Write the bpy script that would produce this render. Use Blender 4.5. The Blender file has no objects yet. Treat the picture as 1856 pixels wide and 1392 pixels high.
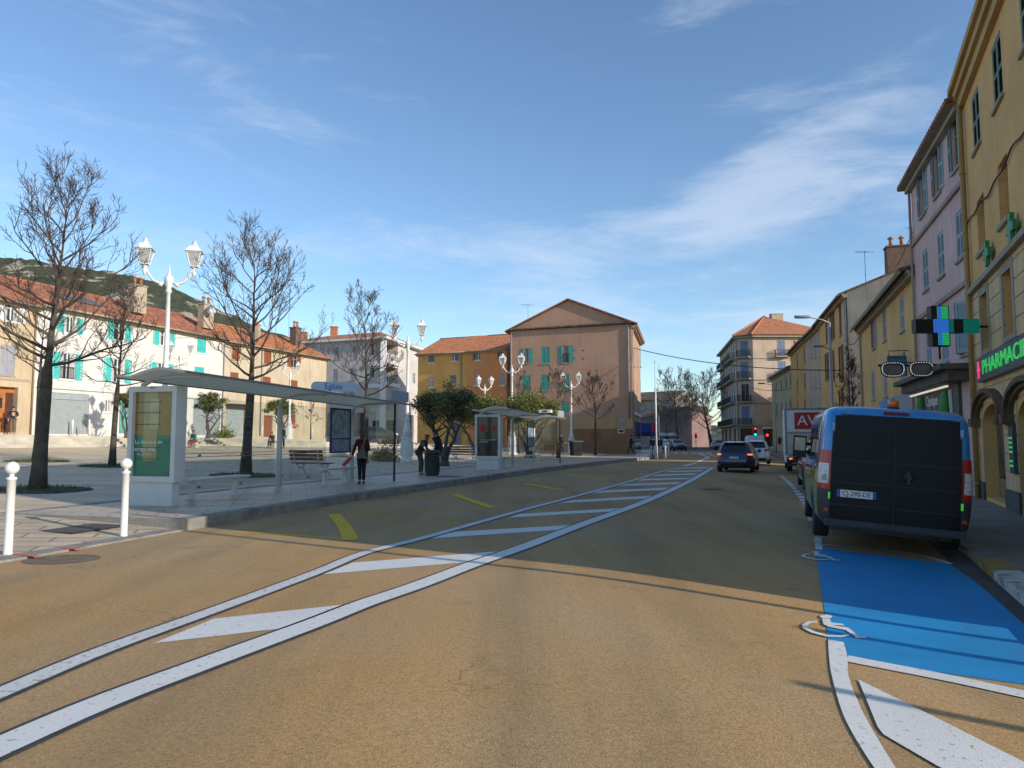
import bpy, bmesh, math, random
from mathutils import Vector, Matrix, noise as mnoise
R = math.radians
C = bpy.context.scene.collection
# ------------------------------------------------------------------ camera, sky, sun, exposure
F, HZ, CH = 1300.0, 795.0, 1.62            # focal length in photo pixels, horizon row, eye height
PITCH = math.atan((HZ - 696.0) / F)
cam = bpy.data.objects.new("camera", bpy.data.cameras.new("camera"))
C.objects.link(cam)
cam.data.sensor_width = 36.0
cam.data.lens = F / 1856.0 * 36.0
cam.data.clip_start = 0.1
cam.data.clip_end = 6000
cam.location = (0, 0, CH)
cam.rotation_euler = (R(90) + PITCH, 0, 0)
bpy.context.scene.camera = cam
SUN_EL = R(19.5)
SUN_H = Vector((0.85, -0.527, 0)).normalized()      # horizontal direction towards the sun
SUN_ROT = math.atan2(SUN_H.x, SUN_H.y)
world = bpy.data.worlds.new("World")
bpy.context.scene.world = world
world.use_nodes = True
def build_world():
    nt = world.node_tree; N = nt.nodes; L = nt.links
    bg = N["Background"]
    sky = N.new("ShaderNodeTexSky"); sky.sky_type = 'NISHITA'; sky.sun_disc = False
    sky.sun_elevation = SUN_EL; sky.sun_rotation = SUN_ROT
    sky.air_density = 1.0; sky.dust_density = 0.25; sky.ozone_density = 2.2
    tc = N.new("ShaderNodeTexCoord")
    mp = N.new("ShaderNodeMapping"); mp.inputs['Rotation'].default_value = (0.15, R(-33), R(14)); mp.inputs['Scale'].default_value = (1.5, 1.5, 6.5)
    nz = N.new("ShaderNodeTexNoise"); nz.inputs['Scale'].default_value = 2.1; nz.inputs['Detail'].default_value = 12; nz.inputs['Roughness'].default_value = .64
    nz.inputs['Distortion'].default_value = .5
    L.new(tc.outputs['Generated'], mp.inputs['Vector']); L.new(mp.outputs[0], nz.inputs['Vector'])
    # thicker towards the right of the street, thin veils elsewhere
    def lobe(d, lo, hi, amt):
        vm = N.new("ShaderNodeVectorMath"); vm.operation = 'DOT_PRODUCT'
        vm.inputs[1].default_value = Vector(d).normalized()
        L.new(tc.outputs['Generated'], vm.inputs[0])
        mr = N.new("ShaderNodeMapRange"); mr.interpolation_type = 'SMOOTHSTEP'
        mr.inputs['From Min'].default_value = lo; mr.inputs['From Max'].default_value = hi
        mr.inputs['To Min'].default_value = 0; mr.inputs['To Max'].default_value = amt
        L.new(vm.outputs['Value'], mr.inputs['Value']); return mr.outputs[0]
    def math_(op, a, b):
        m = N.new("ShaderNodeMath"); m.operation = op
        for k, q in enumerate((a, b)):
            if isinstance(q, (int, float)): m.inputs[k].default_value = q
            else: L.new(q, m.inputs[k])
        return m.outputs[0]
    s1 = lobe((.45, 1, .30), .97, .999, .14)
    s2 = lobe((.22, 1, .24), .975, .999, .10)
    s3 = lobe((-.55, 1, .30), .90, .995, .05)
    s4 = lobe((.0, 1, .17), .98, .999, .10)
    tot = math_('ADD', math_('ADD', s1, s2), math_('ADD', s3, s4))
    dens = math_('ADD', nz.outputs['Fac'], tot)
    mr = N.new("ShaderNodeMapRange"); mr.interpolation_type = 'SMOOTHSTEP'
    mr.inputs['From Min'].default_value = .53; mr.inputs['From Max'].default_value = .86
    mr.inputs['To Max'].default_value = .42
    L.new(dens, mr.inputs['Value'])
    mix = N.new("ShaderNodeMix"); mix.data_type = 'RGBA'
    L.new(mr.outputs[0], mix.inputs[0])
    tint = N.new("ShaderNodeMix"); tint.data_type = 'RGBA'; tint.blend_type = 'MULTIPLY'; tint.inputs[0].default_value = 1
    tint.inputs[7].default_value = (.78, .86, .92, 1); L.new(sky.outputs[0], tint.inputs[6])
    L.new(tint.outputs[2], mix.inputs[6])
    mix.inputs[7].default_value = (4.0, 4.3, 4.8, 1)
    L.new(mix.outputs[2], bg.inputs[0])
    bg.inputs[1].default_value = 0.15
build_world()
sun = bpy.data.objects.new("sun", bpy.data.lights.new("sun", 'SUN')); C.objects.link(sun)
sun.data.energy = 3.35; sun.data.angle = R(.5); sun.data.color = (1.0, .90, .77)
to_sun = Vector((SUN_H.x * math.cos(SUN_EL), SUN_H.y * math.cos(SUN_EL), math.sin(SUN_EL)))
sun.rotation_euler = (-to_sun).to_track_quat('-Z', 'Y').to_euler()
vs = bpy.context.scene.view_settings
vs.view_transform = 'Standard'; vs.look = 'None'; vs.exposure = 0.55; vs.gamma = 1.0
bpy.context.scene.cycles.max_bounces = 6
bpy.context.scene.cycles.transparent_max_bounces = 12

# ------------------------------------------------------------------ measuring the photograph: pixel -> point in the world
cp, sp = math.cos(PITCH), math.sin(PITCH)
def ray(px, py):
    x, u = (px - 928.0) / F, (696.0 - py) / F
    return Vector((x, cp - u * sp, sp + u * cp))
def at(px, py, Y):
    d = ray(px, py); k = Y / d.y
    return Vector((d.x * k, Y, CH + d.z * k))
def Gz(px, py, z=0.0):
    d = ray(px, py); k = (z - CH) / d.z
    return Vector((d.x * k, d.y * k, z))
def seg_dist(p, a, b):
    ab = b - a; t = max(0, min(1, (p - a).dot(ab) / ab.dot(ab)))
    return (p - a - ab * t).length
RK = [Vector(q) for q in ((-3.0, -12), (0.6, -3), (2.9, 2.2), (5.16, 7.2), (7.0, 11.3), (8.45, 14.8), (13.7, 30.8), (19.0, 46.5), (23.6, 62), (29.8, 84), (34.5, 101))]
LK = [Vector(q) for q in ((-15, -22), (-10.2, -6), (-8.2, 3.5), (-6.75, 9.2), (-5.77, 12.76), (-4.13, 18.6), (-1.1, 27.4), (2.0, 36.3), (5.1, 43.9), (8.4, 51.4))]
def rdist(x, y):
    p = Vector((x, y)); return min(seg_dist(p, RK[i], RK[i + 1]) for i in range(len(RK) - 1))
def roadz(x, y):
    d = rdist(x, y)
    k = max(0, min(1, 1 - d / 5.0)); return -0.17 * k * k * (3 - 2 * k) if k < 1 else -.17
def G(px, py):
    z = 0.0
    for _ in range(6):
        p = Gz(px, py, z); z = roadz(p.x, p.y)
    return Vector((p.x, p.y, z))

# ------------------------------------------------------------------ helpers
def tag(o, label=None, cat=None, group=None, kind=None):
    if label: o['label'] = label
    if cat: o['category'] = cat
    if group: o['group'] = group
    if kind: o['kind'] = kind
    return o
def empty(name, loc, rz=0, label=None, cat=None, group=None):
    o = bpy.data.objects.new(name, None); C.objects.link(o)
    o.location = loc; o.rotation_euler = (0, 0, rz); o.empty_display_size = .2
    return tag(o, label, cat, group)
class MB:
    def __init__(s, M=None): s.v = []; s.f = []; s.m = []; s.s = []; s.M = M
    def add(s, vs, fs, m=0, sm=False):
        b = len(s.v)
        if s.M is not None: vs = [s.M @ Vector(v) for v in vs]
        s.v.extend([tuple(v) for v in vs])
        for f in fs: s.f.append(tuple(i + b for i in f)); s.m.append(m); s.s.append(sm)
        return s
    def box(s, x0, x1, y0, y1, z0, z1, m=0):
        return s.add([(x0, y0, z0), (x1, y0, z0), (x1, y1, z0), (x0, y1, z0), (x0, y0, z1), (x1, y0, z1), (x1, y1, z1), (x0, y1, z1)],
                     [(0, 3, 2, 1), (4, 5, 6, 7), (0, 1, 5, 4), (1, 2, 6, 5), (2, 3, 7, 6), (3, 0, 4, 7)], m)
    def bar(s, a, b, w, h, m=0, up=(0, 0, 1)):
        a, b = Vector(a), Vector(b); d = (b - a).normalized(); u = Vector(up)
        r = d.cross(u)
        if r.length < 1e-4: r = d.cross(Vector((0, 1, 0)))
        r.normalize(); u = r.cross(d)
        vs = [p + r * (w / 2 * i) + u * (h / 2 * j) for p in (a, b) for i, j in ((-1, -1), (1, -1), (1, 1), (-1, 1))]
        return s.add(vs, [(0, 1, 2, 3), (7, 6, 5, 4), (0, 4, 5, 1), (1, 5, 6, 2), (2, 6, 7, 3), (3, 7, 4, 0)], m)
    def tube(s, pts, rad, n=8, m=0, cap=True, sm=True):
        pts = [Vector(p) for p in pts]
        if not isinstance(rad, (list, tuple)): rad = [rad] * len(pts)
        vs = []; prev = None
        for i, p in enumerate(pts):
            d = (pts[min(i + 1, len(pts) - 1)] - pts[max(i - 1, 0)])
            d = d.normalized() if d.length > 1e-9 else Vector((0, 0, 1))
            if prev is None:
                r = d.cross(Vector((0, 0, 1)))
                if r.length < .05: r = d.cross(Vector((1, 0, 0)))
            else:
                r = prev - d * prev.dot(d)
            r.normalize(); prev = r; u = d.cross(r)
            for k in range(n):
                a = 2 * math.pi * k / n; vs.append(p + (r * math.cos(a) + u * math.sin(a)) * rad[i])
        fs = [(i * n + k, i * n + (k + 1) % n, (i + 1) * n + (k + 1) % n, (i + 1) * n + k) for i in range(len(pts) - 1) for k in range(n)]
        if cap: fs += [tuple(range(n))[::-1], tuple((len(pts) - 1) * n + k for k in range(n))]
        return s.add(vs, fs, m, sm)
    def lathe(s, prof, c=(0, 0, 0), n=16, m=0, sm=True, rot=0):
        vs = []
        for r, z in prof:
            for k in range(n):
                a = 2 * math.pi * k / n + rot; vs.append((c[0] + r * math.cos(a), c[1] + r * math.sin(a), c[2] + z))
        L = len(prof)
        fs = [(i * n + k, i * n + (k + 1) % n, (i + 1) * n + (k + 1) % n, (i + 1) * n + k) for i in range(L - 1) for k in range(n)]
        fs += [tuple(range(n))[::-1], tuple((L - 1) * n + k for k in range(n))]
        return s.add(vs, fs, m, sm)
    def ball(s, c, r, n=12, m=0, sz=1.0):
        prof = [(max(1e-4, r * math.sin(math.pi * i / n)), -r * sz * math.cos(math.pi * i / n)) for i in range(n + 1)]
        return s.lathe(prof, c, n, m)
    def prism(s, poly, ext, m=0):
        n = len(poly); e = Vector(ext); a = [Vector(p) for p in poly]
        return s.add(a + [p + e for p in a], [tuple(range(n))[::-1], tuple(range(n, 2 * n))] + [(i, (i + 1) % n, (i + 1) % n + n, i + n) for i in range(n)], m)
    def quad(s, a, b, c, d, m=0): return s.add([a, b, c, d], [(0, 1, 2, 3)], m)
    def build(s, name, mats, parent=None, org=None, fix=False):
        me = bpy.data.meshes.new(name)
        vs = s.v
        if org is not None: vs = [(v[0] - org[0], v[1] - org[1], v[2] - org[2]) for v in vs]
        me.from_pydata(vs, [], s.f)
        if not isinstance(mats, (list, tuple)): mats = [mats]
        for q in mats: me.materials.append(q)
        if len(s.f):
            me.polygons.foreach_set('material_index', s.m); me.polygons.foreach_set('use_smooth', s.s)
        me.update()
        if fix:
            bm = bmesh.new(); bm.from_mesh(me); bmesh.ops.recalc_face_normals(bm, faces=bm.faces); bm.to_mesh(me); bm.free()
        return obj(name, me, parent)
def obj(name, me, parent=None):
    o = bpy.data.objects.new(name, me); C.objects.link(o)
    if parent is not None: o.parent = parent
    return o
def copy_tree(o, parent=None):
    c = o.copy(); C.objects.link(c)
    if parent is not None: c.parent = parent
    for ch in list(o.children): copy_tree(ch, c)
    return c
def struct(name, mb, m, fix=False): return tag(mb.build(name, m, fix=fix), kind='structure')
# ------------------------------------------------------------------ materials
MATS = {}
def mat(name, col, rough=.8, var=.12, scale=2.0, bump=0.0, bscale=60.0, metal=0.0, stain=None, streak=0.0, emit=None, estr=1.0, coat=0.0, spec=.5, fine=0.0, fscale=150.0, trans=0.0):
    if name in MATS: return MATS[name]
    m = bpy.data.materials.new(name); MATS[name] = m; m.use_nodes = True
    nt = m.node_tree; N = nt.nodes; L = nt.links; b = N['Principled BSDF']
    b.inputs['Roughness'].default_value = rough; b.inputs['Metallic'].default_value = metal
    b.inputs['Coat Weight'].default_value = coat; b.inputs['Specular IOR Level'].default_value = spec
    b.inputs['Transmission Weight'].default_value = trans
    tc = N.new('ShaderNodeTexCoord'); co = tc.outputs['Object']
    def noise(sc, det=4, vec=None, ro=.55):
        n = N.new('ShaderNodeTexNoise'); n.inputs['Scale'].default_value = sc; n.inputs['Detail'].default_value = det; n.inputs['Roughness'].default_value = ro
        L.new(vec if vec is not None else co, n.inputs['Vector']); return n.outputs['Fac']
    def rng(v, lo, hi, a=0, z=1):
        r = N.new('ShaderNodeMapRange'); r.inputs['From Min'].default_value = lo; r.inputs['From Max'].default_value = hi
        r.inputs['To Min'].default_value = a; r.inputs['To Max'].default_value = z; L.new(v, r.inputs['Value']); return r.outputs[0]
    def mix(f, a, bb):
        x = N.new('ShaderNodeMix'); x.data_type = 'RGBA'
        for k, q in ((0, f), (6, a), (7, bb)):
            if isinstance(q, (tuple, list)): x.inputs[k].default_value = (*q[:3], 1)
            elif isinstance(q, (int, float)): x.inputs[k].default_value = q
            else: L.new(q, x.inputs[k])
        return x.outputs[2]
    c1 = tuple(max(0, c * (1 - var)) for c in col[:3]); c2 = tuple(min(1, c * (1 + var)) for c in col[:3])
    out = mix(rng(noise(scale), .32, .68), c1, c2)
    if fine:
        f = rng(noise(fscale, 2), .35, .65)
        dk = N.new('ShaderNodeMix'); dk.data_type = 'RGBA'; dk.blend_type = 'MULTIPLY'; dk.inputs[0].default_value = 1
        L.new(out, dk.inputs[6]); L.new(mix(f, (1 - fine,) * 3, (1 + fine,) * 3), dk.inputs[7]); out = dk.outputs[2]
    if stain:      # (colour, lo, hi, scale, amount)
        out = mix(rng(noise(stain[3], 6), stain[1], stain[2], 0, stain[4]), out, stain[0])
    if streak:
        mp = N.new('ShaderNodeMapping'); mp.inputs['Scale'].default_value = (2.2, 2.2, .22); L.new(co, mp.inputs['Vector'])
        out = mix(rng(noise(1.6, 5, mp.outputs[0]), .5, .75, 0, streak), out, tuple(c * .45 for c in col[:3]))
    L.new(out, b.inputs['Base Color'])
    if emit:
        b.inputs['Emission Color'].default_value = (*emit, 1); b.inputs['Emission Strength'].default_value = estr
    if bump:
        bp = N.new('ShaderNodeBump'); bp.inputs['Strength'].default_value = bump; bp.inputs['Distance'].default_value = .02
        L.new(noise(bscale, 3), bp.inputs['Height']); L.new(bp.outputs[0], b.inputs['Normal'])
    return m
def pattern_mat(name, col, gap, bw, bh, mort=.012, var=.12, rough=.8, rot=0.0, off=.5, stain=None, bump=.3):
    """paving / masonry: Brick texture in object coordinates"""
    m = mat(name, col, rough, var); nt = m.node_tree; N = nt.nodes; L = nt.links; b = N['Principled BSDF']
    src = b.inputs['Base Color'].links[0].from_socket
    tc = N.new('ShaderNodeTexCoord'); mp = N.new('ShaderNodeMapping'); mp.inputs['Rotation'].default_value = rot if isinstance(rot, tuple) else (0, 0, rot)
    L.new(tc.outputs['Object'], mp.inputs['Vector'])
    br = N.new('ShaderNodeTexBrick'); br.inputs['Scale'].default_value = 1; br.inputs['Mortar Size'].default_value = mort
    br.inputs['Brick Width'].default_value = bw; br.inputs['Row Height'].default_value = bh; br.offset = off
    br.inputs['Color1'].default_value = (.82, .82, .82, 1); br.inputs['Color2'].default_value = (1.12, 1.1, 1.06, 1)
    br.inputs['Mortar'].default_value = (*gap, 1); br.inputs['Mortar Smooth'].default_value = .3
    L.new(mp.outputs[0], br.inputs['Vector'])
    mx = N.new('ShaderNodeMix'); mx.data_type = 'RGBA'; mx.blend_type = 'MULTIPLY'; mx.inputs[0].default_value = 1
    L.new(src, mx.inputs[6]); L.new(br.outputs['Color'], mx.inputs[7])
    out = mx.outputs[2]
    L.new(out, b.inputs['Base Color'])
    return m
# ground surfaces
def ochre_material():
    m = bpy.data.materials.new('ochre_asphalt'); m.use_nodes = True; nt = m.node_tree; N = nt.nodes; L = nt.links; b = N['Principled BSDF']
    b.inputs['Roughness'].default_value = .88; b.inputs['Specular IOR Level'].default_value = .3
    tc = N.new('ShaderNodeTexCoord')
    def noise(sc, det=4, vec=None, ro=.6):
        n = N.new('ShaderNodeTexNoise'); n.inputs['Scale'].default_value = sc; n.inputs['Detail'].default_value = det; n.inputs['Roughness'].default_value = ro
        L.new(vec or tc.outputs['Object'], n.inputs['Vector']); return n.outputs['Fac']
    def ramp(v, stops):
        r = N.new('ShaderNodeValToRGB'); L.new(v, r.inputs[0]); e = r.color_ramp.elements
        e[0].position, e[0].color = stops[0][0], (*stops[0][1], 1); e[1].position, e[1].color = stops[-1][0], (*stops[-1][1], 1)
        for p, c in stops[1:-1]: q = e.new(p); q.color = (*c, 1)
        return r.outputs[0]
    def mul(a, bb, f=1.0):
        x = N.new('ShaderNodeMix'); x.data_type = 'RGBA'; x.blend_type = 'MULTIPLY'; x.inputs[0].default_value = f
        L.new(a, x.inputs[6]); L.new(bb, x.inputs[7]); return x.outputs[2]
    mp = N.new('ShaderNodeMapping'); mp.inputs['Rotation'].default_value = (0, 0, R(20)); mp.inputs['Scale'].default_value = (1.0, .13, 1)
    L.new(tc.outputs['Object'], mp.inputs['Vector'])
    base = ramp(noise(.22, 6), [(.28, (.44, .245, .085)), (.45, (.455, .285, .125)), (.6, (.46, .31, .16)), (.75, (.42, .29, .165))])
    track = ramp(noise(.9, 5, mp.outputs[0]), [(.35, (.80, .83, .86)), (.5, (.97, .97, .97)), (.65, (1.05, 1.02, .98))])
    out = mul(base, track)
    mp2 = N.new('ShaderNodeMapping'); mp2.inputs['Rotation'].default_value = (0, 0, R(18)); mp2.inputs['Scale'].default_value = (.55, .05, 1); L.new(tc.outputs['Object'], mp2.inputs['Vector'])
    out = mul(out, ramp(noise(1.3, 3, mp2.outputs[0]), [(.36, (.84, .86, .88)), (.52, (1, 1, 1)), (1, (1.04, 1.03, 1.02))]))
    vc = N.new('ShaderNodeTexVoronoi'); vc.feature = 'DISTANCE_TO_EDGE'; vc.inputs['Scale'].default_value = .33
    wn = N.new('ShaderNodeTexNoise'); wn.inputs['Scale'].default_value = 2.2; wn.inputs['Detail'].default_value = 6; L.new(tc.outputs['Object'], wn.inputs['Vector'])
    va = N.new('ShaderNodeVectorMath'); va.operation = 'MULTIPLY_ADD'; va.inputs[1].default_value = (.9, .9, .9); L.new(wn.outputs['Color'], va.inputs[0]); L.new(tc.outputs['Object'], va.inputs[2]); L.new(va.outputs[0], vc.inputs['Vector'])
    crack = ramp(vc.outputs['Distance'], [(.0, (.5, .47, .45)), (.004, (1, 1, 1)), (1, (1, 1, 1))])
    gate = ramp(noise(.35, 3), [(.52, (0, 0, 0)), (.6, (1, 1, 1))])
    cm = N.new('ShaderNodeMix'); cm.data_type = 'RGBA'; L.new(gate, cm.inputs[0]); cm.inputs[6].default_value = (1, 1, 1, 1); L.new(crack, cm.inputs[7]); out = mul(out, cm.outputs[2])
    sp_ = N.new('ShaderNodeTexVoronoi'); sp_.inputs['Scale'].default_value = 95; L.new(tc.outputs['Object'], sp_.inputs['Vector'])
    out = mul(out, ramp(sp_.outputs['Color'], [(.0, (.55, .53, .52)), (.35, (.95, .95, .95)), (1, (1.28, 1.28, 1.27))]), .75)
    out = mul(out, ramp(noise(38, 4), [(.3, (.72, .71, .7)), (.62, (1.12, 1.12, 1.12))]), .7)
    out = mul(out, ramp(noise(1.6, 7, None, .7), [(.27, (.66, .64, .62)), (.42, (1, 1, 1)), (1, (1, 1, 1))]), .6)
    L.new(out, b.inputs['Base Color'])
    bp = N.new('ShaderNodeBump'); bp.inputs['Strength'].default_value = .55; bp.inputs['Distance'].default_value = .012
    L.new(noise(110, 3), bp.inputs['Height']); L.new(bp.outputs[0], b.inputs['Normal'])
    return m
def paint_material(name, col, worn=.35, under=(.35, .21, .09)):
    m = mat(name, col, .75, .05, 1.2, bump=.3, bscale=130, fine=.08, fscale=140, stain=(under, .66 - .12 * worn, .74 - .12 * worn, 23, .85))
    return m
M_ROAD = ochre_material()
M_WHITE = paint_material('road_paint_white', (.68, .68, .655), .42)
M_WORN = paint_material('road_paint_worn', (.62, .62, .6), .75)
M_BITUMEN = mat('joint_bitumen', (.045, .045, .042), .7, .2, 5)
M_YELLOW = paint_material('road_paint_yellow', (.75, .44, .01), .35, (.3, .2, .08))
M_BLUE = mat('bay_paint_blue', (.008, .245, .54), .7, .12, 1.1, bump=.35, bscale=110, fine=.14, fscale=110, stain=((.05, .13, .20), .56, .74, 2.2, .5))
M_GUTTER = mat('old_asphalt', (.085, .08, .075), .9, .25, 1.5, bump=.6, bscale=90, fine=.3, fscale=90)
M_ASPH = mat('grey_asphalt', (.12, .112, .10), .9, .18, .6, bump=.5, bscale=80, fine=.2, fscale=60)
M_KERB = mat('kerb_stone', (.25, .235, .205), .85, .2, 3, bump=.5, bscale=50, fine=.25, fscale=70, stain=((.09, .085, .08), .52, .7, 2.2, .6))
M_KERBW = mat('painted_kerb', (.55, .55, .52), .85, .2, 3, bump=.5, bscale=40, stain=((.16, .15, .14), .46, .6, 6, .8))
M_PAVE = pattern_mat('stone_paving', (.54, .43, .30), (.36, .33, .30), 1.0, .42, .02, .14, .75, R(-17))
M_PLAZA = pattern_mat('plaza_paving', (.60, .48, .33), (.7, .66, .6), 2.4, .8, .02, .1, .7, R(-17))
M_PLATF = pattern_mat('platform_paving', (.50, .41, .31), (.42, .40, .37), .8, .4, .018, .12, .45, R(-17))
M_STEP = mat('pale_step_stone', (.46, .42, .34), .85, .16, 1.2, bump=.3, bscale=20, stain=((.25, .23, .19), .5, .7, .8, .5))
M_RPAVE = mat('right_pavement', (.25, .21, .17), .88, .2, .8, bump=.4, bscale=60, fine=.2, fscale=60)
M_GROUND = mat('far_ground', (.13, .12, .09), .95, .25, .05)
# things
M_WHT = mat('white_enamel', (.74, .74, .71), .4, .05, 3, coat=.2, streak=.18)
M_WHT2 = mat('lamp_white', (.72, .71, .67), .45, .07, 4, streak=.25)
M_SHELT = mat('shelter_metal', (.58, .58, .56), .45, .06, 2, streak=.15)
M_DARK = mat('dark_metal', (.03, .032, .035), .5, .15, 3)
M_GREY = mat('grey_metal', (.22, .23, .24), .5, .1, 3)
M_BLACK = mat('black_plastic', (.018, .018, .02), .6, .2, 4)
M_RUB = mat('tyre_rubber', (.018, .018, .018), .85, .2, 12)
M_ALU = mat('wheel_alloy', (.42, .43, .44), .35, .08, 6, metal=.7)
M_PANE = mat('window_glass', (.030, .036, .042), .06, .3, .7, spec=.8)
M_CARGLASS = mat('car_glass', (.012, .014, .016), .04, .1, 1, spec=.8)
M_CURT = mat('net_curtain', (.42, .42, .40), .9, .2, 9)
M_REDL = mat('tail_lens_red', (.50, .008, .008), .25, .15, 14, coat=.6)
M_REDON = mat('brake_lens_lit', (.7, .03, .01), .3, .1, 10, emit=(1, .10, .03), estr=2.2)
M_CLEARL = mat('lens_clear', (.62, .60, .58), .2, .25, 22, coat=.6)
M_TILE = mat('roof_tile', (.34, .13, .07), .85, .35, 1.8, fine=.35, fscale=4.5, stain=((.16, .10, .07), .5, .72, .7, .55), bump=.4, bscale=12)
M_TILE2 = mat('roof_tile_bright', (.44, .165, .07), .85, .22, 2.5, fine=.3, fscale=4.5, bump=.3, bscale=12)
M_TILED = mat('roof_tile_dark', (.13, .085, .06), .9, .3, 2, fine=.3, fscale=4)
M_EAVE = mat('eave_plaster', (.40, .33, .24), .85, .15, 2, streak=.3)
M_WOOD = mat('bench_wood', (.20, .075, .03), .6, .3, 6)
M_BARK = mat('tree_bark', (.075, .06, .045), .95, .3, 5, bump=.9, bscale=22, fine=.25, fscale=30)
M_TWIG = mat('tree_twig', (.085, .062, .045), .95, .2, 4)
M_OLBARK = mat('olive_bark', (.10, .088, .07), .95, .3, 7, bump=.9, bscale=18)
M_SOIL = mat('tree_pit_soil', (.07, .055, .035), .98, .3, 6, bump=.8, bscale=30)
M_GRASS = mat('weed_green', (.07, .12, .022), .9, .35, 9)
def shelter_glass():
    m = bpy.data.materials.new('shelter_glass'); m.use_nodes = True; nt = m.node_tree; N = nt.nodes; L = nt.links
    N.remove(N['Principled BSDF']); t = N.new('ShaderNodeBsdfTransparent'); g = N.new('ShaderNodeBsdfGlossy'); x = N.new('ShaderNodeMixShader')
    t.inputs[0].default_value = (.90, .93, .92, 1); g.inputs['Roughness'].default_value = .02; g.inputs[0].default_value = (.8, .85, .9, 1)
    fr = N.new('ShaderNodeLayerWeight'); fr.inputs[0].default_value = .12
    mr = N.new('ShaderNodeMapRange'); mr.inputs['To Min'].default_value = .03; mr.inputs['To Max'].default_value = .30; L.new(fr.outputs['Facing'], mr.inputs['Value'])
    L.new(mr.outputs[0], x.inputs[0]); L.new(t.outputs[0], x.inputs[1]); L.new(g.outputs[0], x.inputs[2]); L.new(x.outputs[0], N['Material Output'].inputs[0])
    return m
M_SGLASS = shelter_glass()
def roof_panel():
    m = bpy.data.materials.new('translucent_roof'); m.use_nodes = True; nt = m.node_tree; N = nt.nodes; L = nt.links; b = N['Principled BSDF']
    b.inputs['Base Color'].default_value = (.75, .71, .62, 1); b.inputs['Roughness'].default_value = .4
    t = N.new('ShaderNodeBsdfTranslucent'); t.inputs[0].default_value = (.95, .86, .70, 1); x = N.new('ShaderNodeMixShader'); x.inputs[0].default_value = .62
    L.new(b.outputs[0], x.inputs[1]); L.new(t.outputs[0], x.inputs[2]); L.new(x.outputs[0], N['Material Output'].inputs[0]); return m
M_ROOFP = roof_panel()
def leaf_material(name, c1, c2):
    m = bpy.data.materials.new(name); m.use_nodes = True; nt = m.node_tree; N = nt.nodes; L = nt.links; b = N['Principled BSDF']
    b.inputs['Roughness'].default_value = .55
    geo = N.new('ShaderNodeNewGeometry'); r = N.new('ShaderNodeValToRGB'); L.new(geo.outputs['Random Per Island'], r.inputs[0])
    e = r.color_ramp.elements; e[0].color = (*c1, 1); e[1].color = (*c2, 1)
    L.new(r.outputs[0], b.inputs['Base Color'])
    tr = N.new('ShaderNodeBsdfTranslucent'); L.new(r.outputs[0], tr.inputs[0]); x = N.new('ShaderNodeMixShader'); x.inputs[0].default_value = .25
    L.new(b.outputs[0], x.inputs[1]); L.new(tr.outputs[0], x.inputs[2]); L.new(x.outputs[0], N['Material Output'].inputs[0]); return m
M_OLIVE = leaf_material('olive_leaf', (.055, .07, .02), (.20, .20, .075))
M_PINE = leaf_material('scrub_leaf', (.03, .05, .012), (.10, .13, .035))
M_YLEAF = leaf_material('yellow_green_leaf', (.09, .11, .02), (.25, .25, .06))
# ------------------------------------------------------------------ ground, road, pavements
def poly_off(P, d):      # offset an open 2-D polyline to its right by d
    out = []
    for i, p in enumerate(P):
        t = (P[min(i + 1, len(P) - 1)] - P[max(i - 1, 0)]).normalized(); out.append(p + Vector((t.y, -t.x)) * d)
    return out
def resample(P, step):
    out = []
    for a, b in zip(P, P[1:]):
        n = max(1, round((b - a).length / step)); out += [a + (b - a) * (k / n) for k in range(n)]
    return out + [P[-1]]
LKX = LK + [Vector((10.4, 55)), Vector((12.0, 61)), Vector((14.3, 70)), Vector((17.2, 82)), Vector((19.5, 92))]
def pz(x, y):            # height of the platform and the square, which rises gently away from the street
    p = Vector((x, y)); t = min(seg_dist(p, LKX[i], LKX[i + 1]) for i in range(len(LKX) - 1))
    return .2 + .03 * max(0, min(t, 46) - 3.9)
def lowz(x, y):
    p = Vector((x, y)); t = min(seg_dist(p, LKX[i], LKX[i + 1]) for i in range(len(LKX) - 1))
    return .03 + .17 * min(t, 3.9) / 3.9 + .03 * max(0, t - 3.9)
def GP(px, py, f=None):
    f = f or pz; d = ray(px, py)
    def gap(Y): return CH + d.z * Y / d.y - f(d.x * Y / d.y, Y)
    Y = 6.0
    while gap(Y) > 0 and Y < 110: Y += 1.0
    a, b_ = Y - 1.0, Y
    for _ in range(24):
        m = (a + b_) / 2
        if gap(m) > 0: a = m
        else: b_ = m
    x = d.x * b_ / d.y
    return Vector((x, b_, f(x, b_)))
g = MB(); g.quad((-3000, -1500, -.4), (3000, -1500, -.4), (3000, 4000, -.4), (-3000, 4000, -.4))
struct('ground', g, M_GROUND)
def build_road():
    mb = MB()
    xs = [-17 + .5 * i for i in range(30)] + [-2 + .25 * i for i in range(96)] + [22 + i for i in range(30)]; ys = [-14 + 1.0 * j for j in range(14)] + [.5 * j for j in range(64)] + [32 + j for j in range(16)] + [48 + 2.5 * j for j in range(47)]
    vs = [(x, y, roadz(x, y)) for y in ys for x in xs]; n = len(xs)
    for j in range(len(ys) - 1):
        far = ys[j] > 97
        mb.add([], [])
    fs = [(j * n + i, j * n + i + 1, (j + 1) * n + i + 1, (j + 1) * n + i) for j in range(len(ys) - 1) for i in range(n - 1)]
    mb.add(vs, fs, 0, True); mb.m = [1 if ys[k // (n - 1)] > 97 else 0 for k in range(len(fs))]
    return struct('road', mb, [M_ROAD, M_ASPH])
ROAD = build_road()
def mark(name, mb, m):
    o = mb.build(name, m, ROAD); o['kind'] = 'structure'; return o
EPS = .0045
def w2(p): return Vector((p.x, p.y, roadz(p.x, p.y)))
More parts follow.
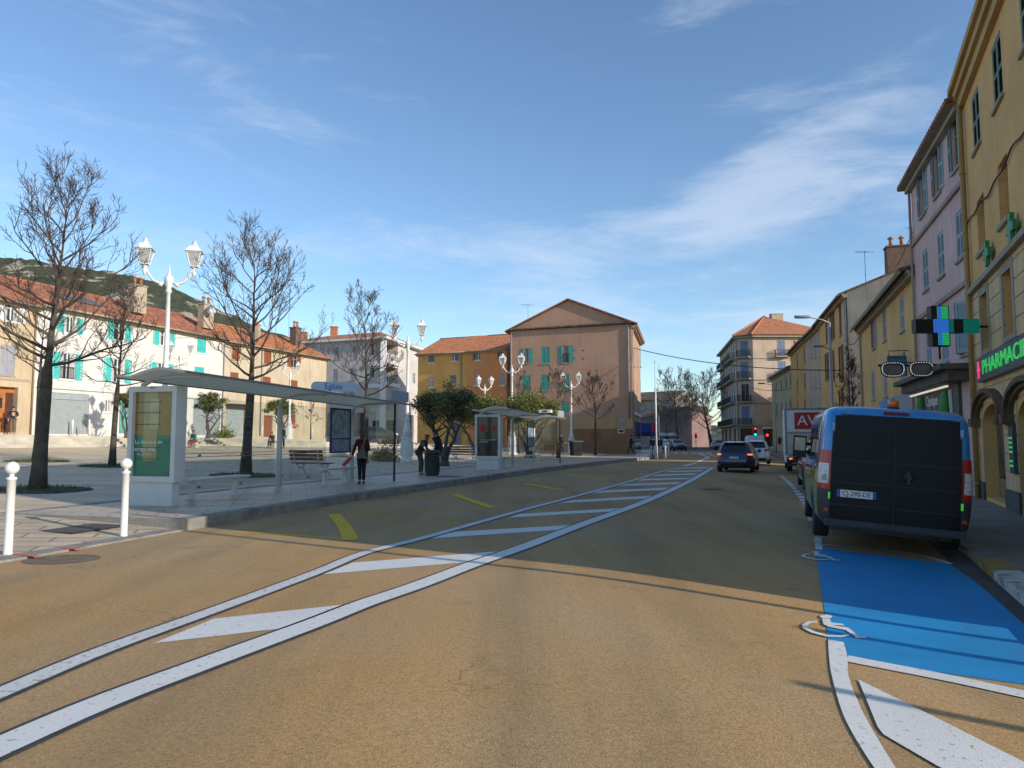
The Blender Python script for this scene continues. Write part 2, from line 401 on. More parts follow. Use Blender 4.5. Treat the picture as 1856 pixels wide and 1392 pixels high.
def poly_px(mb, pts, k=1, m=0):
    P = [G(*q) + Vector((0, 0, EPS * k)) for q in pts]; mb.add(P, [tuple(range(len(P)))[::-1]], m)
def catmull(P, n=8):
    out = []; Q = [P[0] * 2 - P[1]] + P + [P[-1] * 2 - P[-2]]
    for i in range(1, len(Q) - 2):
        a, b, c, d = Q[i - 1:i + 3]
        for k in range(n):
            t = k / n; out.append(.5 * ((2 * b) + (c - a) * t + (2 * a - 5 * b + 4 * c - d) * t * t + (3 * b - a - 3 * c + d) * t ** 3))
    return out + [P[-1]]
def ribbon(mb, P, wl, wr, k=1, m=0):      # P world points, widths to the left / right
    L = []; Rr = []
    for i, p in enumerate(P):
        t = (P[min(i + 1, len(P) - 1)] - P[max(i - 1, 0)]); t.z = 0; t.normalize(); nrm = Vector((-t.y, t.x, 0))
        a, b = p + nrm * wl, p - nrm * wr
        for q, lst in ((a, L), (b, Rr)): lst.append((q.x, q.y, roadz(q.x, q.y) + EPS * k))
    n = len(P); mb.add(L + Rr, [(n + i, n + i + 1, i + 1, i) for i in range(n - 1)], m)
def z7(pts): return [(560 + x / 2.508, 840 + y / 2.508) for x, y in pts]
def z6(pts): return [(1400 + x / 3.2215, 960 + y / 3.2215) for x, y in pts]
LINE_A = [(-420, 1440), (-200, 1345), (0, 1258), (189, 1179), (377, 1111), (566, 1041), (660, 1003), (759, 977.6), (859, 949.6), (959, 921.7), (1058, 895.8), (1158, 868), (1214, 851.5), (1290, 846)]
LINE_B = [(-400, 1540), (-200, 1447), (0, 1355), (189, 1273), (377, 1202), (566, 1132), (660, 1095), (759, 1061), (859, 1023), (959, 988), (1058, 950), (1158, 914), (1218, 888), (1258, 868), (1292, 848)]
for pts, w, wm in ((LINE_A, .09, M_WORN), (LINE_B, .125, M_WHITE)):
    P = catmull([G(*q) for q in pts], 6)
    b = MB(); ribbon(b, P, w + .045, w + .045, 1); mark('line_joint', b, M_BITUMEN)
    b = MB(); ribbon(b, P, w, w, 2); mark('lane_line', b, wm)
HATCH = [[(277, 1167), (388.5, 1122), (646, 1094), (528, 1137.6)]] + [z7(q) for q in (
    [(65, 505), (200, 452), (905, 397), (720, 450)], [(535, 343), (660, 312), (1235, 278), (1140, 303)], [(905, 247), (960, 230), (1430, 203), (1370, 220)],
    [(1130, 182), (1200, 168), (1560, 147), (1530, 160)], [(1285, 135), (1330, 124), (1640, 110), (1610, 121)], [(1400, 103), (1440, 95), (1695, 85), (1670, 94)],
    [(1495, 78), (1520, 71), (1740, 65), (1715, 72)], [(1560, 57), (1590, 51), (1770, 45), (1750, 52)], [(1612, 40), (1640, 35), (1795, 31), (1780, 37)], [(1650, 25), (1680, 20.5), (1822, 18), (1805, 23)])]
for i, q in enumerate(HATCH):
    b = MB(); poly_px(b, q, 1); mark('hatching_stripe', b, M_WHITE)
YL = [([(-350, 310), (-200, 318), (0, 332), (210, 350)], .05), ([(100, 232), (470, 216), (845, 203)], .045), ([(655, 142), (900, 133), (1165, 124)], .045), ([(975, 92), (1360, 77)], .045), ([(1165, 52), (1490, 45)], .045)]
YT = [([(112, 232), (158, 285), (190, 350)], .13), ([(660, 142), (835, 203)], .12), ([(980, 92), (1155, 124)], .12), ([(1170, 52), (1350, 77)], .11), ([(1330, 33), (1485, 46)], .1)]
for lst, k in ((YL, 1), (YT, 2)):
    for pts, w in lst:
        b = MB(); ribbon(b, catmull([G(*q) for q in z7(pts)], 4), w, w, k); mark('bus_bay_zigzag', b, M_YELLOW)
# blue disabled bay
def bay():
    Lp = z6([(258, 180), (262, 205), (285, 330), (300, 440), (312, 560), (325, 648)]); Lp[0] = z6([(258, 120)])[0]
    A = catmull([G(*q) for q in z6([(252, 100), (268, 240), (290, 380), (308, 500), (325, 648), (337, 740)])], 5)
    B = catmull([G(*q) for q in z6([(1030, 200), (1175, 300), (1300, 405), (1435, 525), (1600, 670), (1900, 960)])], 5)
    n = min(len(A), len(B)); mb = MB(); K = 10; vs = []
    for i in range(n):
        for k in range(K + 1):
            p = A[i].lerp(B[i], k / K); vs.append((p.x, p.y, roadz(p.x, p.y) + EPS))
    mb.add(vs, [(i * (K + 1) + k, (i + 1) * (K + 1) + k, (i + 1) * (K + 1) + k + 1, i * (K + 1) + k + 1) for i in range(n - 1) for k in range(K)])
    mark('blue_parking_bay', mb, M_BLUE)
    b = MB(); ribbon(b, catmull([G(*q) for q in z6([(290, 88), (600, 116), (860, 152), (1045, 203)])], 5), .045, .045, 2); mark('bay_line', b, M_WHITE)
    b = MB(); ribbon(b, catmull([G(*q) for q in z6([(435, 757), (1000, 867), (1469, 967), (1900, 1060)])], 6), .09, .09, 2); mark('bay_line', b, M_WHITE)
    b = MB(); poly_px(b, z6([(243, 45), (290, 45), (293, 122), (252, 117)]), 2); mark('bay_line', b, M_WHITE)
    LL = z6([(325, 648), (330, 735), (345, 850), (400, 1050), (470, 1200), (590, 1392), (690, 1520)]); RR = z6([(416, 662), (438, 750), (445, 860), (500, 1010), (570, 1150), (715, 1392), (800, 1510)])
    A = catmull([G(*q) for q in LL], 6); B = catmull([G(*q) for q in RR], 6); up = Vector((0, 0, EPS * 2))
    b = MB(); b.add([p + up for p in A] + [p + up for p in B], [(i, i + 1, len(A) + i + 1, len(A) + i) for i in range(len(A) - 1)]); mark('kerb_side_line', b, M_WHITE)
    b = MB(); poly_px(b, z6([(500, 880), (965, 1110), (1469, 1365), (1700, 1480), (1700, 1700), (1300, 1560), (970, 1392), (650, 1205), (615, 1160)]), 2); mark('hatching_wedge', b, M_WHITE)
    # edge of the bay: a small kink where the blue stops at the white strip
    b = MB()
    def sym(T):
        def t(p): return T(*p)
        b.add([*[G(*q) + Vector((0, 0, EPS * 3)) for q in z6([t(p) for p in [(277 + 37 * (1 - math.cos(a)) , 515 + 11 * math.sin(a)) for a in [2 * math.pi * k / 16 for k in range(16)]]])]], [tuple(range(16))])
        outer = [(262, 541), (205, 545), (172, 562), (180, 585), (230, 612), (320, 634), (400, 636), (455, 626)]
        inner = [(262, 549), (222, 554), (205, 566), (212, 583), (250, 603), (325, 624), (400, 626), (440, 618)]
        for k in range(len(outer) - 1):
            b.add([G(*q) + Vector((0, 0, EPS * 3)) for q in z6([t(outer[k]), t(outer[k + 1]), t(inner[k + 1]), t(inner[k])])], [(0, 1, 2, 3)])
        for poly in ([(290, 527), (336, 527), (345, 550), (350, 566), (325, 574), (298, 560)], [(345, 550), (415, 559), (420, 567), (350, 566)], [(325, 574), (350, 566), (440, 580), (455, 590), (430, 596)], [(430, 596), (455, 588), (500, 628), (548, 635), (545, 642), (488, 638)]):
            P = [G(*q) + Vector((0, 0, EPS * 3)) for q in z6([t(p) for p in poly])]; b.add(P, [tuple(range(len(P)))])
    sym(lambda x, y: (x, y)); mark('wheelchair_symbol', b, M_WHITE)
    b = MB()
    sym(lambda x, y: (168 + (x - 170) * .60, 130 + (y - 503) * .40)); mark('wheelchair_symbol', b, M_WHITE)
bay()
# parking dashes along the right, distant give-way marks, gutter, dark patch, manholes
dash = catmull([G(*q) for q in [(1474, 945), (1461, 915), (1445, 892), (1428, 873), (1415, 862)]], 12)
for i in range(0, len(dash) - 2, 3):
    b = MB(); ribbon(b, dash[i:i + 3], .09, .09, 1); mark('parking_dash', b, M_WHITE)
RKr = resample(RK, 1.5)
b = MB(); P = [Vector((p.x, p.y, 0)) for p in poly_off(RKr[2:-8], -.15)]; ribbon(b, P, .16, .2, .6); mark('gutter_strip', b, M_GUTTER)
for q in ([(1382, 819), (1395, 819)], ):
    pass
for xx in (1222, 1238, 1253, 1268, 1282):
    b = MB(); poly_px(b, [(xx, 822), (xx + 8, 822), (xx + 8, 820.6), (xx, 820.6)], 1); mark('give_way_dash', b, M_WHITE)
for pts in ([(1263, 821), (1285, 829), (1265, 837)], [(1275, 821), (1300, 828)], [(1240, 845), (1262, 839)]):
    b = MB(); ribbon(b, [G(*q) for q in pts], .14, .14, 1); mark('island_line', b, M_WHITE)
def disc(name, px, py, r, m, k=1, par=True, sx=1.0):
    c = G(px, py); mb = MB(); mb.add([(c.x + r * sx * math.cos(a), c.y + r * math.sin(a), roadz(c.x, c.y) + EPS * k) for a in [2 * math.pi * i / 24 for i in range(24)]], [tuple(range(24))]); mark(name, mb, m)
disc('drain_cover', 112, 1014, .40, mat('worn_iron', (.17, .125, .075), .85, .3, 5, fine=.3, fscale=60), sx=1.2)
disc('manhole_cover', 1288, 887, .36, M_GUTTER)
for px_, py_, r_ in ((1360, 940, .12), (948, 1188, .10)): pass
# tar crack along the lane, far manhole
# ---- pavement by the bollards, bus platform, square
def strip(name, S, offs, zf, mats, mi, wall=None):
    mb = MB(); rows = []
    for o in offs:
        Q = poly_off(S, -o); rows.append([(p.x, p.y, zf(p.x, p.y)) for p in Q])
    n = len(S); vs = [v for r in rows for v in r]
    for j in range(len(offs) - 1):
        mb.add([], [])
    fs = [(j * n + i, j * n + i + 1, (j + 1) * n + i + 1, (j + 1) * n + i) for j in range(len(offs) - 1) for i in range(n - 1)]
    mb.add(vs, fs); mb.m = [mi[k // (n - 1)] for k in range(len(fs))]
    return mb
near = resample(LKX[:5], .8); farr = resample(LKX[4:], 1.2)
mb = strip('p', near, [0, .28, 1.2, 2.4, 3.9, 7, 12, 20, 30, 42, 60], lowz, None, [1, 0, 0, 0, 0, 0, 0, 0, 0, 0])
for a, b_ in zip(near, near[1:]): mb.quad((a.x, a.y, -.02), (b_.x, b_.y, -.02), (b_.x, b_.y, .03), (a.x, a.y, .03), 1)
struct('pavement', mb, [M_PAVE, M_KERB])
mb = strip('p', farr, [0, .3, 1.6, 3.9, 4.2], pz, None, [1, 0, 0, 1])
for a, b_ in zip(farr, farr[1:]): mb.quad((a.x, a.y, -.02), (b_.x, b_.y, -.02), (b_.x, b_.y, .2), (a.x, a.y, .2), 1)
a = LKX[4]; t = (LKX[5] - LKX[3]).normalized(); nl = Vector((-t.y, t.x)); K9 = 8
for k in range(K9):
    p, q = a + nl * (3.95 * k / K9), a + nl * (3.95 * (k + 1) / K9)
    mb.add([(p.x, p.y, lowz(p.x, p.y) - .03), (q.x, q.y, lowz(q.x, q.y) - .03), (q.x, q.y, pz(q.x, q.y)), (p.x, p.y, pz(p.x, p.y))], [(0, 1, 2, 3)], 1)
struct('platform', mb, [M_PLATF, M_KERB])
mb = strip('p', farr, [4.2, 8, 13, 20, 30, 42, 62], pz, None, [0] * 6)
struct('plaza', mb, [M_PLAZA])
# manhole in the pavement
def pave_plate(name, px, py, sx, sy, m, zf):
    c = GP(px, py, zf); mb = MB(Matrix.Translation(c + Vector((0, 0, .004))) @ Matrix.Rotation(R(-17), 4, 'Z')); mb.box(-sx, sx, -sy, sy, 0, .006); struct(name, mb, m)
pave_plate('access_cover', 138, 957, .55, .55, M_GUTTER, lowz)
pave_plate('access_cover', 813, 864, .45, .3, M_GUTTER, pz)
M_PINKP = mat('survey_spray_pink', (.55, .12, .14), .8, .3, 8)
for xx in ((46, 1007), (122, 994)): pave_plate('survey_mark', xx[0], xx[1], .25, .045, M_PINKP, lowz)
# kerb on the right, painted white near the blue bay, and its pavement
def right_side():
    S = resample(RK, 1.0); mb = MB()
    for i in range(len(S) - 1):
        a, b_ = S[i], S[i + 1]; t = (b_ - a).normalized(); nr = Vector((t.y, -t.x)); gap = t * .006
        a = a + gap; m = 1 if 1.5 < a.y < 8.9 else (2 if 8.9 <= a.y < 9.9 else 0)
        j = random.Random(i).uniform(-.012, .012)
        zz = (-.19, -.035 + j)
        P = [a + nr * .03, b_ + nr * .03, b_ + nr * .30, a + nr * .30]
        mb.add([(p.x, p.y, zz[0]) for p in P] + [(p.x - (nr.x * .02 if k < 2 else 0), p.y, zz[1] - (.015 if k < 2 else 0)) for k, p in enumerate(P)], [(0, 1, 5, 4), (4, 5, 6, 7), (3, 0, 4, 7), (1, 2, 6, 5), (2, 3, 7, 6)], m)
    struct('kerb', mb, [M_KERB, M_KERBW, mat('kerb_paint_ochre', (.30, .20, .06), .85, .3, 5)])
    offs = [.3, 1.5, 3.5, 8, 20]; Q = [poly_off(S, o) for o in offs]; mb = MB()
    vs = [(p.x, p.y, z) for q, z in zip(Q, (-.037, -.03, -.02, -.02, -.02)) for p in q]; n = len(S)
    mb.add(vs, [(j * n + i, (j + 1) * n + i, (j + 1) * n + i + 1, j * n + i + 1) for j in range(len(offs) - 1) for i in range(n - 1)])
    struct('pavement', mb, M_RPAVE)
right_side()
# steps and the terrace in front of the left-hand houses
def terrace():
    B = [GP(*q) for q in ((-260, 815), (0, 812), (400, 808), (590, 811), (750, 812))] + [Vector((x, y, pz(x, y))) for x, y in ((-3.5, 70.2), (4.0, 67.2))]
    rise = [.84, .82, .66, .50, .40, .26, .14]
    pts = [Vector((p.x, p.y)) for p in B]; zb = [p.z for p in B]
    inn = []
    for i in range(len(pts)):
        t = (pts[min(i + 1, len(pts) - 1)] - pts[max(i - 1, 0)]).normalized(); inn.append(Vector((-t.y, t.x)))
    mb = MB(); NS = 4
    for i in range(len(pts) - 1):
        for k in range(NS):
            for q, w in ((0, 0), ):
                a0 = pts[i] + inn[i] * .38 * k; b0 = pts[i + 1] + inn[i + 1] * .38 * k
                a1 = pts[i] + inn[i] * .38 * (k + 1); b1 = pts[i + 1] + inn[i + 1] * .38 * (k + 1)
                za0, za1 = zb[i] + rise[i] * k / NS - (.3 if k == 0 else 0), zb[i] + rise[i] * (k + 1) / NS
                zb0, zb1 = zb[i + 1] + rise[i + 1] * k / NS - (.3 if k == 0 else 0), zb[i + 1] + rise[i + 1] * (k + 1) / NS
                mb.quad((a0.x, a0.y, za0), (b0.x, b0.y, zb0), (b0.x, b0.y, zb1), (a0.x, a0.y, za1))
                mb.quad((a0.x, a0.y, za1), (b0.x, b0.y, zb1), (b1.x, b1.y, zb1), (a1.x, a1.y, za1))
    struct('steps', mb, M_STEP)
    mb = MB(); E = [pts[i] + inn[i] * .38 * NS for i in range(len(pts))]; Z = [zb[i] + rise[i] for i in range(len(pts))]
    for i in range(len(pts) - 1):
        a, b_ = E[i], E[i + 1]; c, d = E[i + 1] + inn[i + 1] * 45, E[i] + inn[i] * 45
        mb.quad((a.x, a.y, Z[i]), (b_.x, b_.y, Z[i + 1]), (c.x, c.y, Z[i + 1]), (d.x, d.y, Z[i]))
    struct('terrace', mb, M_PLAZA)
    return E, Z
TE, TZ = terrace()
def tz(x, y):
    best = min(range(len(TE)), key=lambda i: (TE[i] - Vector((x, y))).length); return TZ[best]
def GT(px, py, z=1.75): # point of given pixel column on the terrace, at chosen distance by height
    return Gz(px, py, z)
# ---- wooded limestone hill behind the left-hand houses
def hill():
    prof = [(-700, 455), (-400, 452), (-200, 456), (0, 466), (60, 470), (130, 486), (200, 492), (250, 500), (300, 516), (350, 540), (400, 562), (450, 585), (500, 604), (560, 622), (640, 640), (760, 668), (900, 700), (1100, 740), (1300, 775), (1500, 790)]
    def ridge(px):
        for a, b_ in zip(prof, prof[1:]):
            if a[0] <= px <= b_[0]: return a[1] + (b_[1] - a[1]) * (px - a[0]) / (b_[0] - a[0])
    mb = MB(); nx, ny = 420, 46; vs = []
    for i in range(nx + 1):
        px = -700 + 2200 * i / nx; top = at(px, ridge(px), 1500)
        for j in range(ny + 1):
            k = j / ny; y = 700 + 800 * k; x = top.x * (y / 1500)
            h = (top.z) * (k ** 1.25)
            nz = mnoise.fractal(Vector((x * .008, y * .008, 0)), 1.0, 2.1, 6) * 22 * (k * (1.15 - k)) + mnoise.noise(Vector((x * .08, y * .08, 3))) * 3.2 * min(1, k * 3) + mnoise.noise(Vector((x * .03, y * .03, 7))) * 5 * min(1, k * 3)
            vs.append((x, y, max(-2, h + nz)))
    fs = [(i * (ny + 1) + j, (i + 1) * (ny + 1) + j, (i + 1) * (ny + 1) + j + 1, i * (ny + 1) + j + 1) for i in range(nx) for j in range(ny)]
    n0 = len(vs)
    back = [(vs[i * (ny + 1) + ny][0] * 1.1, 1650, vs[i * (ny + 1) + ny][2] - 80) for i in range(nx + 1)]
    fs += [(i * (ny + 1) + ny, (i + 1) * (ny + 1) + ny, n0 + i + 1, n0 + i) for i in range(nx)]
    mb.add(vs + back, fs)
    m = bpy.data.materials.new('hillside'); m.use_nodes = True; nt = m.node_tree; N = nt.nodes; L = nt.links; b = N['Principled BSDF']; b.inputs['Roughness'].default_value = .95
    tc = N.new('ShaderNodeTexCoord'); geo = N.new('ShaderNodeNewGeometry')
    def no(sc, d=6):
        q = N.new('ShaderNodeTexNoise'); q.inputs['Scale'].default_value = sc; q.inputs['Detail'].default_value = d; q.inputs['Roughness'].default_value = .65; L.new(tc.outputs['Object'], q.inputs['Vector']); return q.outputs['Fac']
    r1 = N.new('ShaderNodeValToRGB'); e = r1.color_ramp.elements; e[0].position = .35; e[0].color = (.022, .032, .016, 1); e[1].position = .62; e[1].color = (.058, .066, .03, 1); L.new(no(.05), r1.inputs[0])
    r2 = N.new('ShaderNodeValToRGB'); e = r2.color_ramp.elements; e[0].position = .555; e[0].color = (0, 0, 0, 1); e[1].position = .60; e[1].color = (1, 1, 1, 1); L.new(no(.016, 9), r2.inputs[0])
    sx = N.new('ShaderNodeSeparateXYZ'); L.new(tc.outputs['Object'], sx.inputs[0])
    mr = N.new('ShaderNodeMapRange'); mr.inputs['From Min'].default_value = 110; mr.inputs['From Max'].default_value = 250; mr.inputs['To Min'].default_value = .25; mr.inputs['To Max'].default_value = 1; L.new(sx.outputs['Z'], mr.inputs['Value'])
    mm = N.new('ShaderNodeMath'); mm.operation = 'MULTIPLY'; L.new(r2.outputs[0], mm.inputs[0]); L.new(mr.outputs[0], mm.inputs[1])
    mx = N.new('ShaderNodeMix'); mx.data_type = 'RGBA'; L.new(mm.outputs[0], mx.inputs[0]); L.new(r1.outputs[0], mx.inputs[6]); mx.inputs[7].default_value = (.33, .28, .22, 1)
    L.new(mx.outputs[2], b.inputs['Base Color'])
    struct('hill', mb, m)
hill()

# ------------------------------------------------------------------ buildings
class Wall:
    def __init__(s, p0, p1):
        s.p0, s.p1 = Vector(p0), Vector(p1); s.ex = (s.p1 - s.p0).normalized(); s.L = (s.p1 - s.p0).length
        s.out = Vector((s.ex.y, -s.ex.x)); s.inn = -s.out
        s.M = Matrix(((s.ex.x, s.inn.x, 0, s.p0.x), (s.ex.y, s.inn.y, 0, s.p0.y), (0, 0, 1, 0), (0, 0, 0, 1)))
    def pix(s, px, py):
        d = ray(px, py); o = Vector((0, 0)); k = (s.p0 - o).dot(s.out) / Vector((d.x, d.y)).dot(s.out)
        return (Vector((d.x, d.y)) * k - s.p0).dot(s.ex), CH + d.z * k
    def rect(s, x0, x1, y0, y1):
        xm, ym = (x0 + x1) / 2, (y0 + y1) / 2
        return s.pix(x0, ym)[0], s.pix(x1, ym)[0], s.pix(xm, y1)[1], s.pix(xm, y0)[1]
    def cen(s, px, y0, y1, w):
        x = s.pix(px, (y0 + y1) / 2)[0]; return x - w / 2, x + w / 2, s.pix(px, y1)[1], s.pix(px, y0)[1]
def wall_grid(mb, W, z0, z1, ops, m=0, L=None, dep=.16):
    mb.M = W.M; L = L or W.L
    ops = [(max(.02, o[0]), min(L - .02, o[1]), max(z0, o[2]), min(z1 - .02, o[3]), *o[4:]) for o in ops if o[1] > .05 and o[0] < L - .05]
    xs = sorted({0.0, L, *[o[0] for o in ops], *[o[1] for o in ops]}); zs = sorted({z0, z1, *[o[2] for o in ops], *[o[3] for o in ops]})
    for i in range(len(xs) - 1):
        for j in range(len(zs) - 1):
            cx, cz = (xs[i] + xs[i + 1]) / 2, (zs[j] + zs[j + 1]) / 2
            if any(o[0] < cx < o[1] and o[2] < cz < o[3] for o in ops): continue
            mb.quad((xs[i], 0, zs[j]), (xs[i + 1], 0, zs[j]), (xs[i + 1], 0, zs[j + 1]), (xs[i], 0, zs[j + 1]), m)
    for o in ops:
        x0, x1, a, b_ = o[:4]; d = o[4] if len(o) > 4 and o[4] else dep
        mb.quad((x0, 0, a), (x0, 0, b_), (x0, d, b_), (x0, d, a), m); mb.quad((x1, 0, b_), (x1, 0, a), (x1, d, a), (x1, d, b_), m)
        mb.quad((x0, 0, b_), (x1, 0, b_), (x1, d, b_), (x0, d, b_), m); mb.quad((x1, 0, a), (x0, 0, a), (x0, d, a), (x1, d, a), m)
        if len(o) > 5 and o[5] == 'arch':
            r = (x1 - x0) / 2; cx = (x0 + x1) / 2; rz_ = o[6] if len(o) > 6 else r; cz = b_ - rz_; n = 10
            for sgn in (-1, 1):
                arc = [(cx + sgn * r * math.cos(q), 0, cz + rz_ * math.sin(q)) for q in [math.pi / 2 * k / n for k in range(n + 1)]]
                mb.add([(cx + sgn * r, 0, b_)] + arc, [(0, k + 1, k + 2) if sgn < 0 else (0, k + 2, k + 1) for k in range(n)], m)
                for k in range(n): mb.quad(arc[k], arc[k + 1], (arc[k + 1][0], d, arc[k + 1][2]), (arc[k][0], d, arc[k][2]), m)
    mb.M = None; return ops
def shutter_leaf(mb, W, xa, xb, z0, z1, y, slats=12, t=.035, solid=False, ang=0.0, hinge=None):
    M = W.M
    if hinge is not None: M = W.M @ Matrix.Translation((hinge, y, 0)) @ Matrix.Rotation(ang, 4, 'Z') @ Matrix.Translation((-hinge, -y, 0))
    mb.M = M; f = min(.07, (xb - xa) * .16)
    if solid:
        mb.box(xa, xb, y, y + t, z0, z1); mb.box(xa + f, xb - f, y - .012, y - .001, z0 + .12, z0 + .2); mb.box(xa + f, xb - f, y - .012, y - .001, z1 - .2, z1 - .12)
    else:
        mb.box(xa, xa + f, y, y + t, z0, z1); mb.box(xb - f, xb, y, y + t, z0, z1); zm = z0 + (z1 - z0) * .5
        for a, b_ in ((z0, z0 + .11), (zm - .05, zm + .05), (z1 - .09, z1)): mb.box(xa + f, xb - f, y + .002, y + t - .002, a, b_)
        for a, b_ in ((z0 + .11, zm - .05), (zm + .05, z1 - .09)):
            n = max(3, slats // 2); h = (b_ - a) / n
            for k in range(n):
                zz = a + h * k
                mb.add([(xa + f, y + .004, zz), (xb - f, y + .004, zz), (xb - f, y + t - .004, zz + h * 1.05), (xa + f, y + t - .004, zz + h * 1.05)], [(0, 1, 2, 3)])
    mb.M = None
def window(root, org, W, r, sh='open', shm=None, fr=None, sill=True, slats=12, dep=.16, solid=False, curtain=False, rail=False, door=False, sillm=None, half=None, name='window', panem=None):
    x0, x1, z0, z1 = r[:4]; d = dep - .06; fr = fr or M_WHT; w = x1 - x0
    if sh != 'closed':
        mb = MB(); f = .05
        mb.M = W.M
        mb.box(x0 + .003, x0 + f, d - .03, d + .03, z0 + .003, z1 - .003); mb.box(x1 - f, x1 - .003, d - .03, d + .03, z0 + .003, z1 - .003)
        mb.box(x0 + f, x1 - f, d - .03, d + .03, z0 + .003, z0 + f + .01); mb.box(x0 + f, x1 - f, d - .03, d + .03, z1 - f, z1 - .003)
        if w > .55: mb.box((x0 + x1) / 2 - .04, (x0 + x1) / 2 + .04, d - .035, d + .028, z0 + f + .012, z1 - f - .002)
        if not door and z1 - z0 > 1.2: mb.box(x0 + f + .002, (x0 + x1) / 2 - .042, d - .02, d + .02, z0 + (z1 - z0) * .66, z0 + (z1 - z0) * .66 + .035); mb.box((x0 + x1) / 2 + .042, x1 - f - .002, d - .02, d + .02, z0 + (z1 - z0) * .66, z0 + (z1 - z0) * .66 + .035)
        wo = mb.build(name, fr, root, org)
        pn = MB(); pn.M = W.M; pn.box(x0 + .01, x1 - .01, d + .005, d + .02, z0 + .01, z1 - .01); pn.build('pane', panem or M_PANE, wo, org)
        if curtain:
            cu = MB(); cu.M = W.M
            for a, b_ in ((x0 + .06, x0 + w * .3), (x1 - w * .3, x1 - .06)): cu.box(a, b_, d - .001, d + .004, z0 + .07, z1 - .06)
            cu.build('curtain', M_CURT, wo, org)
        if rail:
            rl = MB(); rl.M = W.M; rl.box(x0, x1, -.01, .02, z0 + .85, z0 + .89); rl.box(x0, x1, -.01, .02, z0 + .1, z0 + .13)
            n = int(w / .12)
            for k in range(n): xx = x0 + (k + .5) * w / n; rl.box(xx - .012, xx + .012, -.005, .015, z0 + .13, z0 + .85)
            rl.build('railing', M_DARK, wo, org)
    else:
        bk = MB(); bk.M = W.M; bk.box(x0 + .01, x1 - .01, d + .03, d + .05, z0 + .01, z1 - .01); wo = bk.build(name, M_PANE, root, org)
    if sill:
        s = MB(); s.M = W.M; s.box(x0 - .08, x1 + .08, -.07, .03, z0 - .09, z0 - .003); s.build('sill', sillm or fr, wo, org)
    if shm:
        hw = w / 2
        if sh == 'open':
            sides = (-1, 1) if half is None else half
            for sd in sides:
                a = MB()
                if sd < 0: shutter_leaf(a, W, x0 - hw - .02, x0 - .02, z0, z1, -.06, slats, solid=solid, ang=R(-5), hinge=x0 - .02)
                else: shutter_leaf(a, W, x1 + .02, x1 + hw + .02, z0, z1, -.06, slats, solid=solid, ang=R(5), hinge=x1 + .02)
                a.build('shutter', shm, root, org)
        elif sh in ('closed', 'ajar'):
            for sd in (-1, 1):
                a = MB(); an = 0 if sh == 'closed' else R(38) * sd * -1
                if sd < 0: shutter_leaf(a, W, x0 + .01, x0 + hw - .008, z0 + .01, z1 - .01, .01, slats, solid=solid, ang=-abs(an), hinge=x0 + .01)
                else: shutter_leaf(a, W, x1 - hw + .008, x1 - .01, z0 + .01, z1 - .01, .01, slats, solid=solid, ang=abs(an), hinge=x1 - .01)
                a.build('shutter', shm, root, org)
    return wo
def slope(mb, W, x0, x1, ya, za, yb, zb, pitch=.24, t=.10, m=0, amp=.035):
    """tiled roof plane: rises from (ya,za) at the eave to (yb,zb), corrugated by its rows of round tiles"""
    mb.M = W.M; n = max(2, int((x1 - x0) / pitch)); K = 4; N = n * K
    nrows = 2; vs = []
    for j in range(nrows):
        y, z = (ya, za) if j == 0 else (yb, zb)
        for i in range(N + 1):
            x = x0 + (x1 - x0) * i / N; a = amp * abs(math.sin(math.pi * i / K)) * 1.4
            vs.append((x, y, z + a))
    fs = [(i, i + 1, N + 2 + i, N + 1 + i) for i in range(N)]
    mb.add(vs, fs, m, False)
    lo = [(x0, ya, za - t), (x1, ya, za - t), (x1, yb, zb - t), (x0, yb, zb - t)]
    b = len(mb.v); mb.add([(x0, ya, za), (x1, ya, za), (x1, yb, zb), (x0, yb, zb)] + lo, [(7, 6, 5, 4), (0, 4, 5, 1), (1, 5, 6, 2), (3, 7, 4, 0)], m)
    mb.M = None
def roof_gable(root, org, W, D, z1, rise, over=.5, mt=None, pitch=.24, yr=None, xo=.15, name='roof', drop=.06):
    yr = yr or D / 2; mb = MB(); k = rise / yr
    slope(mb, W, -xo, W.L + xo, -over, z1 - over * k + .12, yr, z1 + rise + .12, pitch)
    kb = rise / (D - yr); W2 = Wall(W.p1 + W.inn * D, W.p0 + W.inn * D)
    slope(mb, W2, -xo, W.L + xo, -over, z1 - over * kb + .12, D - yr, z1 + rise + .12, pitch)
    mb.M = W.M; mb.tube([(-xo, yr, z1 + rise + .13), (W.L + xo, yr, z1 + rise + .13)], .11, 6); mb.M = None
    return mb.build(name, mt or M_TILE, root, org)
def shell(W, D, z0, z1, rise, ops, m=0, yr=None, sideops=None, base=None):
    """four walls (street wall pierced by ops) with gables on both ends"""
    mb = MB(); wall_grid(mb, W, z0, z1, ops, m); yr = yr or D / 2
    S1 = Wall(W.p1, W.p1 + W.inn * D); S2 = Wall(W.p0 + W.inn * D, W.p0); Bk = Wall(W.p1 + W.inn * D, W.p0 + W.inn * D)
    wall_grid(mb, S1, z0, z1, (sideops or {}).get(1, []), m); wall_grid(mb, S2, z0, z1, (sideops or {}).get(2, []), m); wall_grid(mb, Bk, z0, z1, [], m)
    if rise:
        mb.M = S1.M; mb.add([(0, 0, z1), (D, 0, z1), (yr, 0, z1 + rise)], [(0, 1, 2)], m)
        mb.M = S2.M; mb.add([(0, 0, z1), (D, 0, z1), (D - yr, 0, z1 + rise)], [(0, 1, 2)], m); mb.M = None
    return mb, S1, S2
def trim(root, org, W, x0, x1, y0, y1, z0, z1, m, name='cornice'):
    mb = MB(W.M); mb.box(x0, x1, y0, y1, z0, z1); return mb.build(name, m, root, org)
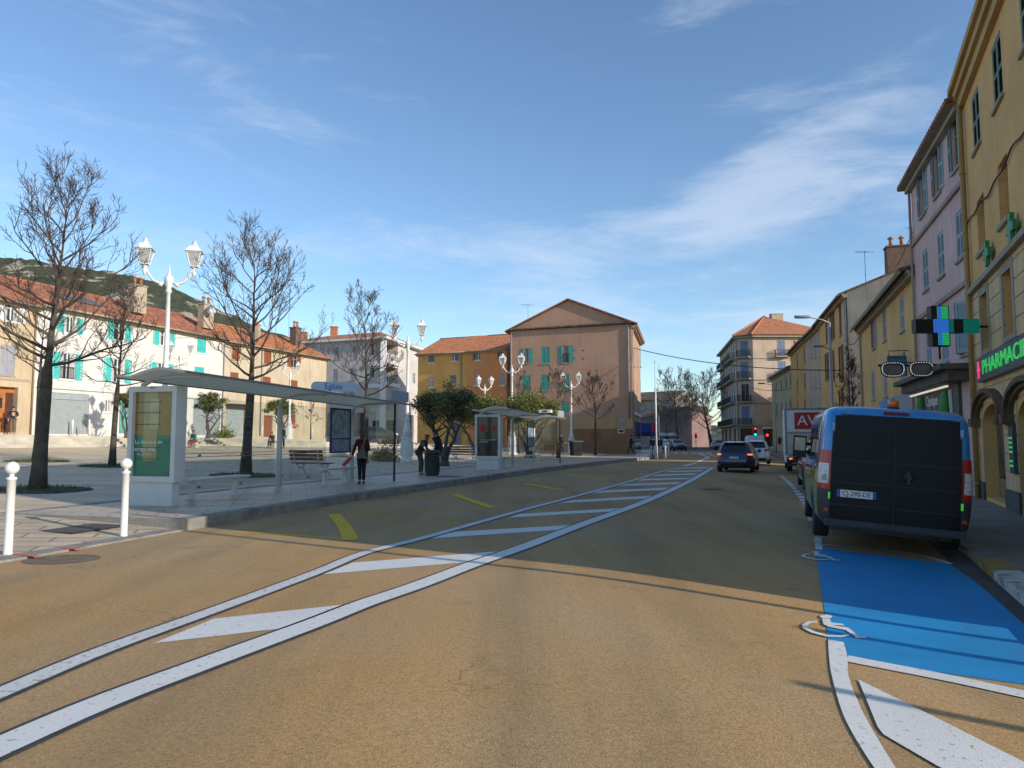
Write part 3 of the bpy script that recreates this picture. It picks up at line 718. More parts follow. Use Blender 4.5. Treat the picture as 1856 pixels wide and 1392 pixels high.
def pipe(root, org, W, x, z0, z1, m, r=.055, y=-.09, name='downpipe'):
    mb = MB(W.M); mb.tube([(x, y, z0), (x, y, z1)], r, 8)
    for k in range(int((z1 - z0) / 2.2) + 1): mb.tube([(x, y, z0 + .4 + 2.2 * k), (x, y, z0 + .46 + 2.2 * k)], r * 1.25, 8)
    return mb.build(name, m, root, org)
def chimney(root, org, x, y, z0, z1, sx=.45, sy=.3, m=None, pots=2, potm=None, rz=0, name='chimney'):
    M = Matrix.Translation((x, y, 0)) @ Matrix.Rotation(rz, 4, 'Z'); mb = MB(M); mb.box(-sx, sx, -sy, sy, z0, z1); mb.box(-sx - .06, sx + .06, -sy - .06, sy + .06, z1, z1 + .1)
    c = mb.build(name, m, root, org)
    for k in range(pots):
        xx = (-sx + (2 * k + 1) * sx / pots); p = MB(M)
        p.lathe([(.13, z1 + .1), (.11, z1 + .55), (.12, z1 + .62)], (xx, 0, 0), 10)
        p.lathe([(.02, z1 + .85), (.2, z1 + .68), (.2, z1 + .64)], (xx, 0, 0), 10)
        p.build('chimney_pot', potm or M_POT, c, org)
    return c
def antenna(root, org, x, y, z0, h, ang=0, n=7):
    mb = MB(Matrix.Translation((x, y, z0)) @ Matrix.Rotation(ang, 4, 'Z')); mb.tube([(0, 0, 0), (0, 0, h)], .02, 5)
    mb.tube([(-.7, 0, h - .15), (.7, 0, h - .05)], .014, 4)
    for k in range(n):
        xx = -.65 + 1.3 * k / (n - 1); mb.tube([(xx, -.28 + .02 * k, h - .1), (xx, .28 - .02 * k, h - .1)], .009, 4)
    return mb.build('antenna', M_GREY, root, org)
def text3(s, size, m, M, parent=None, ext=.012, name='lettering', align='CENTER', org=None, shear=0, xs=1.0):
    cu = bpy.data.curves.new('t', 'FONT'); cu.body = s; cu.size = size; cu.extrude = ext; cu.align_x = align; cu.align_y = 'CENTER'; cu.shear = shear; cu.resolution_u = 3
    t = bpy.data.objects.new('t', cu); C.objects.link(t)
    me = bpy.data.meshes.new_from_object(t.evaluated_get(bpy.context.evaluated_depsgraph_get())); bpy.data.objects.remove(t); bpy.data.curves.remove(cu)
    me.transform(Matrix.Diagonal((xs, 1, 1, 1))); me.transform(M)
    if org is not None: me.transform(Matrix.Translation(-Vector(org)))
    me.materials.clear(); me.materials.append(m)
    return obj(name, me, parent)
def face_M(W, x, y, z):        # text plane standing on a wall, readable from outside
    return W.M @ Matrix.Translation((x, y, z)) @ Matrix(((1, 0, 0, 0), (0, 0, -1, 0), (0, 1, 0, 0), (0, 0, 0, 1)))
M_POT = mat('terracotta_pot', (.42, .17, .07), .85, .25, 5)
def bmat(name, c, streak=.35, **k):
    k.setdefault('stain', (tuple(q * .62 for q in c), .50, .74, .42, .40)); return mat(name, c, .88, .10, .5, bump=.2, bscale=14, streak=min(.6, streak + .1), fine=.07, fscale=20, **k)
M_TURQ = mat('turquoise_paint', (.055, .46, .42), .6, .1, 3)
M_TEAL = mat('green_shutter_paint', (.06, .30, .24), .65, .12, 3)
M_BROWNSH = mat('rust_brown_paint', (.22, .07, .025), .7, .18, 3)
M_GRSH = mat('grey_blue_paint', (.16, .20, .26), .65, .1, 3)
M_PALEBL = mat('pale_blue_paint', (.30, .38, .41), .65, .12, 3)
M_OLSH = mat('olive_grey_paint', (.13, .15, .13), .65, .12, 3)
M_REDSH = mat('oxblood_paint', (.13, .018, .014), .65, .15, 3)
M_GREYSH = mat('light_grey_paint', (.30, .30, .32), .65, .1, 3)
M_GDOOR = mat('roller_shutter_grey', (.30, .33, .33), .6, .1, 3)
M_STONE = mat('trim_stone', (.36, .31, .23), .85, .12, 2, streak=.3)
M_WDOOR = mat('varnished_door', (.40, .14, .03), .5, .3, 4)
M_BROWNIN = mat('brown_loggia', (.12, .055, .03), .8, .2, 2)
M_SIGNWHT = mat('sign_white', (.72, .72, .72), .5, .04, 3)
# ---- left-hand houses above the steps
def house(name, label, p0, p1, D, z0, h, rise, wins, wallm, roofm=None, over=.55, pitch=.28, cat='house', yr=None, ops=(), xo=.12):
    W = Wall(p0, p1); org = (p0[0], p0[1], z0); root = empty(name, org, 0, label, cat)
    rs = [w['r'] for w in wins] + list(ops)
    mb, S1, S2 = shell(W, D, z0, h, rise, rs, 0, yr); mb.build('wall', wallm, root, org)
    for w in wins:
        k = {a: b_ for a, b_ in w.items() if a != 'r'}; window(root, org, W, w['r'], **k)
    roof = roof_gable(root, org, W, D, h, rise, over, roofm, pitch, yr, xo=xo)
    ov = over; t = MB(W.M)
    t.box(-xo, W.L + xo, -ov + .22, -.002, h - .22, h - .1); t.box(-xo, W.L + xo, -ov * .45, -.002, h - .36, h - .222)
    t.build('eave', M_EAVE, root, org)
    g_ = MB(W.M); g_.tube([(-xo, -ov - .02, h - .17), (W.L + xo, -ov - .02, h - .17)], .07, 6); g_.build('gutter', M_STONE if wallm is not M_RED else M_GREY, root, org)
    return root, W, org, roof, S1, S2
M_RED = None
W_L = Wall((-35.75, 36.0), (-31.8, 47.6))
r_, W, org, roof, _, _ = house('town_house', 'beige plastered house with a varnished wooden door, cut by the left edge', (-35.75, 36.0), (-31.8, 47.6), 10, 1.0, 10.55, 2.1,
    [dict(r=W_L.rect(7, 34, 547, 583), shm=M_WHT, sh='open', solid=True, curtain=True), dict(r=W_L.rect(0, 27, 626, 680), shm=M_GREYSH, sh='closed', fr=M_STONE), dict(r=W_L.rect(-62, -36, 622, 680), shm=M_GREYSH, sh='closed', fr=M_STONE), dict(r=W_L.rect(-60, -34, 538, 577), shm=M_WHT, sh='open', solid=True)],
    bmat('beige_render', (.50, .39, .25)), ops=[(*W_L.rect(-8, 31, 701, 784), .45)])
dr = W_L.rect(-8, 31, 701, 784)
mb = MB(W.M); mb.box(dr[0], dr[1] - .55, .36, .42, dr[2], dr[3] - .35); mb.box(dr[0], dr[1], .38, .44, dr[3] - .35, dr[3]); d_ = mb.build('door', M_WDOOR, r_, org)
mb = MB(W.M); mb.box(dr[1] - 1.35, dr[1] - .75, .33, .358, dr[3] - 1.35, dr[3] - .7); mb.build('door_window', M_PANE, d_, org)
mb = MB(W.M); mb.box(dr[1] - .55, dr[1], .40, .44, dr[2], dr[3] - .35); mb.build('door_side_panel', mat('dark_stained_wood', (.07, .025, .012), .6, .2, 4), r_, org)
trim(r_, org, W, 0, W.L, -.04, -.002, 5.35, 5.5, M_STONE, 'string_course')
pipe(r_, org, W, W.L - .15, 1.9, 10.3, mat('copper_pipe', (.24, .17, .10), .6, .2, 3))
mb = MB(W.M); mb.box(0, W.L, -.02, -.002, 1.0, 5.3); mb.M = None
chimney(r_, org, -34.6, 44.2, 11.3, 13.7, .75, .4, M_EAVE, 3)
chimney(r_, org, -36.2, 42.5, 11.3, 14.2, .35, .35, mat('brick_red', (.33, .10, .05), .9, .2, 6), 1)
antenna(r_, org, -35.2, 43, 13.0, 2.6, .4)
W_M = Wall((-31.8, 47.6), (-26.0, 64.6))
TQ = dict(shm=M_TURQ, solid=False, fr=M_WHT, slats=14)
r_, W, org, roof, _, _ = house('town_house', 'long white house with bright turquoise shutters behind the steps', (-31.8, 47.6), (-26.0, 64.6), 10, 1.0, 10.7, 2.3,
    [dict(r=W_M.rect(116, 139, 574, 604), sh='open', half=(1, -1), curtain=True, **TQ), dict(r=W_M.rect(108, 136, 640, 688), sh='open', rail=True, curtain=True, **TQ),
     dict(r=W_M.rect(206, 227.5, 585, 617), sh='open', **TQ), dict(r=W_M.rect(201, 226, 650, 694), sh='open', curtain=True, **TQ),
     dict(r=W_M.rect(288, 308, 598, 627), sh='open', curtain=True, **TQ), dict(r=W_M.rect(283, 304, 658, 689), sh='open', curtain=True, **TQ),
     dict(r=W_M.rect(357, 373.5, 612, 640), sh='closed', **TQ), dict(r=W_M.rect(352, 370, 665, 693), sh='closed', **TQ),
     dict(r=W_M.rect(190, 202, 725, 747), sh='none', curtain=True)],
    bmat('white_render', (.64, .61, .55), .18), ops=[(*W_M.rect(90, 161, 713, 787), .2), (*W_M.rect(350, 399, 725, 789), .2), (*W_M.rect(216, 236, 722, 786), .3)])
for q, m_, nm in (((90, 161, 713, 787), M_GDOOR, 'garage_door'), ((350, 399, 725, 789), M_GDOOR, 'garage_door')):
    a = W_M.rect(*q); mb = MB(W.M); n = 18
    for k in range(n): h = (a[3] - .45 - a[2]) / n; mb.box(a[0], a[1], .12, .15 + .015 * (k % 2), a[2] + h * k, a[2] + h * (k + 1) - .01)
    mb.box(a[0], a[1], .06, .16, a[3] - .44, a[3]); mb.build(nm, m_, r_, org)
a = W_M.rect(216, 236, 722, 786); mb = MB(W.M); mb.box(a[0], a[1], .22, .28, a[2], a[3]); mb.build('door', mat('teal_door', (.10, .30, .28), .6, .15, 4), r_, org)
chimney(r_, org, -30.3, 57.3, 11.7, 13.9, .6, .35, M_EAVE, 2, rz=R(70))
chimney(r_, org, -27.6, 64.0, 11.5, 13.6, .6, .35, M_EAVE, 2, rz=R(70))
mb = MB(); mb.M = Matrix.Translation((-26.9, 63.4, 13.0)) @ Matrix.Rotation(R(60), 4, 'X') @ Matrix.Rotation(.5, 4, 'Y'); mb.lathe([(.42, .1), (.3, .02), (.05, 0)], (0, 0, 0), 16); mb.build('satellite_dish', M_SIGNWHT, r_, org)
pipe(r_, org, W, W.L - .2, 1.9, 10.4, M_GREY); pipe(r_, org, W, 8.6, 1.9, 5.5, M_GREY, .03)
trim(r_, org, W, .1, W.L - .1, -.045, -.002, 5.0, 5.05, M_GREY, 'cable_run')
# skylights, as the grey patches on the tiles
mb = MB(W.M); mb.M = W.M @ Matrix.Translation((3.0, 1.6, 11.63)) @ Matrix.Rotation(math.atan(2.3 / 5), 4, 'X'); mb.box(0, 3.4, 0, 1.5, .03, .08); mb.build('solar_panel', mat('solar_glass', (.12, .12, .12), .6, .2, 4), r_, org)
W_N = Wall((-26.0, 64.6), (-20.4, 79.0)); BR = dict(shm=M_BROWNSH, fr=M_STONE, slats=10)
r_, W, org, roof, _, _ = house('town_house', 'sand coloured house with rust brown shutters right of the white house', (-26.0, 64.6), (-20.4, 79.0), 10, 1.0, 10.55, 2.2,
    [dict(r=W_N.rect(421, 434.7, 624, 651), sh='closed', **BR), dict(r=W_N.rect(478.5, 491.6, 633.6, 660), sh='closed', **BR), dict(r=W_N.rect(527, 539, 644, 666), sh='open', **BR),
     dict(r=W_N.rect(417, 432, 675, 701), sh='closed', **BR), dict(r=W_N.rect(475.5, 490.4, 683, 707), sh='closed', **BR), dict(r=W_N.rect(523.6, 539, 689, 712), sh='closed', **BR),
     dict(r=W_N.rect(521, 535.5, 751, 768), sh='closed', **BR)],
    bmat('sand_render', (.50, .41, .29)), M_TILE2, ops=[(*W_N.rect(409, 444, 737, 791), .3), (*W_N.rect(478, 494, 753, 792), .3)])
a = W_N.rect(409, 444, 737, 791); mb = MB(W.M); mb.box(a[0], a[1], .2, .26, a[2], a[3]); mb.build('shop_front', M_GDOOR, r_, org)
mb = MB(W.M); mb.box(a[0] - .1, a[1] + .1, -.7, -.002, a[3] + .05, a[3] + .22); mb.build('awning', M_DARK, r_, org)
a = W_N.rect(478, 494, 753, 792); mb = MB(W.M); mb.box(a[0], a[1], .2, .26, a[2], a[3]); mb.build('door', M_BROWNSH, r_, org)
mb = MB(W.M); mb.box(9.35, 10.6, -.35, -.01, 4.0, 4.3); 
mb = MB(W.M); w_ = W_N.rect(521, 536, 766, 772); mb.box(w_[0] - .1, w_[1] + .1, -.3, -.01, w_[2] - .1, w_[2] + .2); mb.build('flower_box', M_POT, r_, org)
chimney(r_, org, -23.6, 77.6, 11.4, 13.6, .5, .4, mat('dark_brick', (.14, .10, .08), .9, .3, 6), 2, rz=R(70))
chimney(r_, org, -25.6, 71.0, 11.3, 12.9, .4, .3, M_EAVE, 1)
antenna(r_, org, -25.2, 74.0, 12, 3.4, .3); antenna(r_, org, -22.6, 72.0, 12, 3.0, .9)
pipe(r_, org, W, 4.8, 1.9, 10.3, M_GREY); pipe(r_, org, W, W.L - .15, 1.7, 10.3, mat('copper_pipe', (.24, .17, .10), .6, .2, 3))
# ---- modern block with loggias
def modern():
    p = [Vector(q) for q in ((-29.5, 93.7), (-15.9, 88.0), (-12.9, 100.5), (-26.6, 106.5))]
    z0, h = .5, 13.9; org = (p[0].x, p[0].y, z0); root = empty('apartment_block', org, 0, 'modern pale grey block with white loggias and a shallow tiled roof', 'apartment block')
    W1, W2 = Wall(p[0], p[1]), Wall(p[1], p[2]); wm = bmat('pale_grey_render', (.55, .50, .46), .2)
    G1 = dict(shm=M_GREYSH, sh='closed', fr=M_STONE, slats=8)
    w1 = [W1.rect(605, 614, 630, 652), W1.rect(639.7, 647.4, 627, 650.5), W1.rect(603.5, 612, 668.6, 691), W1.rect(634.5, 646.5, 668.6, 689.3), W1.rect(566, 574, 634, 655), W1.rect(633, 642, 703, 722)]
    lg1 = [W1.rect(671, 689, 622, 658), W1.rect(671, 689, 667, 698)]; lg2 = [W2.rect(697, 721, 622, 656), W2.rect(697, 721, 665, 696)]
    sh1 = [W1.rect(588, 626, 748, 791), W1.rect(632, 664, 748, 791), W1.rect(674, 688, 762, 795)]; w2 = [W2.rect(748, 753, 676, 696), W2.rect(727, 732, 636, 652)]; sh2 = [W2.rect(700, 716, 762, 797), W2.rect(733, 750, 752, 800)]
    mb = MB(); wall_grid(mb, W1, z0, h, [*w1, *[(*q, 1.5) for q in lg1], *[(*q, .3) for q in sh1]]); wall_grid(mb, W2, z0, h, [*w2, *[(*q, 1.5) for q in lg2], *[(*q, .3) for q in sh2]])
    wall_grid(mb, Wall(p[2], p[3]), z0, h, []); wall_grid(mb, Wall(p[3], p[0]), z0, h, []); mb.build('wall', wm, root, org)
    for q in w1: window(root, org, W1, q, **G1)
    for q in w2: window(root, org, W2, q, sh='none')
    for Wx, qs in ((W1, lg1), (W2, lg2)):
        for q in qs:
            m_ = MB(Wx.M); m_.box(q[0], q[1], 1.4, 1.5, q[2], q[3]); lo = m_.build('loggia', M_BROWNIN, root, org)
            m_ = MB(Wx.M); m_.box(q[0] - .1, q[1] + .1, -.25, -.05, q[2] - .35, q[2] + .12); m_.box(q[0] - .1, q[1] + .1, -.22, -.15, q[2] + .85, q[2] + .93)
            for k in range(8): xx = q[0] + (q[1] - q[0]) * (k + .5) / 8; m_.box(xx - .05, xx + .05, -.2, -.16, q[2] + .12, q[2] + .85)
            m_.build('balcony_parapet', M_SIGNWHT, lo, org)
            m_ = MB(Wx.M); m_.box((q[0] + q[1]) / 2 - .6, (q[0] + q[1]) / 2 + .5, 1.3, 1.39, q[2] + .1, q[3] - .5); m_.build('balcony_door', M_PANE, lo, org)
    for Wx, qs in ((W1, sh1), (W2, sh2)):
        for q in qs: m_ = MB(Wx.M); m_.box(q[0], q[1], .2, .25, q[2], q[3]); f = m_.build('shop_window', M_PANE, root, org); m_ = MB(Wx.M); m_.box(q[0], q[1], .14, .19, q[2], q[2] + .3); m_.box((q[0] + q[1]) / 2 - .04, (q[0] + q[1]) / 2 + .04, .14, .19, q[2] + .3, q[3]); m_.build('shop_frame', M_GREY, f, org)
    m_ = MB(); c = p[1]; m_.box(c.x - .3, c.x + .35, c.y - .2, c.y + .45, 2, h); m_.build('pillar', M_SIGNWHT, root, org)
    ctr = sum(p, Vector((0, 0))) / 4; e = [q + (q - ctr).normalized() * 1.1 for q in p]
    m_ = MB(); m_.add([(q.x, q.y, h) for q in e] + [(q.x, q.y, h + .25) for q in e], [(3, 2, 1, 0), (0, 1, 5, 4), (1, 2, 6, 5), (2, 3, 7, 6), (3, 0, 4, 7), (4, 5, 6, 7)]); m_.build('eave', M_SIGNWHT, root, org)
    mb = MB(); r1 = p[0].lerp(p[3], .5) + (p[1] - p[0]).normalized() * 3.5; r2 = p[1].lerp(p[2], .5) - (p[1] - p[0]).normalized() * 3.5
    v = [(q.x, q.y, h + .26) for q in e] + [(r1.x, r1.y, h + 2.0), (r2.x, r2.y, h + 2.0)]
    mb.add(v, [(0, 1, 5, 4), (1, 2, 5), (2, 3, 4, 5), (3, 0, 4)])
    mb.build('roof', M_TILE2, root, org)
    chimney(root, org, -24.0, 96.0, 14.6, 16.6, .45, .35, M_POT, 0); chimney(root, org, -28.4, 97.0, 14.2, 16.0, .45, .35, M_POT, 0)
    antenna(root, org, -25.5, 95, 15.2, 3, .5)
modern()
# ---- mustard and orange houses
W_Q = Wall((-10.8, 82.0), (-4.98, 79.2)); W_P = Wall((-4.98, 79.2), (-.55, 77.07)); BL = dict(shm=M_GRSH, fr=M_WHT, slats=8, sill=True)
r_, W, org, roof, _, _ = house('town_house', 'mustard yellow house with small blue grey shutters', (-10.8, 82.0), (-4.98, 79.2), 10, 0, 11.35, 2.2,
    [dict(r=W_Q.rect(776, 787.6, 641.5, 657), sh='closed', **BL), dict(r=W_Q.rect(819, 827, 639, 654.5), sh='open', half=(1,), **BL), dict(r=W_Q.rect(777, 785, 682, 702), sh='none', curtain=True),
     dict(r=W_Q.rect(815.6, 827, 680, 701), sh='closed', **BL), dict(r=W_Q.rect(778, 787, 728, 748), sh='closed', **BL)], bmat('mustard_render', (.66, .38, .11), .1), M_TILE2, .6, .3, ops=[(*W_Q.rect(820, 833, 768, 806), .3)])
a = W_Q.rect(820, 833, 768, 806); mb = MB(W.M); mb.box(a[0], a[1], .2, .26, a[2], a[3]); mb.build('door', M_GRSH, r_, org)
pipe(r_, org, W, W.L - .75, 0, 11.1, M_STONE)
r_, W, org, roof, _, _ = house('town_house', 'burnt orange house joined between the mustard one and the gabled one', (-4.98, 79.2), (-.55, 77.07), 10, 0, 11.35, 2.2,
    [dict(r=W_P.rect(862, 871, 638, 653), sh='open', half=(-1,), shm=M_OLSH, fr=M_WHT, slats=8), dict(r=W_P.rect(906, 914, 636, 651), sh='open', half=(-1,), shm=M_OLSH, fr=M_WHT, slats=8), dict(r=W_P.rect(860, 870, 678, 698.5), sh='none', curtain=True), dict(r=W_P.rect(906, 916, 676, 698.5), sh='none', curtain=True), dict(r=W_P.rect(862, 871, 726, 746), sh='closed', **BL)],
    bmat('orange_render', (.66, .29, .11), .1), M_TILE2, .6, .3, xo=.05)
# ---- big gabled house
def gabled():
    p0, p1 = Vector((-.16, 70.6)), Vector((11.1, 66.0)); W = Wall(p0, p1); D = 13.4; z0, h, rise = 0, 12.35, 2.55
    S1 = Wall(p1, p1 + Vector((.232, .973)) * D); org = (p0.x, p0.y, z0); root = empty('gabled_house', org, 0, 'big brownish pink house with a blank gable end, green shutters and tiled band', 'house')
    GR = dict(shm=M_TEAL, fr=M_STONE, slats=14); wins = [dict(r=W.rect(949, 960, 631.6, 658.5), sh='open', curtain=True, **GR), dict(r=W.rect(981, 996, 629, 659), sh='closed', **GR), dict(r=W.rect(1019, 1032.5, 627, 657.5), sh='open', rail=True, curtain=True, **GR)] + \
        [dict(r=W.rect(*q), sh='closed', **GR) for q in ((946, 961.5, 680, 708), (980, 995, 679, 708), (1017.5, 1031.5, 678, 707), (1017, 1031, 727, 750), (989, 1004.5, 775, 799))]
    back = S1.p1 + W.inn * 0; pB0 = p0 + (S1.p1 - p1); mb = MB(); wall_grid(mb, W, z0, h, [w['r'] for w in wins]); xr = W.pix(1030, 575)[0]
    mb.M = W.M; mb.add([(0, 0, h), (W.L, 0, h), (xr, 0, h + rise)], [(0, 1, 2)]); mb.M = None
    sw = [S1.cen(px, y0, y1, 1.1) for px in (1149.5, 1155.5, 1161) for y0, y1 in ((628, 664), (690, 720), (735, 757))]
    wall_grid(mb, S1, z0, h, sw); wall_grid(mb, Wall(S1.p1, pB0), z0, h, []); wall_grid(mb, Wall(pB0, p0), z0, h, [])
    mb.build('wall', bmat('brown_pink_render', (.46, .27, .18), .22, stain=((.30, .20, .15), .52, .72, .25, .5)), root, org)
    for w in wins: k = {a: b_ for a, b_ in w.items() if a != 'r'}; window(root, org, W, w['r'], **k)
    for q in sw: window(root, org, S1, q, sh='closed', shm=M_PALEBL, fr=M_STONE, slats=8)
    # painted bands of the ground floor
    zb = W.pix(1090, 755)[1]; zc = W.pix(1090, 777)[1]; xl = W.pix(1036, 800)[0]
    trim(root, org, W, xl, W.L - .005, -.012, -.002, zc, zb, bmat('ochre_band_paint', (.46, .30, .15)), 'painted_band')
    trim(root, org, W, xl, W.L - .005, -.014, -.002, 0, zc - .003, bmat('brown_band_paint', (.27, .145, .07)), 'painted_band')
    trim(root, org, W, 0, xl - .003, -.012, -.002, 0, zb, bmat('ochre_band_paint', (.38, .26, .12)), 'painted_band')
    for a in ((1070, 1089, 781, 800), (1106, 1136, 789, 807)): q = W.rect(*a); trim(root, org, W, q[0], q[1], -.02, -.0145, q[2], q[3], bmat('red_brown_patch_paint', (.27, .12, .06)), 'painted_patch')
    # tiled band under the gable
    mb = MB(W.M); n = 60
    mb.box(-.2, W.L + .05, -.10, -.002, h - .12, h - .02)
    for k in range(n):
        x = -.15 + (W.L + .15) * (k + .5) / n; mb.tube([(x, -.32, h - .02), (x, 0, h + .10)], .085, 6, 1)
    mb.build('tile_band', [M_TILED, M_TILED], root, org)
    # roof: two slopes falling to left and right of the ridge, running back from the gable
    mb = MB(); dirb = (S1.p1 - p1).normalized(); r0 = p0.lerp(p1, xr / W.L)
    def plane(a, za, b_, zb_):
        f = -dirb * .25; A = a + f; B = b_ + f; A2 = a + dirb * (D + .2); B2 = b_ + dirb * (D + .2)
        for t0, t1, mm in ((0, .12, 0), ):
            mb.add([(A.x, A.y, za), (B.x, B.y, zb_), (B2.x, B2.y, zb_), (A2.x, A2.y, za)] + [(A.x, A.y, za - .14), (B.x, B.y, zb_ - .14), (B2.x, B2.y, zb_ - .14), (A2.x, A2.y, za - .14)], [(0, 1, 2, 3), (7, 6, 5, 4), (0, 4, 5, 1), (1, 5, 6, 2), (2, 6, 7, 3), (3, 7, 4, 0)])
    kL = rise / xr; kR = rise / (W.L - xr)
    plane(r0, h + rise + .18, p0 - W.ex * .55, h - .55 * kL + .18); plane(p1 + W.ex * .55, h - .55 * kR + .18, r0, h + rise + .18)
    mb.build('roof', M_TILE, root, org, fix=True)
    t = MB(S1.M); t.box(-.1, D, -.5, -.002, h - .32, h - .2); t.box(-.1, D, -.3, -.002, h - .45, h - .322); t.build('eave', M_EAVE, root, org)
    pipe(root, org, W, .12, 0, h - .3, M_GREY, .09); pipe(root, org, W, W.L - .3, 3.5, h - .1, M_GREY, .07); pipe(root, org, S1, .4, 0, h - .4, M_STONE)
    mb = MB(S1.M); mb.box(.6, D - 1, -.12, -.02, 3.9, 4.15); mb.build('shop_fascia', M_SIGNWHT, root, org)
    for k in range(3): mb = MB(S1.M); mb.box(1.0 + 4 * k, 4.2 + 4 * k, -.03, -.004, 0, 3.3); mb.build('shop_front', M_PANE, root, org)
    for pxx in ((1041, 635), (1057, 635), (1041, 650), (1057, 650)): x, z = W.pix(*pxx); trim(root, org, W, x - .06, x + .06, -.02, -.002, z - .06, z + .06, M_DARK, 'wall_anchor')
    antenna(root, org, 1.6, 70.6, 12.8, 2.2, .4)
    q = W.rect(1120, 1132, 778, 785); s = MB(W.M); s.box(q[0], q[1], -.05, -.018, q[2], q[3]); so = tag(s.build('street_sign', M_SIGNWHT, None), 'small white and blue street name plate low on the brown painted wall', 'street sign')
    s = MB(W.M); s.box(q[0] + .06, q[1] - .06, -.056, -.051, q[2] + .06, q[3] - .06); s.build('name_panel', mat('sign_navy', (.02, .04, .12), .4, .1, 4), so)
    q = W.rect(1122, 1133, 756, 766); s = MB(W.M); s.box(q[0], q[1], -.05, -.018, q[2], q[3]); tag(s.build('wall_plaque', M_GREYSH, None), 'pale grey plaque on the ochre band above the street name plate', 'plaque')
gabled()
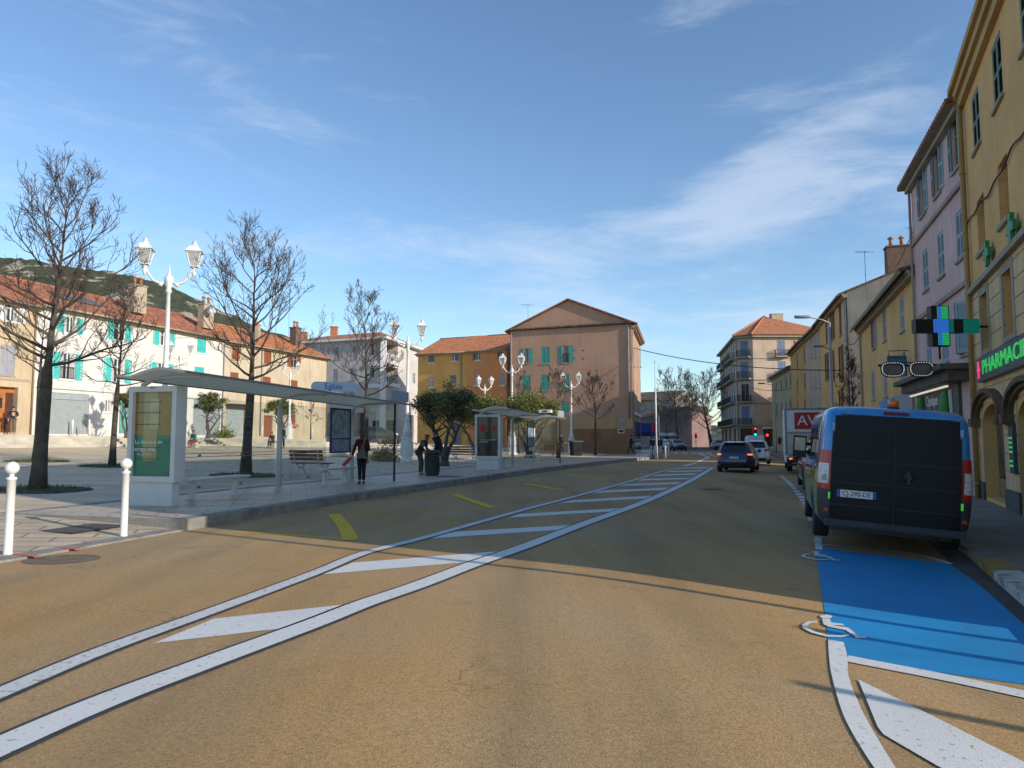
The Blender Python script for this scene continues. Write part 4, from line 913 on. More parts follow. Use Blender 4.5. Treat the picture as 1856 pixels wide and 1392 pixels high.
# ---- right-hand row
PH0, PH1 = (13.1, 20.2), (6.55, 5.75)
def pharmacy_house():
    W = Wall(PH0, PH1); D = 11; z0, h = -.05, 11.75; org = (PH0[0], PH0[1], z0); root = empty('corner_building', org, 0, 'tall yellow building with a stone ground floor of arches, nearest on the right', 'building')
    wallm = bmat('yellow_render', (.76, .44, .16), .15); bandm = mat('grooved_stone', (.70, .48, .25), .88, .12, 1.2, streak=.3, bump=.2)
    c1 = sum(W.rect(1760, 1778, 158, 262)[:2]) / 2; c2 = sum(W.rect(1797.6, 1818, 66, 193)[:2]) / 2
    c1b = sum(W.rect(1770, 1785.5, 340, 448)[:2]) / 2; c2b = sum(W.rect(1808, 1830, 285, 403)[:2]) / 2
    c1 = (c1 + c1b) / 2; c2 = (c2 + c2b) / 2; st = c2 - c1; cols = [c1 + st * k for k in range(8) if c1 + st * k < W.L - 1]
    zt = W.cen(1807, 66, 193, 1)[2:]; zm = W.cen(1819, 285, 403, 1)[2:]; zl = W.cen(1821, 497, 614, 1)[2:]
    ops = []; top = [(c - .5, c + .5, *zt) for c in cols]; mid = [(c - .5, c + .5, *zm) for c in cols]; low = [(c - .47, c + .47, *zl) for c in cols]
    zs = W.pix(1800, 495)[1]
    xa = W.pix(1803, 800)[0]; aw = 2.05
    q0, q1 = W.pix(1784, 815)[0], W.pix(1823, 815)[0]; aw = q1 - q0; xa = (q0 + q1) / 2; sp_a = aw + 1.42
    arches = [(xa + sp_a * k - aw / 2, xa + sp_a * k + aw / 2, z0 + .12, 2.5, .45, 'arch', .48) for k in range(5) if xa + sp_a * k + aw / 2 < W.L - .3]; print('ARCH', aw, xa, W.L)
    mb, S1, S2 = shell(W, D, z0, h, 0, [*top, *[(*q, .32) for q in mid], *[(*q, .32) for q in low], *arches]); mb.build('wall', wallm, root, org)
    for q in top: window(root, org, W, q, sh='closed', shm=mat('green_grey_shutter', (.14, .21, .18), .65, .12, 3), fr=M_STONE, slats=30)
    for q in mid: mb = MB(W.M); mb.box(q[0], q[1], .3, .34, q[2], q[3]); mb.build('blind_panel', bmat('tan_panel', (.24, .13, .06)), root, org); trim(root, org, W, q[0] - .08, q[1] + .08, -.08, -.002, q[2] - .12, q[2] - .01, M_STONE, 'sill')
    for q in low:
        mb = MB(W.M); mb.box(q[0], q[1], .3, .34, q[2], q[3]); mb.build('blind_panel', bmat('brown_panel', (.16, .10, .055)), root, org)
        mb = MB(W.M); f = .2
        for a in ((q[0] - f, q[0], q[2] - .12, q[3] + f), (q[1], q[1] + f, q[2] - .12, q[3] + f), (q[0], q[1], q[3], q[3] + f), (q[0], q[1], q[2] - .12, q[2])): mb.box(a[0], a[1], -.045, -.0255, a[2], a[3])
        mb.build('window_surround', M_STONE, root, org)
    # grooved stone cladding of the lower storeys: courses with real joints
    mb = MB(W.M); z = z0 + .5; rows = []
    while z < zs - .12: rows.append(z); z += .42
    def clear(xx0, xx1, za, zb_):
        segs = [(xx0, xx1)]
        for q in [*low, *arches]:
            if q[2] - .14 < zb_ and q[3] + (.03 if len(q) > 4 else .03) > za:
                segs = [s2 for a, b_ in segs for s2 in ([(a, min(b_, q[0])), (max(a, q[1]), b_)] if a < q[1] and b_ > q[0] else [(a, b_)]) if s2[1] - s2[0] > .03]
        return segs
    for zz in rows:
        for a, b_ in clear(.02, W.L - .02, zz, zz + .4): mb.box(a, b_, -.025, -.002, zz, min(zz + .395, zs - .02))
    mb.build('stone_cladding', bandm, root, org)
    mb = MB(W.M)
    for a, b_ in clear(.02, W.L - .02, z0, z0 + .4): mb = MB(W.M); mb.box(a, b_, -.06, -.003, z0, z0 + .49); mb.build('plinth', mat('plinth_dark', (.09, .095, .09), .8, .2, 2, fine=.2, fscale=50), root, org)
    trim(root, org, W, -.05, W.L + .05, -.16, -.002, zs - .04, zs + .10, M_STONE, 'string_course')
    for a in arches:        # dark moulded arch hoods resting on little corbels
        cx = (a[0] + a[1]) / 2; r = aw / 2 + .26; cz = 2.17; zr_ = .52 / r; mb = MB(W.M)
        for r0, r1, d in ((r, r + .09, -.12), (r + .09, r + .20, -.22)):
            n = 18
            for k in range(n):
                t0, t1 = math.pi * k / n, math.pi * (k + 1) / n
                P = [(cx + rr * math.cos(t), y, cz + (.52 + (rr - r)) * math.sin(t)) for y in (-.003, d) for rr, t in ((r0, t0), (r1, t0), (r1, t1), (r0, t1))]
                mb.add(P, [(4, 5, 6, 7), (0, 3, 7, 4), (1, 2, 6, 5)])
        for sg in (-1, 1): mb.box(cx + sg * (r + .13) - .2, cx + sg * (r + .13) + .2, -.26, -.003, cz - .22, cz - .002)
        mb.build('arch_hood', mat('dark_moulding', (.14, .09, .05), .85, .25, 4, bump=.4), root, org)
        mb = MB(W.M); mb.box(a[0], a[1], .36, .40, a[2] + .55, a[3]); sw = mb.build('shop_window', mat('shop_glass', (.10, .12, .12), .06, .6, 1.1, spec=.8), root, org)  # reflection and inner light put into the paler pane colour
        mb = MB(W.M); mb.box(a[0], a[1], .30, .42, a[2], a[2] + .5); mb.box(a[0], a[0] + .1, .30, .42, a[2] + .5, a[3]); mb.box(a[1] - .1, a[1], .30, .42, a[2] + .5, a[3]); mb.build('shop_frame', mat('ochre_surround', (.30, .20, .09), .85, .15, 2), sw, org)
    a = arches[0]
    mb = MB(W.M); mb.box(a[0] + .45, a[1] - .3, .35, .356, 2.12, 2.26); mb.box(a[0] + .45, a[1] - .3, .35, .356, 1.88, 2.02); mb.box(a[0] + .45, a[1] - .3, .35, .356, 1.64, 1.78); mb.build('window_lettering_strip', mat('pink_sticker', (.42, .08, .14), .5, .35, 30), root, org)
    mb = MB(W.M); mb.box(a[0] + .95, a[1] - .35, .35, .356, .75, 1.55); mb.build('window_poster', mat('blue_poster', (.02, .12, .35), .5, .6, 3.5), root, org)
    # cornice: two stepped mouldings and a wide soffit
    mb = MB(W.M); mb.box(-.04, W.L + .2, -.14, -.002, h - .62, h - .34); mb.box(-.08, W.L + .3, -.24, -.002, h - .338, h - .1); mb.box(-.12, W.L + .38, -.34, .2, h - .098, h + .1); mb.build('cornice', bmat('cornice_render', (.55, .34, .13), .2), root, org)
    mb = MB(); c = [W.p0, W.p1, W.p1 + W.inn * D, W.p0 + W.inn * D]; ctr = sum(c, Vector((0, 0))) / 4; e = [q + (q - ctr).normalized() * .4 for q in c]
    mb.add([(q.x, q.y, h + .11) for q in e] + [(*(W.p0.lerp(W.p1, .3) + W.inn * D / 2), h + 1.3), (*(W.p0.lerp(W.p1, .7) + W.inn * D / 2), h + 1.3)], [(0, 1, 5, 4), (1, 2, 5), (2, 3, 4, 5), (3, 0, 4)]); mb.build('roof', M_TILE, root, org)
    pipe(root, org, W, .28, z0, h - .5, mat('ochre_pipe', (.38, .24, .08), .6, .1, 3), .07, -.12)
    # loose facade cable, hooks
    mb = MB(W.M); pts = []
    n = 60
    for i in range(n + 1):
        x = .1 + (W.L - .2) * i / n; pts.append((x, -.05, W.pix(1758, 345)[1] - .9 + .05 * math.sin(i * .9) + .06 * math.sin(i * .33)))
    mb.tube(pts, .022, 5); mb.build('facade_cable', M_DARK, root, org)
    # PHARMACIE sign board
    x0 = W.pix(1776, 677)[0] + .62; zc = W.pix(1800, 665)[1]; s = MB(W.M); s.box(x0, x0 + 6.6, -.16, -.03, zc - .31, zc + .31)
    so = tag(s.build('pharmacy_sign', mat('sign_slate', (.055, .065, .085), .5, .12, 4)), 'dark board reading PHARMACIE in green neon above the arches', 'sign')
    gm = mat('neon_green', (.05, .4, .1), .4, .05, 5, emit=(.05, .85, .16), estr=.26)
    text3('PHARMACIE', .50, gm, face_M(W, x0 + .85, -.175, zc), so, .012, xs=1.8, align='LEFT')
    s = MB(W.M)
    sg = x0 + .36; s.tube([(sg, -.18, zc - .22), (sg, -.18, zc + .22)], .022, 6); s.box(sg - .13, sg + .13, -.19, -.165, zc - .04, zc + .04); s.build('caduceus_mark', mat('neon_magenta', (.5, .03, .15), .4, .05, 5, emit=(.9, .05, .2), estr=.7), so)
    # menu board
    q = W.rect(1835, 1850, 766, 858); s = MB(W.M); xm = (q[0] + q[1]) / 2; s.box(xm - .22, xm + .22, -.10, -.028, q[2], q[3]); so = tag(s.build('list_board', mat('sign_slate', (.055, .065, .085), .5, .12, 4)), 'tall narrow dark board with green lettering between two arches', 'sign')
    for k in range(9):
        zz = q[3] - .12 - k * (q[3] - q[2] - .2) / 9
        if k in (1, 6): continue
        s = MB(W.M); s.box(xm - .17, xm + .10 + .02 * (k % 3), -.106, -.101, zz - .035, zz + .01); s.build('lettering', gm if k else M_REDL, so)
    # two flat green crosses
    for px, y0, y1 in ((1800, 440, 478), (1846, 387, 436)):
        x, zz = W.pix(px, (y0 + y1) / 2); hh = .31; s = MB(W.M); s.box(x - hh * .33, x + hh * .33, -.17, -.08, zz - hh, zz + hh); s.box(x - hh, x - hh * .33, -.168, -.082, zz - hh * .33, zz + hh * .33); s.box(x + hh * .33, x + hh, -.168, -.082, zz - hh * .33, zz + hh * .33)
        tag(s.build('cross_sign', mat('cross_green', (.02, .22, .06), .5, .1, 4)), 'small flat green cross on the yellow wall, %s' % ('the lower and farther one' if px == 1800 else 'the upper and nearer one'), 'cross sign', 'flat green crosses on the yellow wall')
    return W
W_PH = pharmacy_house()
PK0, PK1 = (15.6, 27.4), (13.12, 20.25)
def pink_house():
    W = Wall(PK0, PK1); D = 11; z0, h = -.05, 11.5; org = (PK0[0], PK0[1], z0); root = empty('town_house', org, 0, 'tall pink house with pale blue shutters beside the yellow corner building', 'house')
    cols = [W.pix(px, 450)[0] for px in (1676, 1705, 1741)]; ztop = W.cen(1696, 268, 358, 1)[2:]; zmid = W.cen(1705, 420, 502, 1)[2:]; zlow = W.cen(1742, 550, 645, 1)[2:]
    bl = dict(shm=M_PALEBL, fr=M_STONE, slats=20); wins = []
    for i, c in enumerate(cols):
        wins.append(dict(r=(c - .42, c + .42, *ztop), sh='open', **bl)); wins.append(dict(r=(c - .42, c + .42, *zmid), sh='closed', **bl)); wins.append(dict(r=(c - .42, c + .42, *zlow), sh='ajar' if i == 2 else 'closed', **bl))
    zc = 3.62; a0 = .35; shop = (a0, W.L - 1.55, z0 + .1, 3.05, .25)
    mb, S1, S2 = shell(W, D, z0, h, 0, [w['r'] for w in wins] + [shop]); mb.build('wall', bmat('pink_render', (.66, .45, .41), .15), root, org)
    for w in wins: k = {a: b_ for a, b_ in w.items() if a != 'r'}; window(root, org, W, w['r'], **k)
    for px, py in ((1700, 388), (1710, 545)): z = W.pix(px, py)[1]; trim(root, org, W, -.03, W.L + .02, -.09, -.002, z - .08, z + .06, bmat('pink_trim', (.40, .28, .24)), 'string_course')
    mb = MB(W.M); mb.box(-.15, W.L, -.2, -.002, h - .3, h - .12); mb.box(-.3, W.L, -.42, .1, h - .118, h + .06); mb.build('cornice', M_STONE, root, org)
    roof_gable(root, org, W, D, h, 1.6, .45, M_TILE, xo=.2)
    pipe(root, org, W, .12, z0, h - .3, bmat('pink_trim', (.40, .28, .24)), .05)
    # flat canopy slab and the shop underneath
    mb = MB(W.M); mb.box(-.25, W.L - .05, -.85, -.002, zc, zc + .16); mb.box(-.1, W.L - .3, -.6, -.003, zc - .3, zc - .003); mb.build('canopy', mat('grimy_concrete', (.13, .115, .09), .9, .25, 2, bump=.4), root, org)
    mb = MB(W.M); mb.box(.1, W.L - 1.7, -.36, -.30, zc - .42, zc - .36); mb.build('strip_lamp', mat('lamp_tube', (.8, .8, .75), .4, .02, 2, emit=(1, .95, .85), estr=.35), root, org)
    mb = MB(W.M); mb.box(shop[0], shop[1], .2, .24, shop[2], shop[3]); mb.build('shop_front', M_PANE, root, org)
    fs = MB(W.M); fs.box(.15, W.L - 1.5, -.09, -.004, 2.0, zc - .31); f = fs.build('shop_fascia', mat('fascia_grey', (.085, .088, .08), .6, .1, 2), root, org)
    text3('Optique', .55, M_SIGNWHT, face_M(W, 2.6, -.11, 2.92), f, .01, org=org); text3('de l\'Eglise', .36, M_SIGNWHT, face_M(W, 2.7, -.11, 2.45), f, .01, org=org)
    for x, m_ in ((1.0, M_GRN), (4.75, M_GRN)): q = MB(W.M); q.ball((x, -.14, 2.65), .2, 10, sz=2.6); q.build('leaf_emblem', m_, f, org)
    q = MB(W.M); q.bar((5.1, -.12, 3.15), (5.25, -.12, 2.05), .1, .03, up=(0, 1, 0)); q.bar((5.35, -.12, 3.15), (5.35, -.12, 2.05), .04, .03, up=(0, 1, 0)); q.build('letter_stroke', M_SIGNWHT, f, org)
M_GRN = mat('emblem_green', (.03, .25, .04), .5, .2, 4)
pink_house()
def right_house(name, label, p0, p1, h, rise, wins, wallm, D=12, over=.55, roofm=M_TILED, ops=(), z0=-.05, yr=None, xo=.12):
    return house(name, label, p0, p1, D, z0, h, rise, wins, wallm, roofm, over, .3, ops=ops, yr=yr, xo=xo)
WC = Wall((21.0, 42.8), (15.65, 27.45)); LG = dict(shm=M_GREYSH, fr=M_STONE, slats=16)
r_, W, org, *_ = right_house('town_house', 'two storey yellow house with grey shutters next to the pink house', (21.0, 42.8), (15.65, 27.45), 8.25, 1.7,
    [dict(r=WC.cen(1583.8, 578, 632, 1.0), sh='open', **LG), dict(r=WC.cen(1603, 560, 618, 1.0), sh='closed', **LG), dict(r=WC.cen(1635, 537, 601, .9), sh='closed', shm=M_PALEBL, fr=M_STONE, slats=16),
     dict(r=WC.cen(1583, 672, 725, 1.0), sh='closed', **LG), dict(r=WC.cen(1605, 661, 719, 1.0), sh='closed', **LG), dict(r=WC.cen(1637, 640, 708, .9), sh='closed', shm=M_PALEBL, fr=M_STONE, slats=16)],
    bmat('golden_render', (.72, .44, .16), .2), ops=[(9.2, 13.5, 0, 2.6, .2), (1.5, 5.5, 0, 2.5, .2)])
for a, b_ in ((9.2, 13.5), (1.5, 5.5)): mb = MB(W.M); mb.box(a, b_, .15, .19, 0, 2.55); mb.build('shop_front', M_PANE, r_, org)
mb = MB(W.M); mb.box(6.6, 10.9, -.08, -.004, 2.75, 3.5); mb.build('shop_fascia', mat('fascia_sky_blue', (.06, .28, .48), .6, .3, 2), r_, org)
mb = MB(W.M); mb.box(11.2, 15.2, -.1, -.004, 2.7, 3.5); mb.build('shop_fascia', M_GREYSH, r_, org)
pipe(r_, org, W, .15, 0, 8.0, M_STONE, .06)
WD = Wall((26.8, 62.0), (22.9, 48.5)); RS = dict(shm=M_REDSH, fr=M_STONE, slats=12)
r_, W, org, roof, S1, S2 = right_house('town_house', 'tall yellow house with oxblood shutters and a bare grey side wall', (26.8, 62.0), (22.9, 48.5), 11.6, 2.35,
    [dict(r=WD.cen(px, y0, y1, 1.05), sh=s, **RS) for px, y0, y1, s in ((1523, 551, 609, 'closed'), (1509, 562, 617, 'open'), (1498, 570, 622, 'closed'), (1525, 626, 692, 'open'), (1511, 634, 690, 'closed'), (1499, 640, 690, 'open'), (1525, 705, 755, 'open'), (1509, 706, 752, 'closed'))],
    bmat('ochre_yellow_render', (.66, .41, .14), .2), ops=[(2, 5, 0, 2.6, .2), (8, 12, 0, 2.6, .2)])
for a, b_ in ((2, 5), (8, 12)): mb = MB(W.M); mb.box(a, b_, .15, .19, 0, 2.55); mb.build('shop_front', M_PANE, r_, org)
q = MB(S1.M); q.add([(.02, -.03, -.05), (12, -.03, -.05), (12, -.03, 11.6), (6, -.03, 13.93), (.02, -.03, 11.6), (.02, -.002, -.05), (12, -.002, -.05), (12, -.002, 11.6), (6, -.002, 13.93), (.02, -.002, 11.6)], [(0, 1, 2, 3, 4), (5, 0, 4, 9), (4, 3, 8, 9), (3, 2, 7, 8)]); q.build('side_render', mat('grey_side_render', (.23, .21, .18), .92, .15, .6, streak=.6, bump=.2, fine=.08, fscale=15), r_, org)
cpos = S1.p0 + S1.ex * 3.4
chimney(r_, org, cpos.x + .4, cpos.y + .5, 12.4, 14.6, 1.0, .45, mat('chimney_brown', (.17, .10, .07), .9, .2, 4), 3, rz=math.atan2(S1.ex.y, S1.ex.x))
p_ = S1.p0 + S1.ex * 1.9 + W.inn * .3; antenna(r_, org, S1.p0.x + 1.7, S1.p0.y + .7, 12.5, 2.2, .2); antenna(r_, org, S1.p0.x + 5.2, S1.p0.y + .9, 14.0, 2.4, .8)
pipe(r_, org, W, W.L - .1, 0, 11.3, M_GREY, .08)
WE = Wall((29.2, 71.0), (26.85, 62.05)); PB = dict(shm=M_PALEBL, fr=M_STONE, slats=10)
r_, W, org, *_ = right_house('town_house', 'narrow beige house with rows of pale shutters between two yellow houses', (29.2, 71.0), (26.85, 62.05), 11.5, 1.8,
    [dict(r=WE.cen(px, y0, y1, .95), sh='closed', **PB) for px in (1471, 1478.5, 1486.5) for y0, y1 in ((609, 648), (669, 703), (722, 750))], bmat('beige_row_render', (.50, .39, .26), .2))
WF = Wall((32.8, 84.0), (29.25, 71.05)); GG = dict(shm=M_OLSH, fr=M_STONE, slats=8)
r_, W, org, *_ = right_house('town_house', 'golden yellow house with dark shutters, second from the low cream house', (32.8, 84.0), (29.25, 71.05), 11.6, 1.6,
    [dict(r=WF.cen(px, y0, y1, 1.0), sh='closed', **GG) for px, y0, y1 in ((1458, 627, 657), (1445, 639, 667), (1459, 676, 706), (1445.5, 685, 712), (1459, 724, 750), (1446, 728, 752))], bmat('gold_row_render', (.60, .35, .10), .25), D=11)
WG = Wall((36.3, 100.0), (32.85, 84.05))
r_, W, org, *_ = right_house('town_house', 'low cream house with green grey shutters at the end of the right row', (36.3, 100.0), (32.85, 84.05), 10.1, 1.5,
    [dict(r=WG.cen(px, y0, y1, 1.0), sh='closed', **GG) for px, y0, y1 in ((1407, 694, 709), (1416, 689, 707), (1425, 683, 702), (1433, 678, 697), (1408, 730, 754), (1417, 730, 755), (1425, 728, 752), (1433, 724, 750), (1407, 778, 808), (1427, 775, 800))], bmat('cream_row_render', (.46, .37, .20), .25), D=11)
chimney(r_, org, 35.4, 88, 10.8, 12.9, .7, .35, mat('brick_red', (.33, .10, .05), .9, .2, 6), 3)
def corner_block():
    P = [Vector(q) for q in ((37.3, 128.0), (33.0, 105.0), (34.95, 103.4), (47.5, 103.4), (52, 128))]; z0, h = -.3, 16.6; org = (P[1].x, P[1].y, z0)
    root = empty('apartment_block', org, 0, 'five storey pinkish corner block with iron balconies and a red hipped roof', 'apartment block'); wm = bmat('pinkish_render', (.56, .42, .31), .2)
    BLU = dict(shm=mat('faded_blue_paint', (.14, .20, .30), .65, .12, 3), fr=M_STONE, slats=8); rows = [(618, 647), (656, 686), (696, 728), (737, 770)]; mb = MB()
    WA, WB, WCc = Wall(P[0], P[1]), Wall(P[1], P[2]), Wall(P[2], P[3]); todo = []
    zr = [WB.cen(1350.5, y0, y1, 1)[2:] for y0, y1 in rows]
    A = [(x, x + 1.05, *z) for x in [WA.pix(px, 700)[0] - .5 for px in (1308, 1313, 1318, 1322.5, 1327, 1331.5)] for z in zr]
    B = [(*WB.cen(1350.5, 700, 710, 1.15)[:2], *z) for z in zr]; Cc = [(*WCc.cen(px, 700, 710, 1.15)[:2], *z) for px in (1417.5, 1460) for z in zr]
    sh = [(.6, 3.6), (6, 9), (12, 15), (18, 21)]
    wall_grid(mb, WA, z0, h, A + [(a, b_, .2, 3.1, .3) for a, b_ in sh]); wall_grid(mb, WB, z0, h, B + [(.35, WB.L - .3, .2, 3.1, .3)]); wall_grid(mb, WCc, z0, h, Cc + [(1.2, 3.6, .2, 3.0, .3)])
    wall_grid(mb, Wall(P[3], P[4]), z0, h, []); wall_grid(mb, Wall(P[4], P[0]), z0, h, []); mb.build('wall', wm, root, org)
    for Wx, L_ in ((WA, A), (WB, B), (WCc, Cc)):
        for i, q in enumerate(L_):
            w = window(root, org, Wx, q, sh='none' if i % 3 == 2 else 'closed', **BLU, sill=False) if True else 0
    def balc(Wx, x0, x1, z):
        m_ = MB(Wx.M); m_.box(x0, x1, -.75, -.002, z - .16, z); b_ = m_.build('balcony', M_STONE, root, org); m_ = MB(Wx.M)
        m_.box(x0, x1, -.75, -.71, z + .92, z + .97); m_.box(x0, x1, -.75, -.72, z + .08, z + .12); n = int((x1 - x0) / .14)
        for k in range(n + 1): xx = x0 + (x1 - x0) * k / n; m_.box(xx - .018, xx + .018, -.745, -.715, z + .12, z + .92)
        for xx in (x0 + .02, x1 - .02):
            m_.box(xx - .02, xx + .02, -.71, -.01, z + .92, z + .97)
            for k in range(5): m_.box(xx - .015, xx + .015, -.65 + k * .14, -.62 + k * .14, z, z + .92)
        m_.build('railing', M_DARK, b_, org)
    for i, z in enumerate(zr):
        balc(WB, B[i][0] - .35, B[i][1] + .35, z[0]); 
        for j in range(2): balc(WCc, Cc[j * 4 + i][0] - .4, Cc[j * 4 + i][1] + .4, z[0])
        if i == 3: balc(WA, .8, WA.L - .3, z[0])
        else:
            for a, b_ in ((A[0][0] - .5, A[1 * 4][1] + .4), (A[2 * 4][0] - .5, A[5 * 4][1] + .4)): balc(WA, min(a, b_), max(a, b_), z[0])
    for Wx in (WA, WB, WCc):
        for z in zr[:3]: trim(root, org, Wx, -.02, Wx.L + .02, -.1, -.004, z[0] - .32, z[0] - .17, M_STONE, 'string_course')
        trim(root, org, Wx, -.2, Wx.L + .2, -.55, -.002, h - .32, h, M_STONE, 'cornice'); trim(root, org, Wx, -.03, Wx.L + .03, -.12, -.004, 3.35, 3.6, M_STONE, 'string_course')
    for Wx, a, b_ in [(WA, a, b_) for a, b_ in sh] + [(WB, .35, WB.L - .3), (WCc, 1.2, 3.6)]: m_ = MB(Wx.M); m_.box(a, b_, .2, .24, .2, 3.1); m_.build('shop_front', M_PANE, root, org)
    ctr = sum(P, Vector((0, 0))) / 5; e = [q + (q - ctr).normalized() * .9 for q in P]; mb = MB(); ra, rb = Vector((40.0, 112.5)), Vector((46, 118)); apex = [(ra.x, ra.y, h + 4.3), (rb.x, rb.y, h + 4.3)]
    mb.add([(q.x, q.y, h + .02) for q in e] + apex, [(0, 1, 5), (1, 2, 5), (2, 3, 5), (3, 6, 5), (3, 4, 6), (4, 0, 5, 6)])
    mb.build('roof', M_TILE2, root, org); 
    for k, (a, b_) in enumerate(((1, ra), (2, ra), (0, ra))): m_ = MB(); m_.tube([(e[a].x, e[a].y, h + .1), (b_.x, b_.y, h + 4.38)], .13, 6); m_.build('roof_ridge', M_TILE2, root, org)
    chimney(root, org, 41.6, 111.8, h + 2.8, h + 4.5, .9, .5, M_EAVE, 0)
    pipe(root, org, WB, .05, 0, h - .3, M_GREY); pipe(root, org, WCc, 7.0, 0, h - .3, M_GREY)
    s = MB(WCc.M); s.box(1.0, 3.9, -.14, -.125, 3.05, 3.3); s.build('shop_fascia', M_SIGNWHT, root, org)
corner_block()
# ---- far end of the street
def far_house(label, p0, p1, D, h, rise, m, roofm=M_TILED, rows=2, nw=3, wm=M_GREYSH, z0=-.5, gf=False, cat='house'):
    W = Wall(p0, p1); wins = []
    for j in range(rows):
        for i in range(nw): x = W.L * (i + .5) / nw; z = 1.0 + 2.9 * j; wins.append(dict(r=(x - .5, x + .5, z, z + 1.5), sh='closed', shm=wm, fr=M_STONE, slats=6, sill=False))
    if not gf: return house('town_house', label, p0, p1, D, z0, h, rise, wins, m, roofm, .5, .4, cat=cat)
    root, W, org, roof, S1, S2 = house('town_house', label, p0, p1, D, z0, h, rise, wins, m, roofm, .5, .4, cat=cat); return root
far_house('mauve pink house with a dark roof between the bare plane trees', (25.2, 150.0), (29.2, 137.0), 10, 5.9, 1.7, bmat('mauve_render', (.33, .22, .21), .2), nw=3)
far_house('pale house rising above the mauve pink one', (27.5, 168.0), (36.5, 160), 9, 10.6, 1.8, bmat('pale_far_render', (.50, .40, .33), .2), rows=3)
far_house('pale yellow terrace house left of the mauve one', (19.8, 152.0), (25.4, 150.5), 9, 7.9, 1.4, bmat('pale_yellow_far', (.45, .36, .19), .2), nw=2)
far_house('small cream house beyond the blue awning', (14.2, 128.0), (18.2, 131.5), 9, 6.6, 1.2, bmat('cream_far_render', (.50, .40, .26), .2), nw=2)
far_house('long reddish house half hidden by the bare street trees', (30.5, 152.0), (41.0, 150.0), 10, 6.8, 1.6, bmat('brick_far_render', (.34, .17, .11), .2), nw=5)
# ------------------------------------------------------------------ trees
def bare_tree(label, loc, H, seed, cr=2.6, fork=.28, tr=.15, dens=1.0, lean=(0, 0), group='bare street trees', bark=None, twig=None, up=.55, minr=.0055, name='bare_tree', round_=False, azoff=0):
    rnd = random.Random(seed); root = empty(name, loc, 0, label, 'tree', group); tk = MB(); cw = MB()
    n = 14; P = []; a = rnd.uniform(0, 6.28)
    for i in range(n + 1):
        k = i / n; w = .10 * H * .12
        P.append(Vector((lean[0] * k * H * .1 + w * math.sin(a + k * 5) * k, lean[1] * k * H * .1 + w * math.cos(a * 1.3 + k * 4) * k, H * k)))
    rad = [max(.008, tr * (1 + .35 * max(0, .12 - i / n) / .12) * (1 - (i / n)) ** (1.15 if i / n > fork else .45)) for i in range(n + 1)]
    tk.tube(P, rad, 10)
    def pt(k): i = min(n - 1, int(k * n)); return P[i].lerp(P[i + 1], k * n - i)
    def branch(p, d, L, r, lev):
        segs = 5 if lev < 2 else 3; pts = [p]; q = p; dd = d.copy()
        for s_ in range(segs):
            dd = (dd + Vector((rnd.uniform(-.22, .22), rnd.uniform(-.22, .22), rnd.uniform(-.08, .24) * (1.6 if lev < 2 else .8)))).normalized(); q = q + dd * (L / segs); pts.append(q)
        rr = [max(minr, r * (1 - .8 * i / segs)) for i in range(segs + 1)]
        cw.tube(pts, rr, 6 if lev == 0 else (4 if lev == 1 else 3), 0, cap=False)
        if lev >= 3: return
        kids = (max(2, int((5 + 2 * min(1, L / cr)) * dens)), int(5 * dens), int(2.6 * dens))[lev]
        if lev >= 1 and L < .42 * cr / 2.4: kids = 2
        for c in range(kids):
            k = rnd.uniform(.18, .98); i = min(segs - 1, int(k * segs)); b = pts[i].lerp(pts[i + 1], k * segs - i); t = (pts[i + 1] - pts[i]).normalized()
            ax = Vector((rnd.uniform(-1, 1), rnd.uniform(-1, 1), rnd.uniform(-.6, 1))); ax = (ax - t * ax.dot(t)).normalized()
            nd = (t * rnd.uniform(.75, 1.1) + ax * rnd.uniform(.45, .85)).normalized()
            branch(b, nd, max(L * (rnd.uniform(.36, .6) if lev == 0 else rnd.uniform(.3, .55)) * (1.15 - .5 * k), (.5, .3, .16)[lev] * cr / 2.4), r * .38, lev + 1)
    m = int(26 * dens)
    for b in range(m):
        k = fork + (1 - fork) * (b + rnd.random()) / m * .97; az = b * 2.4 + rnd.uniform(-.4, .4) + azoff; kk = (k - fork) / (1 - fork)
        if round_: L = cr * (1.1 - .62 * kk); el = .28 + .55 * kk
        else: L = cr * (1.18 - .78 * kk ** 1.3) * (.8 + .2 * min(1, kk * 5)); el = .22 + (up + .25) * kk
        L *= rnd.uniform(.8, 1.15)
        d = Vector((math.cos(az) * math.cos(el), math.sin(az) * math.cos(el), math.sin(el)))
        branch(pt(k), d, L, tr * .30 * (1 - .72 * kk), 0)
    cw_o = None
    tk.build('trunk', bark or M_BARK, root); cw.build('crown', twig or M_TWIG, root)
    return root
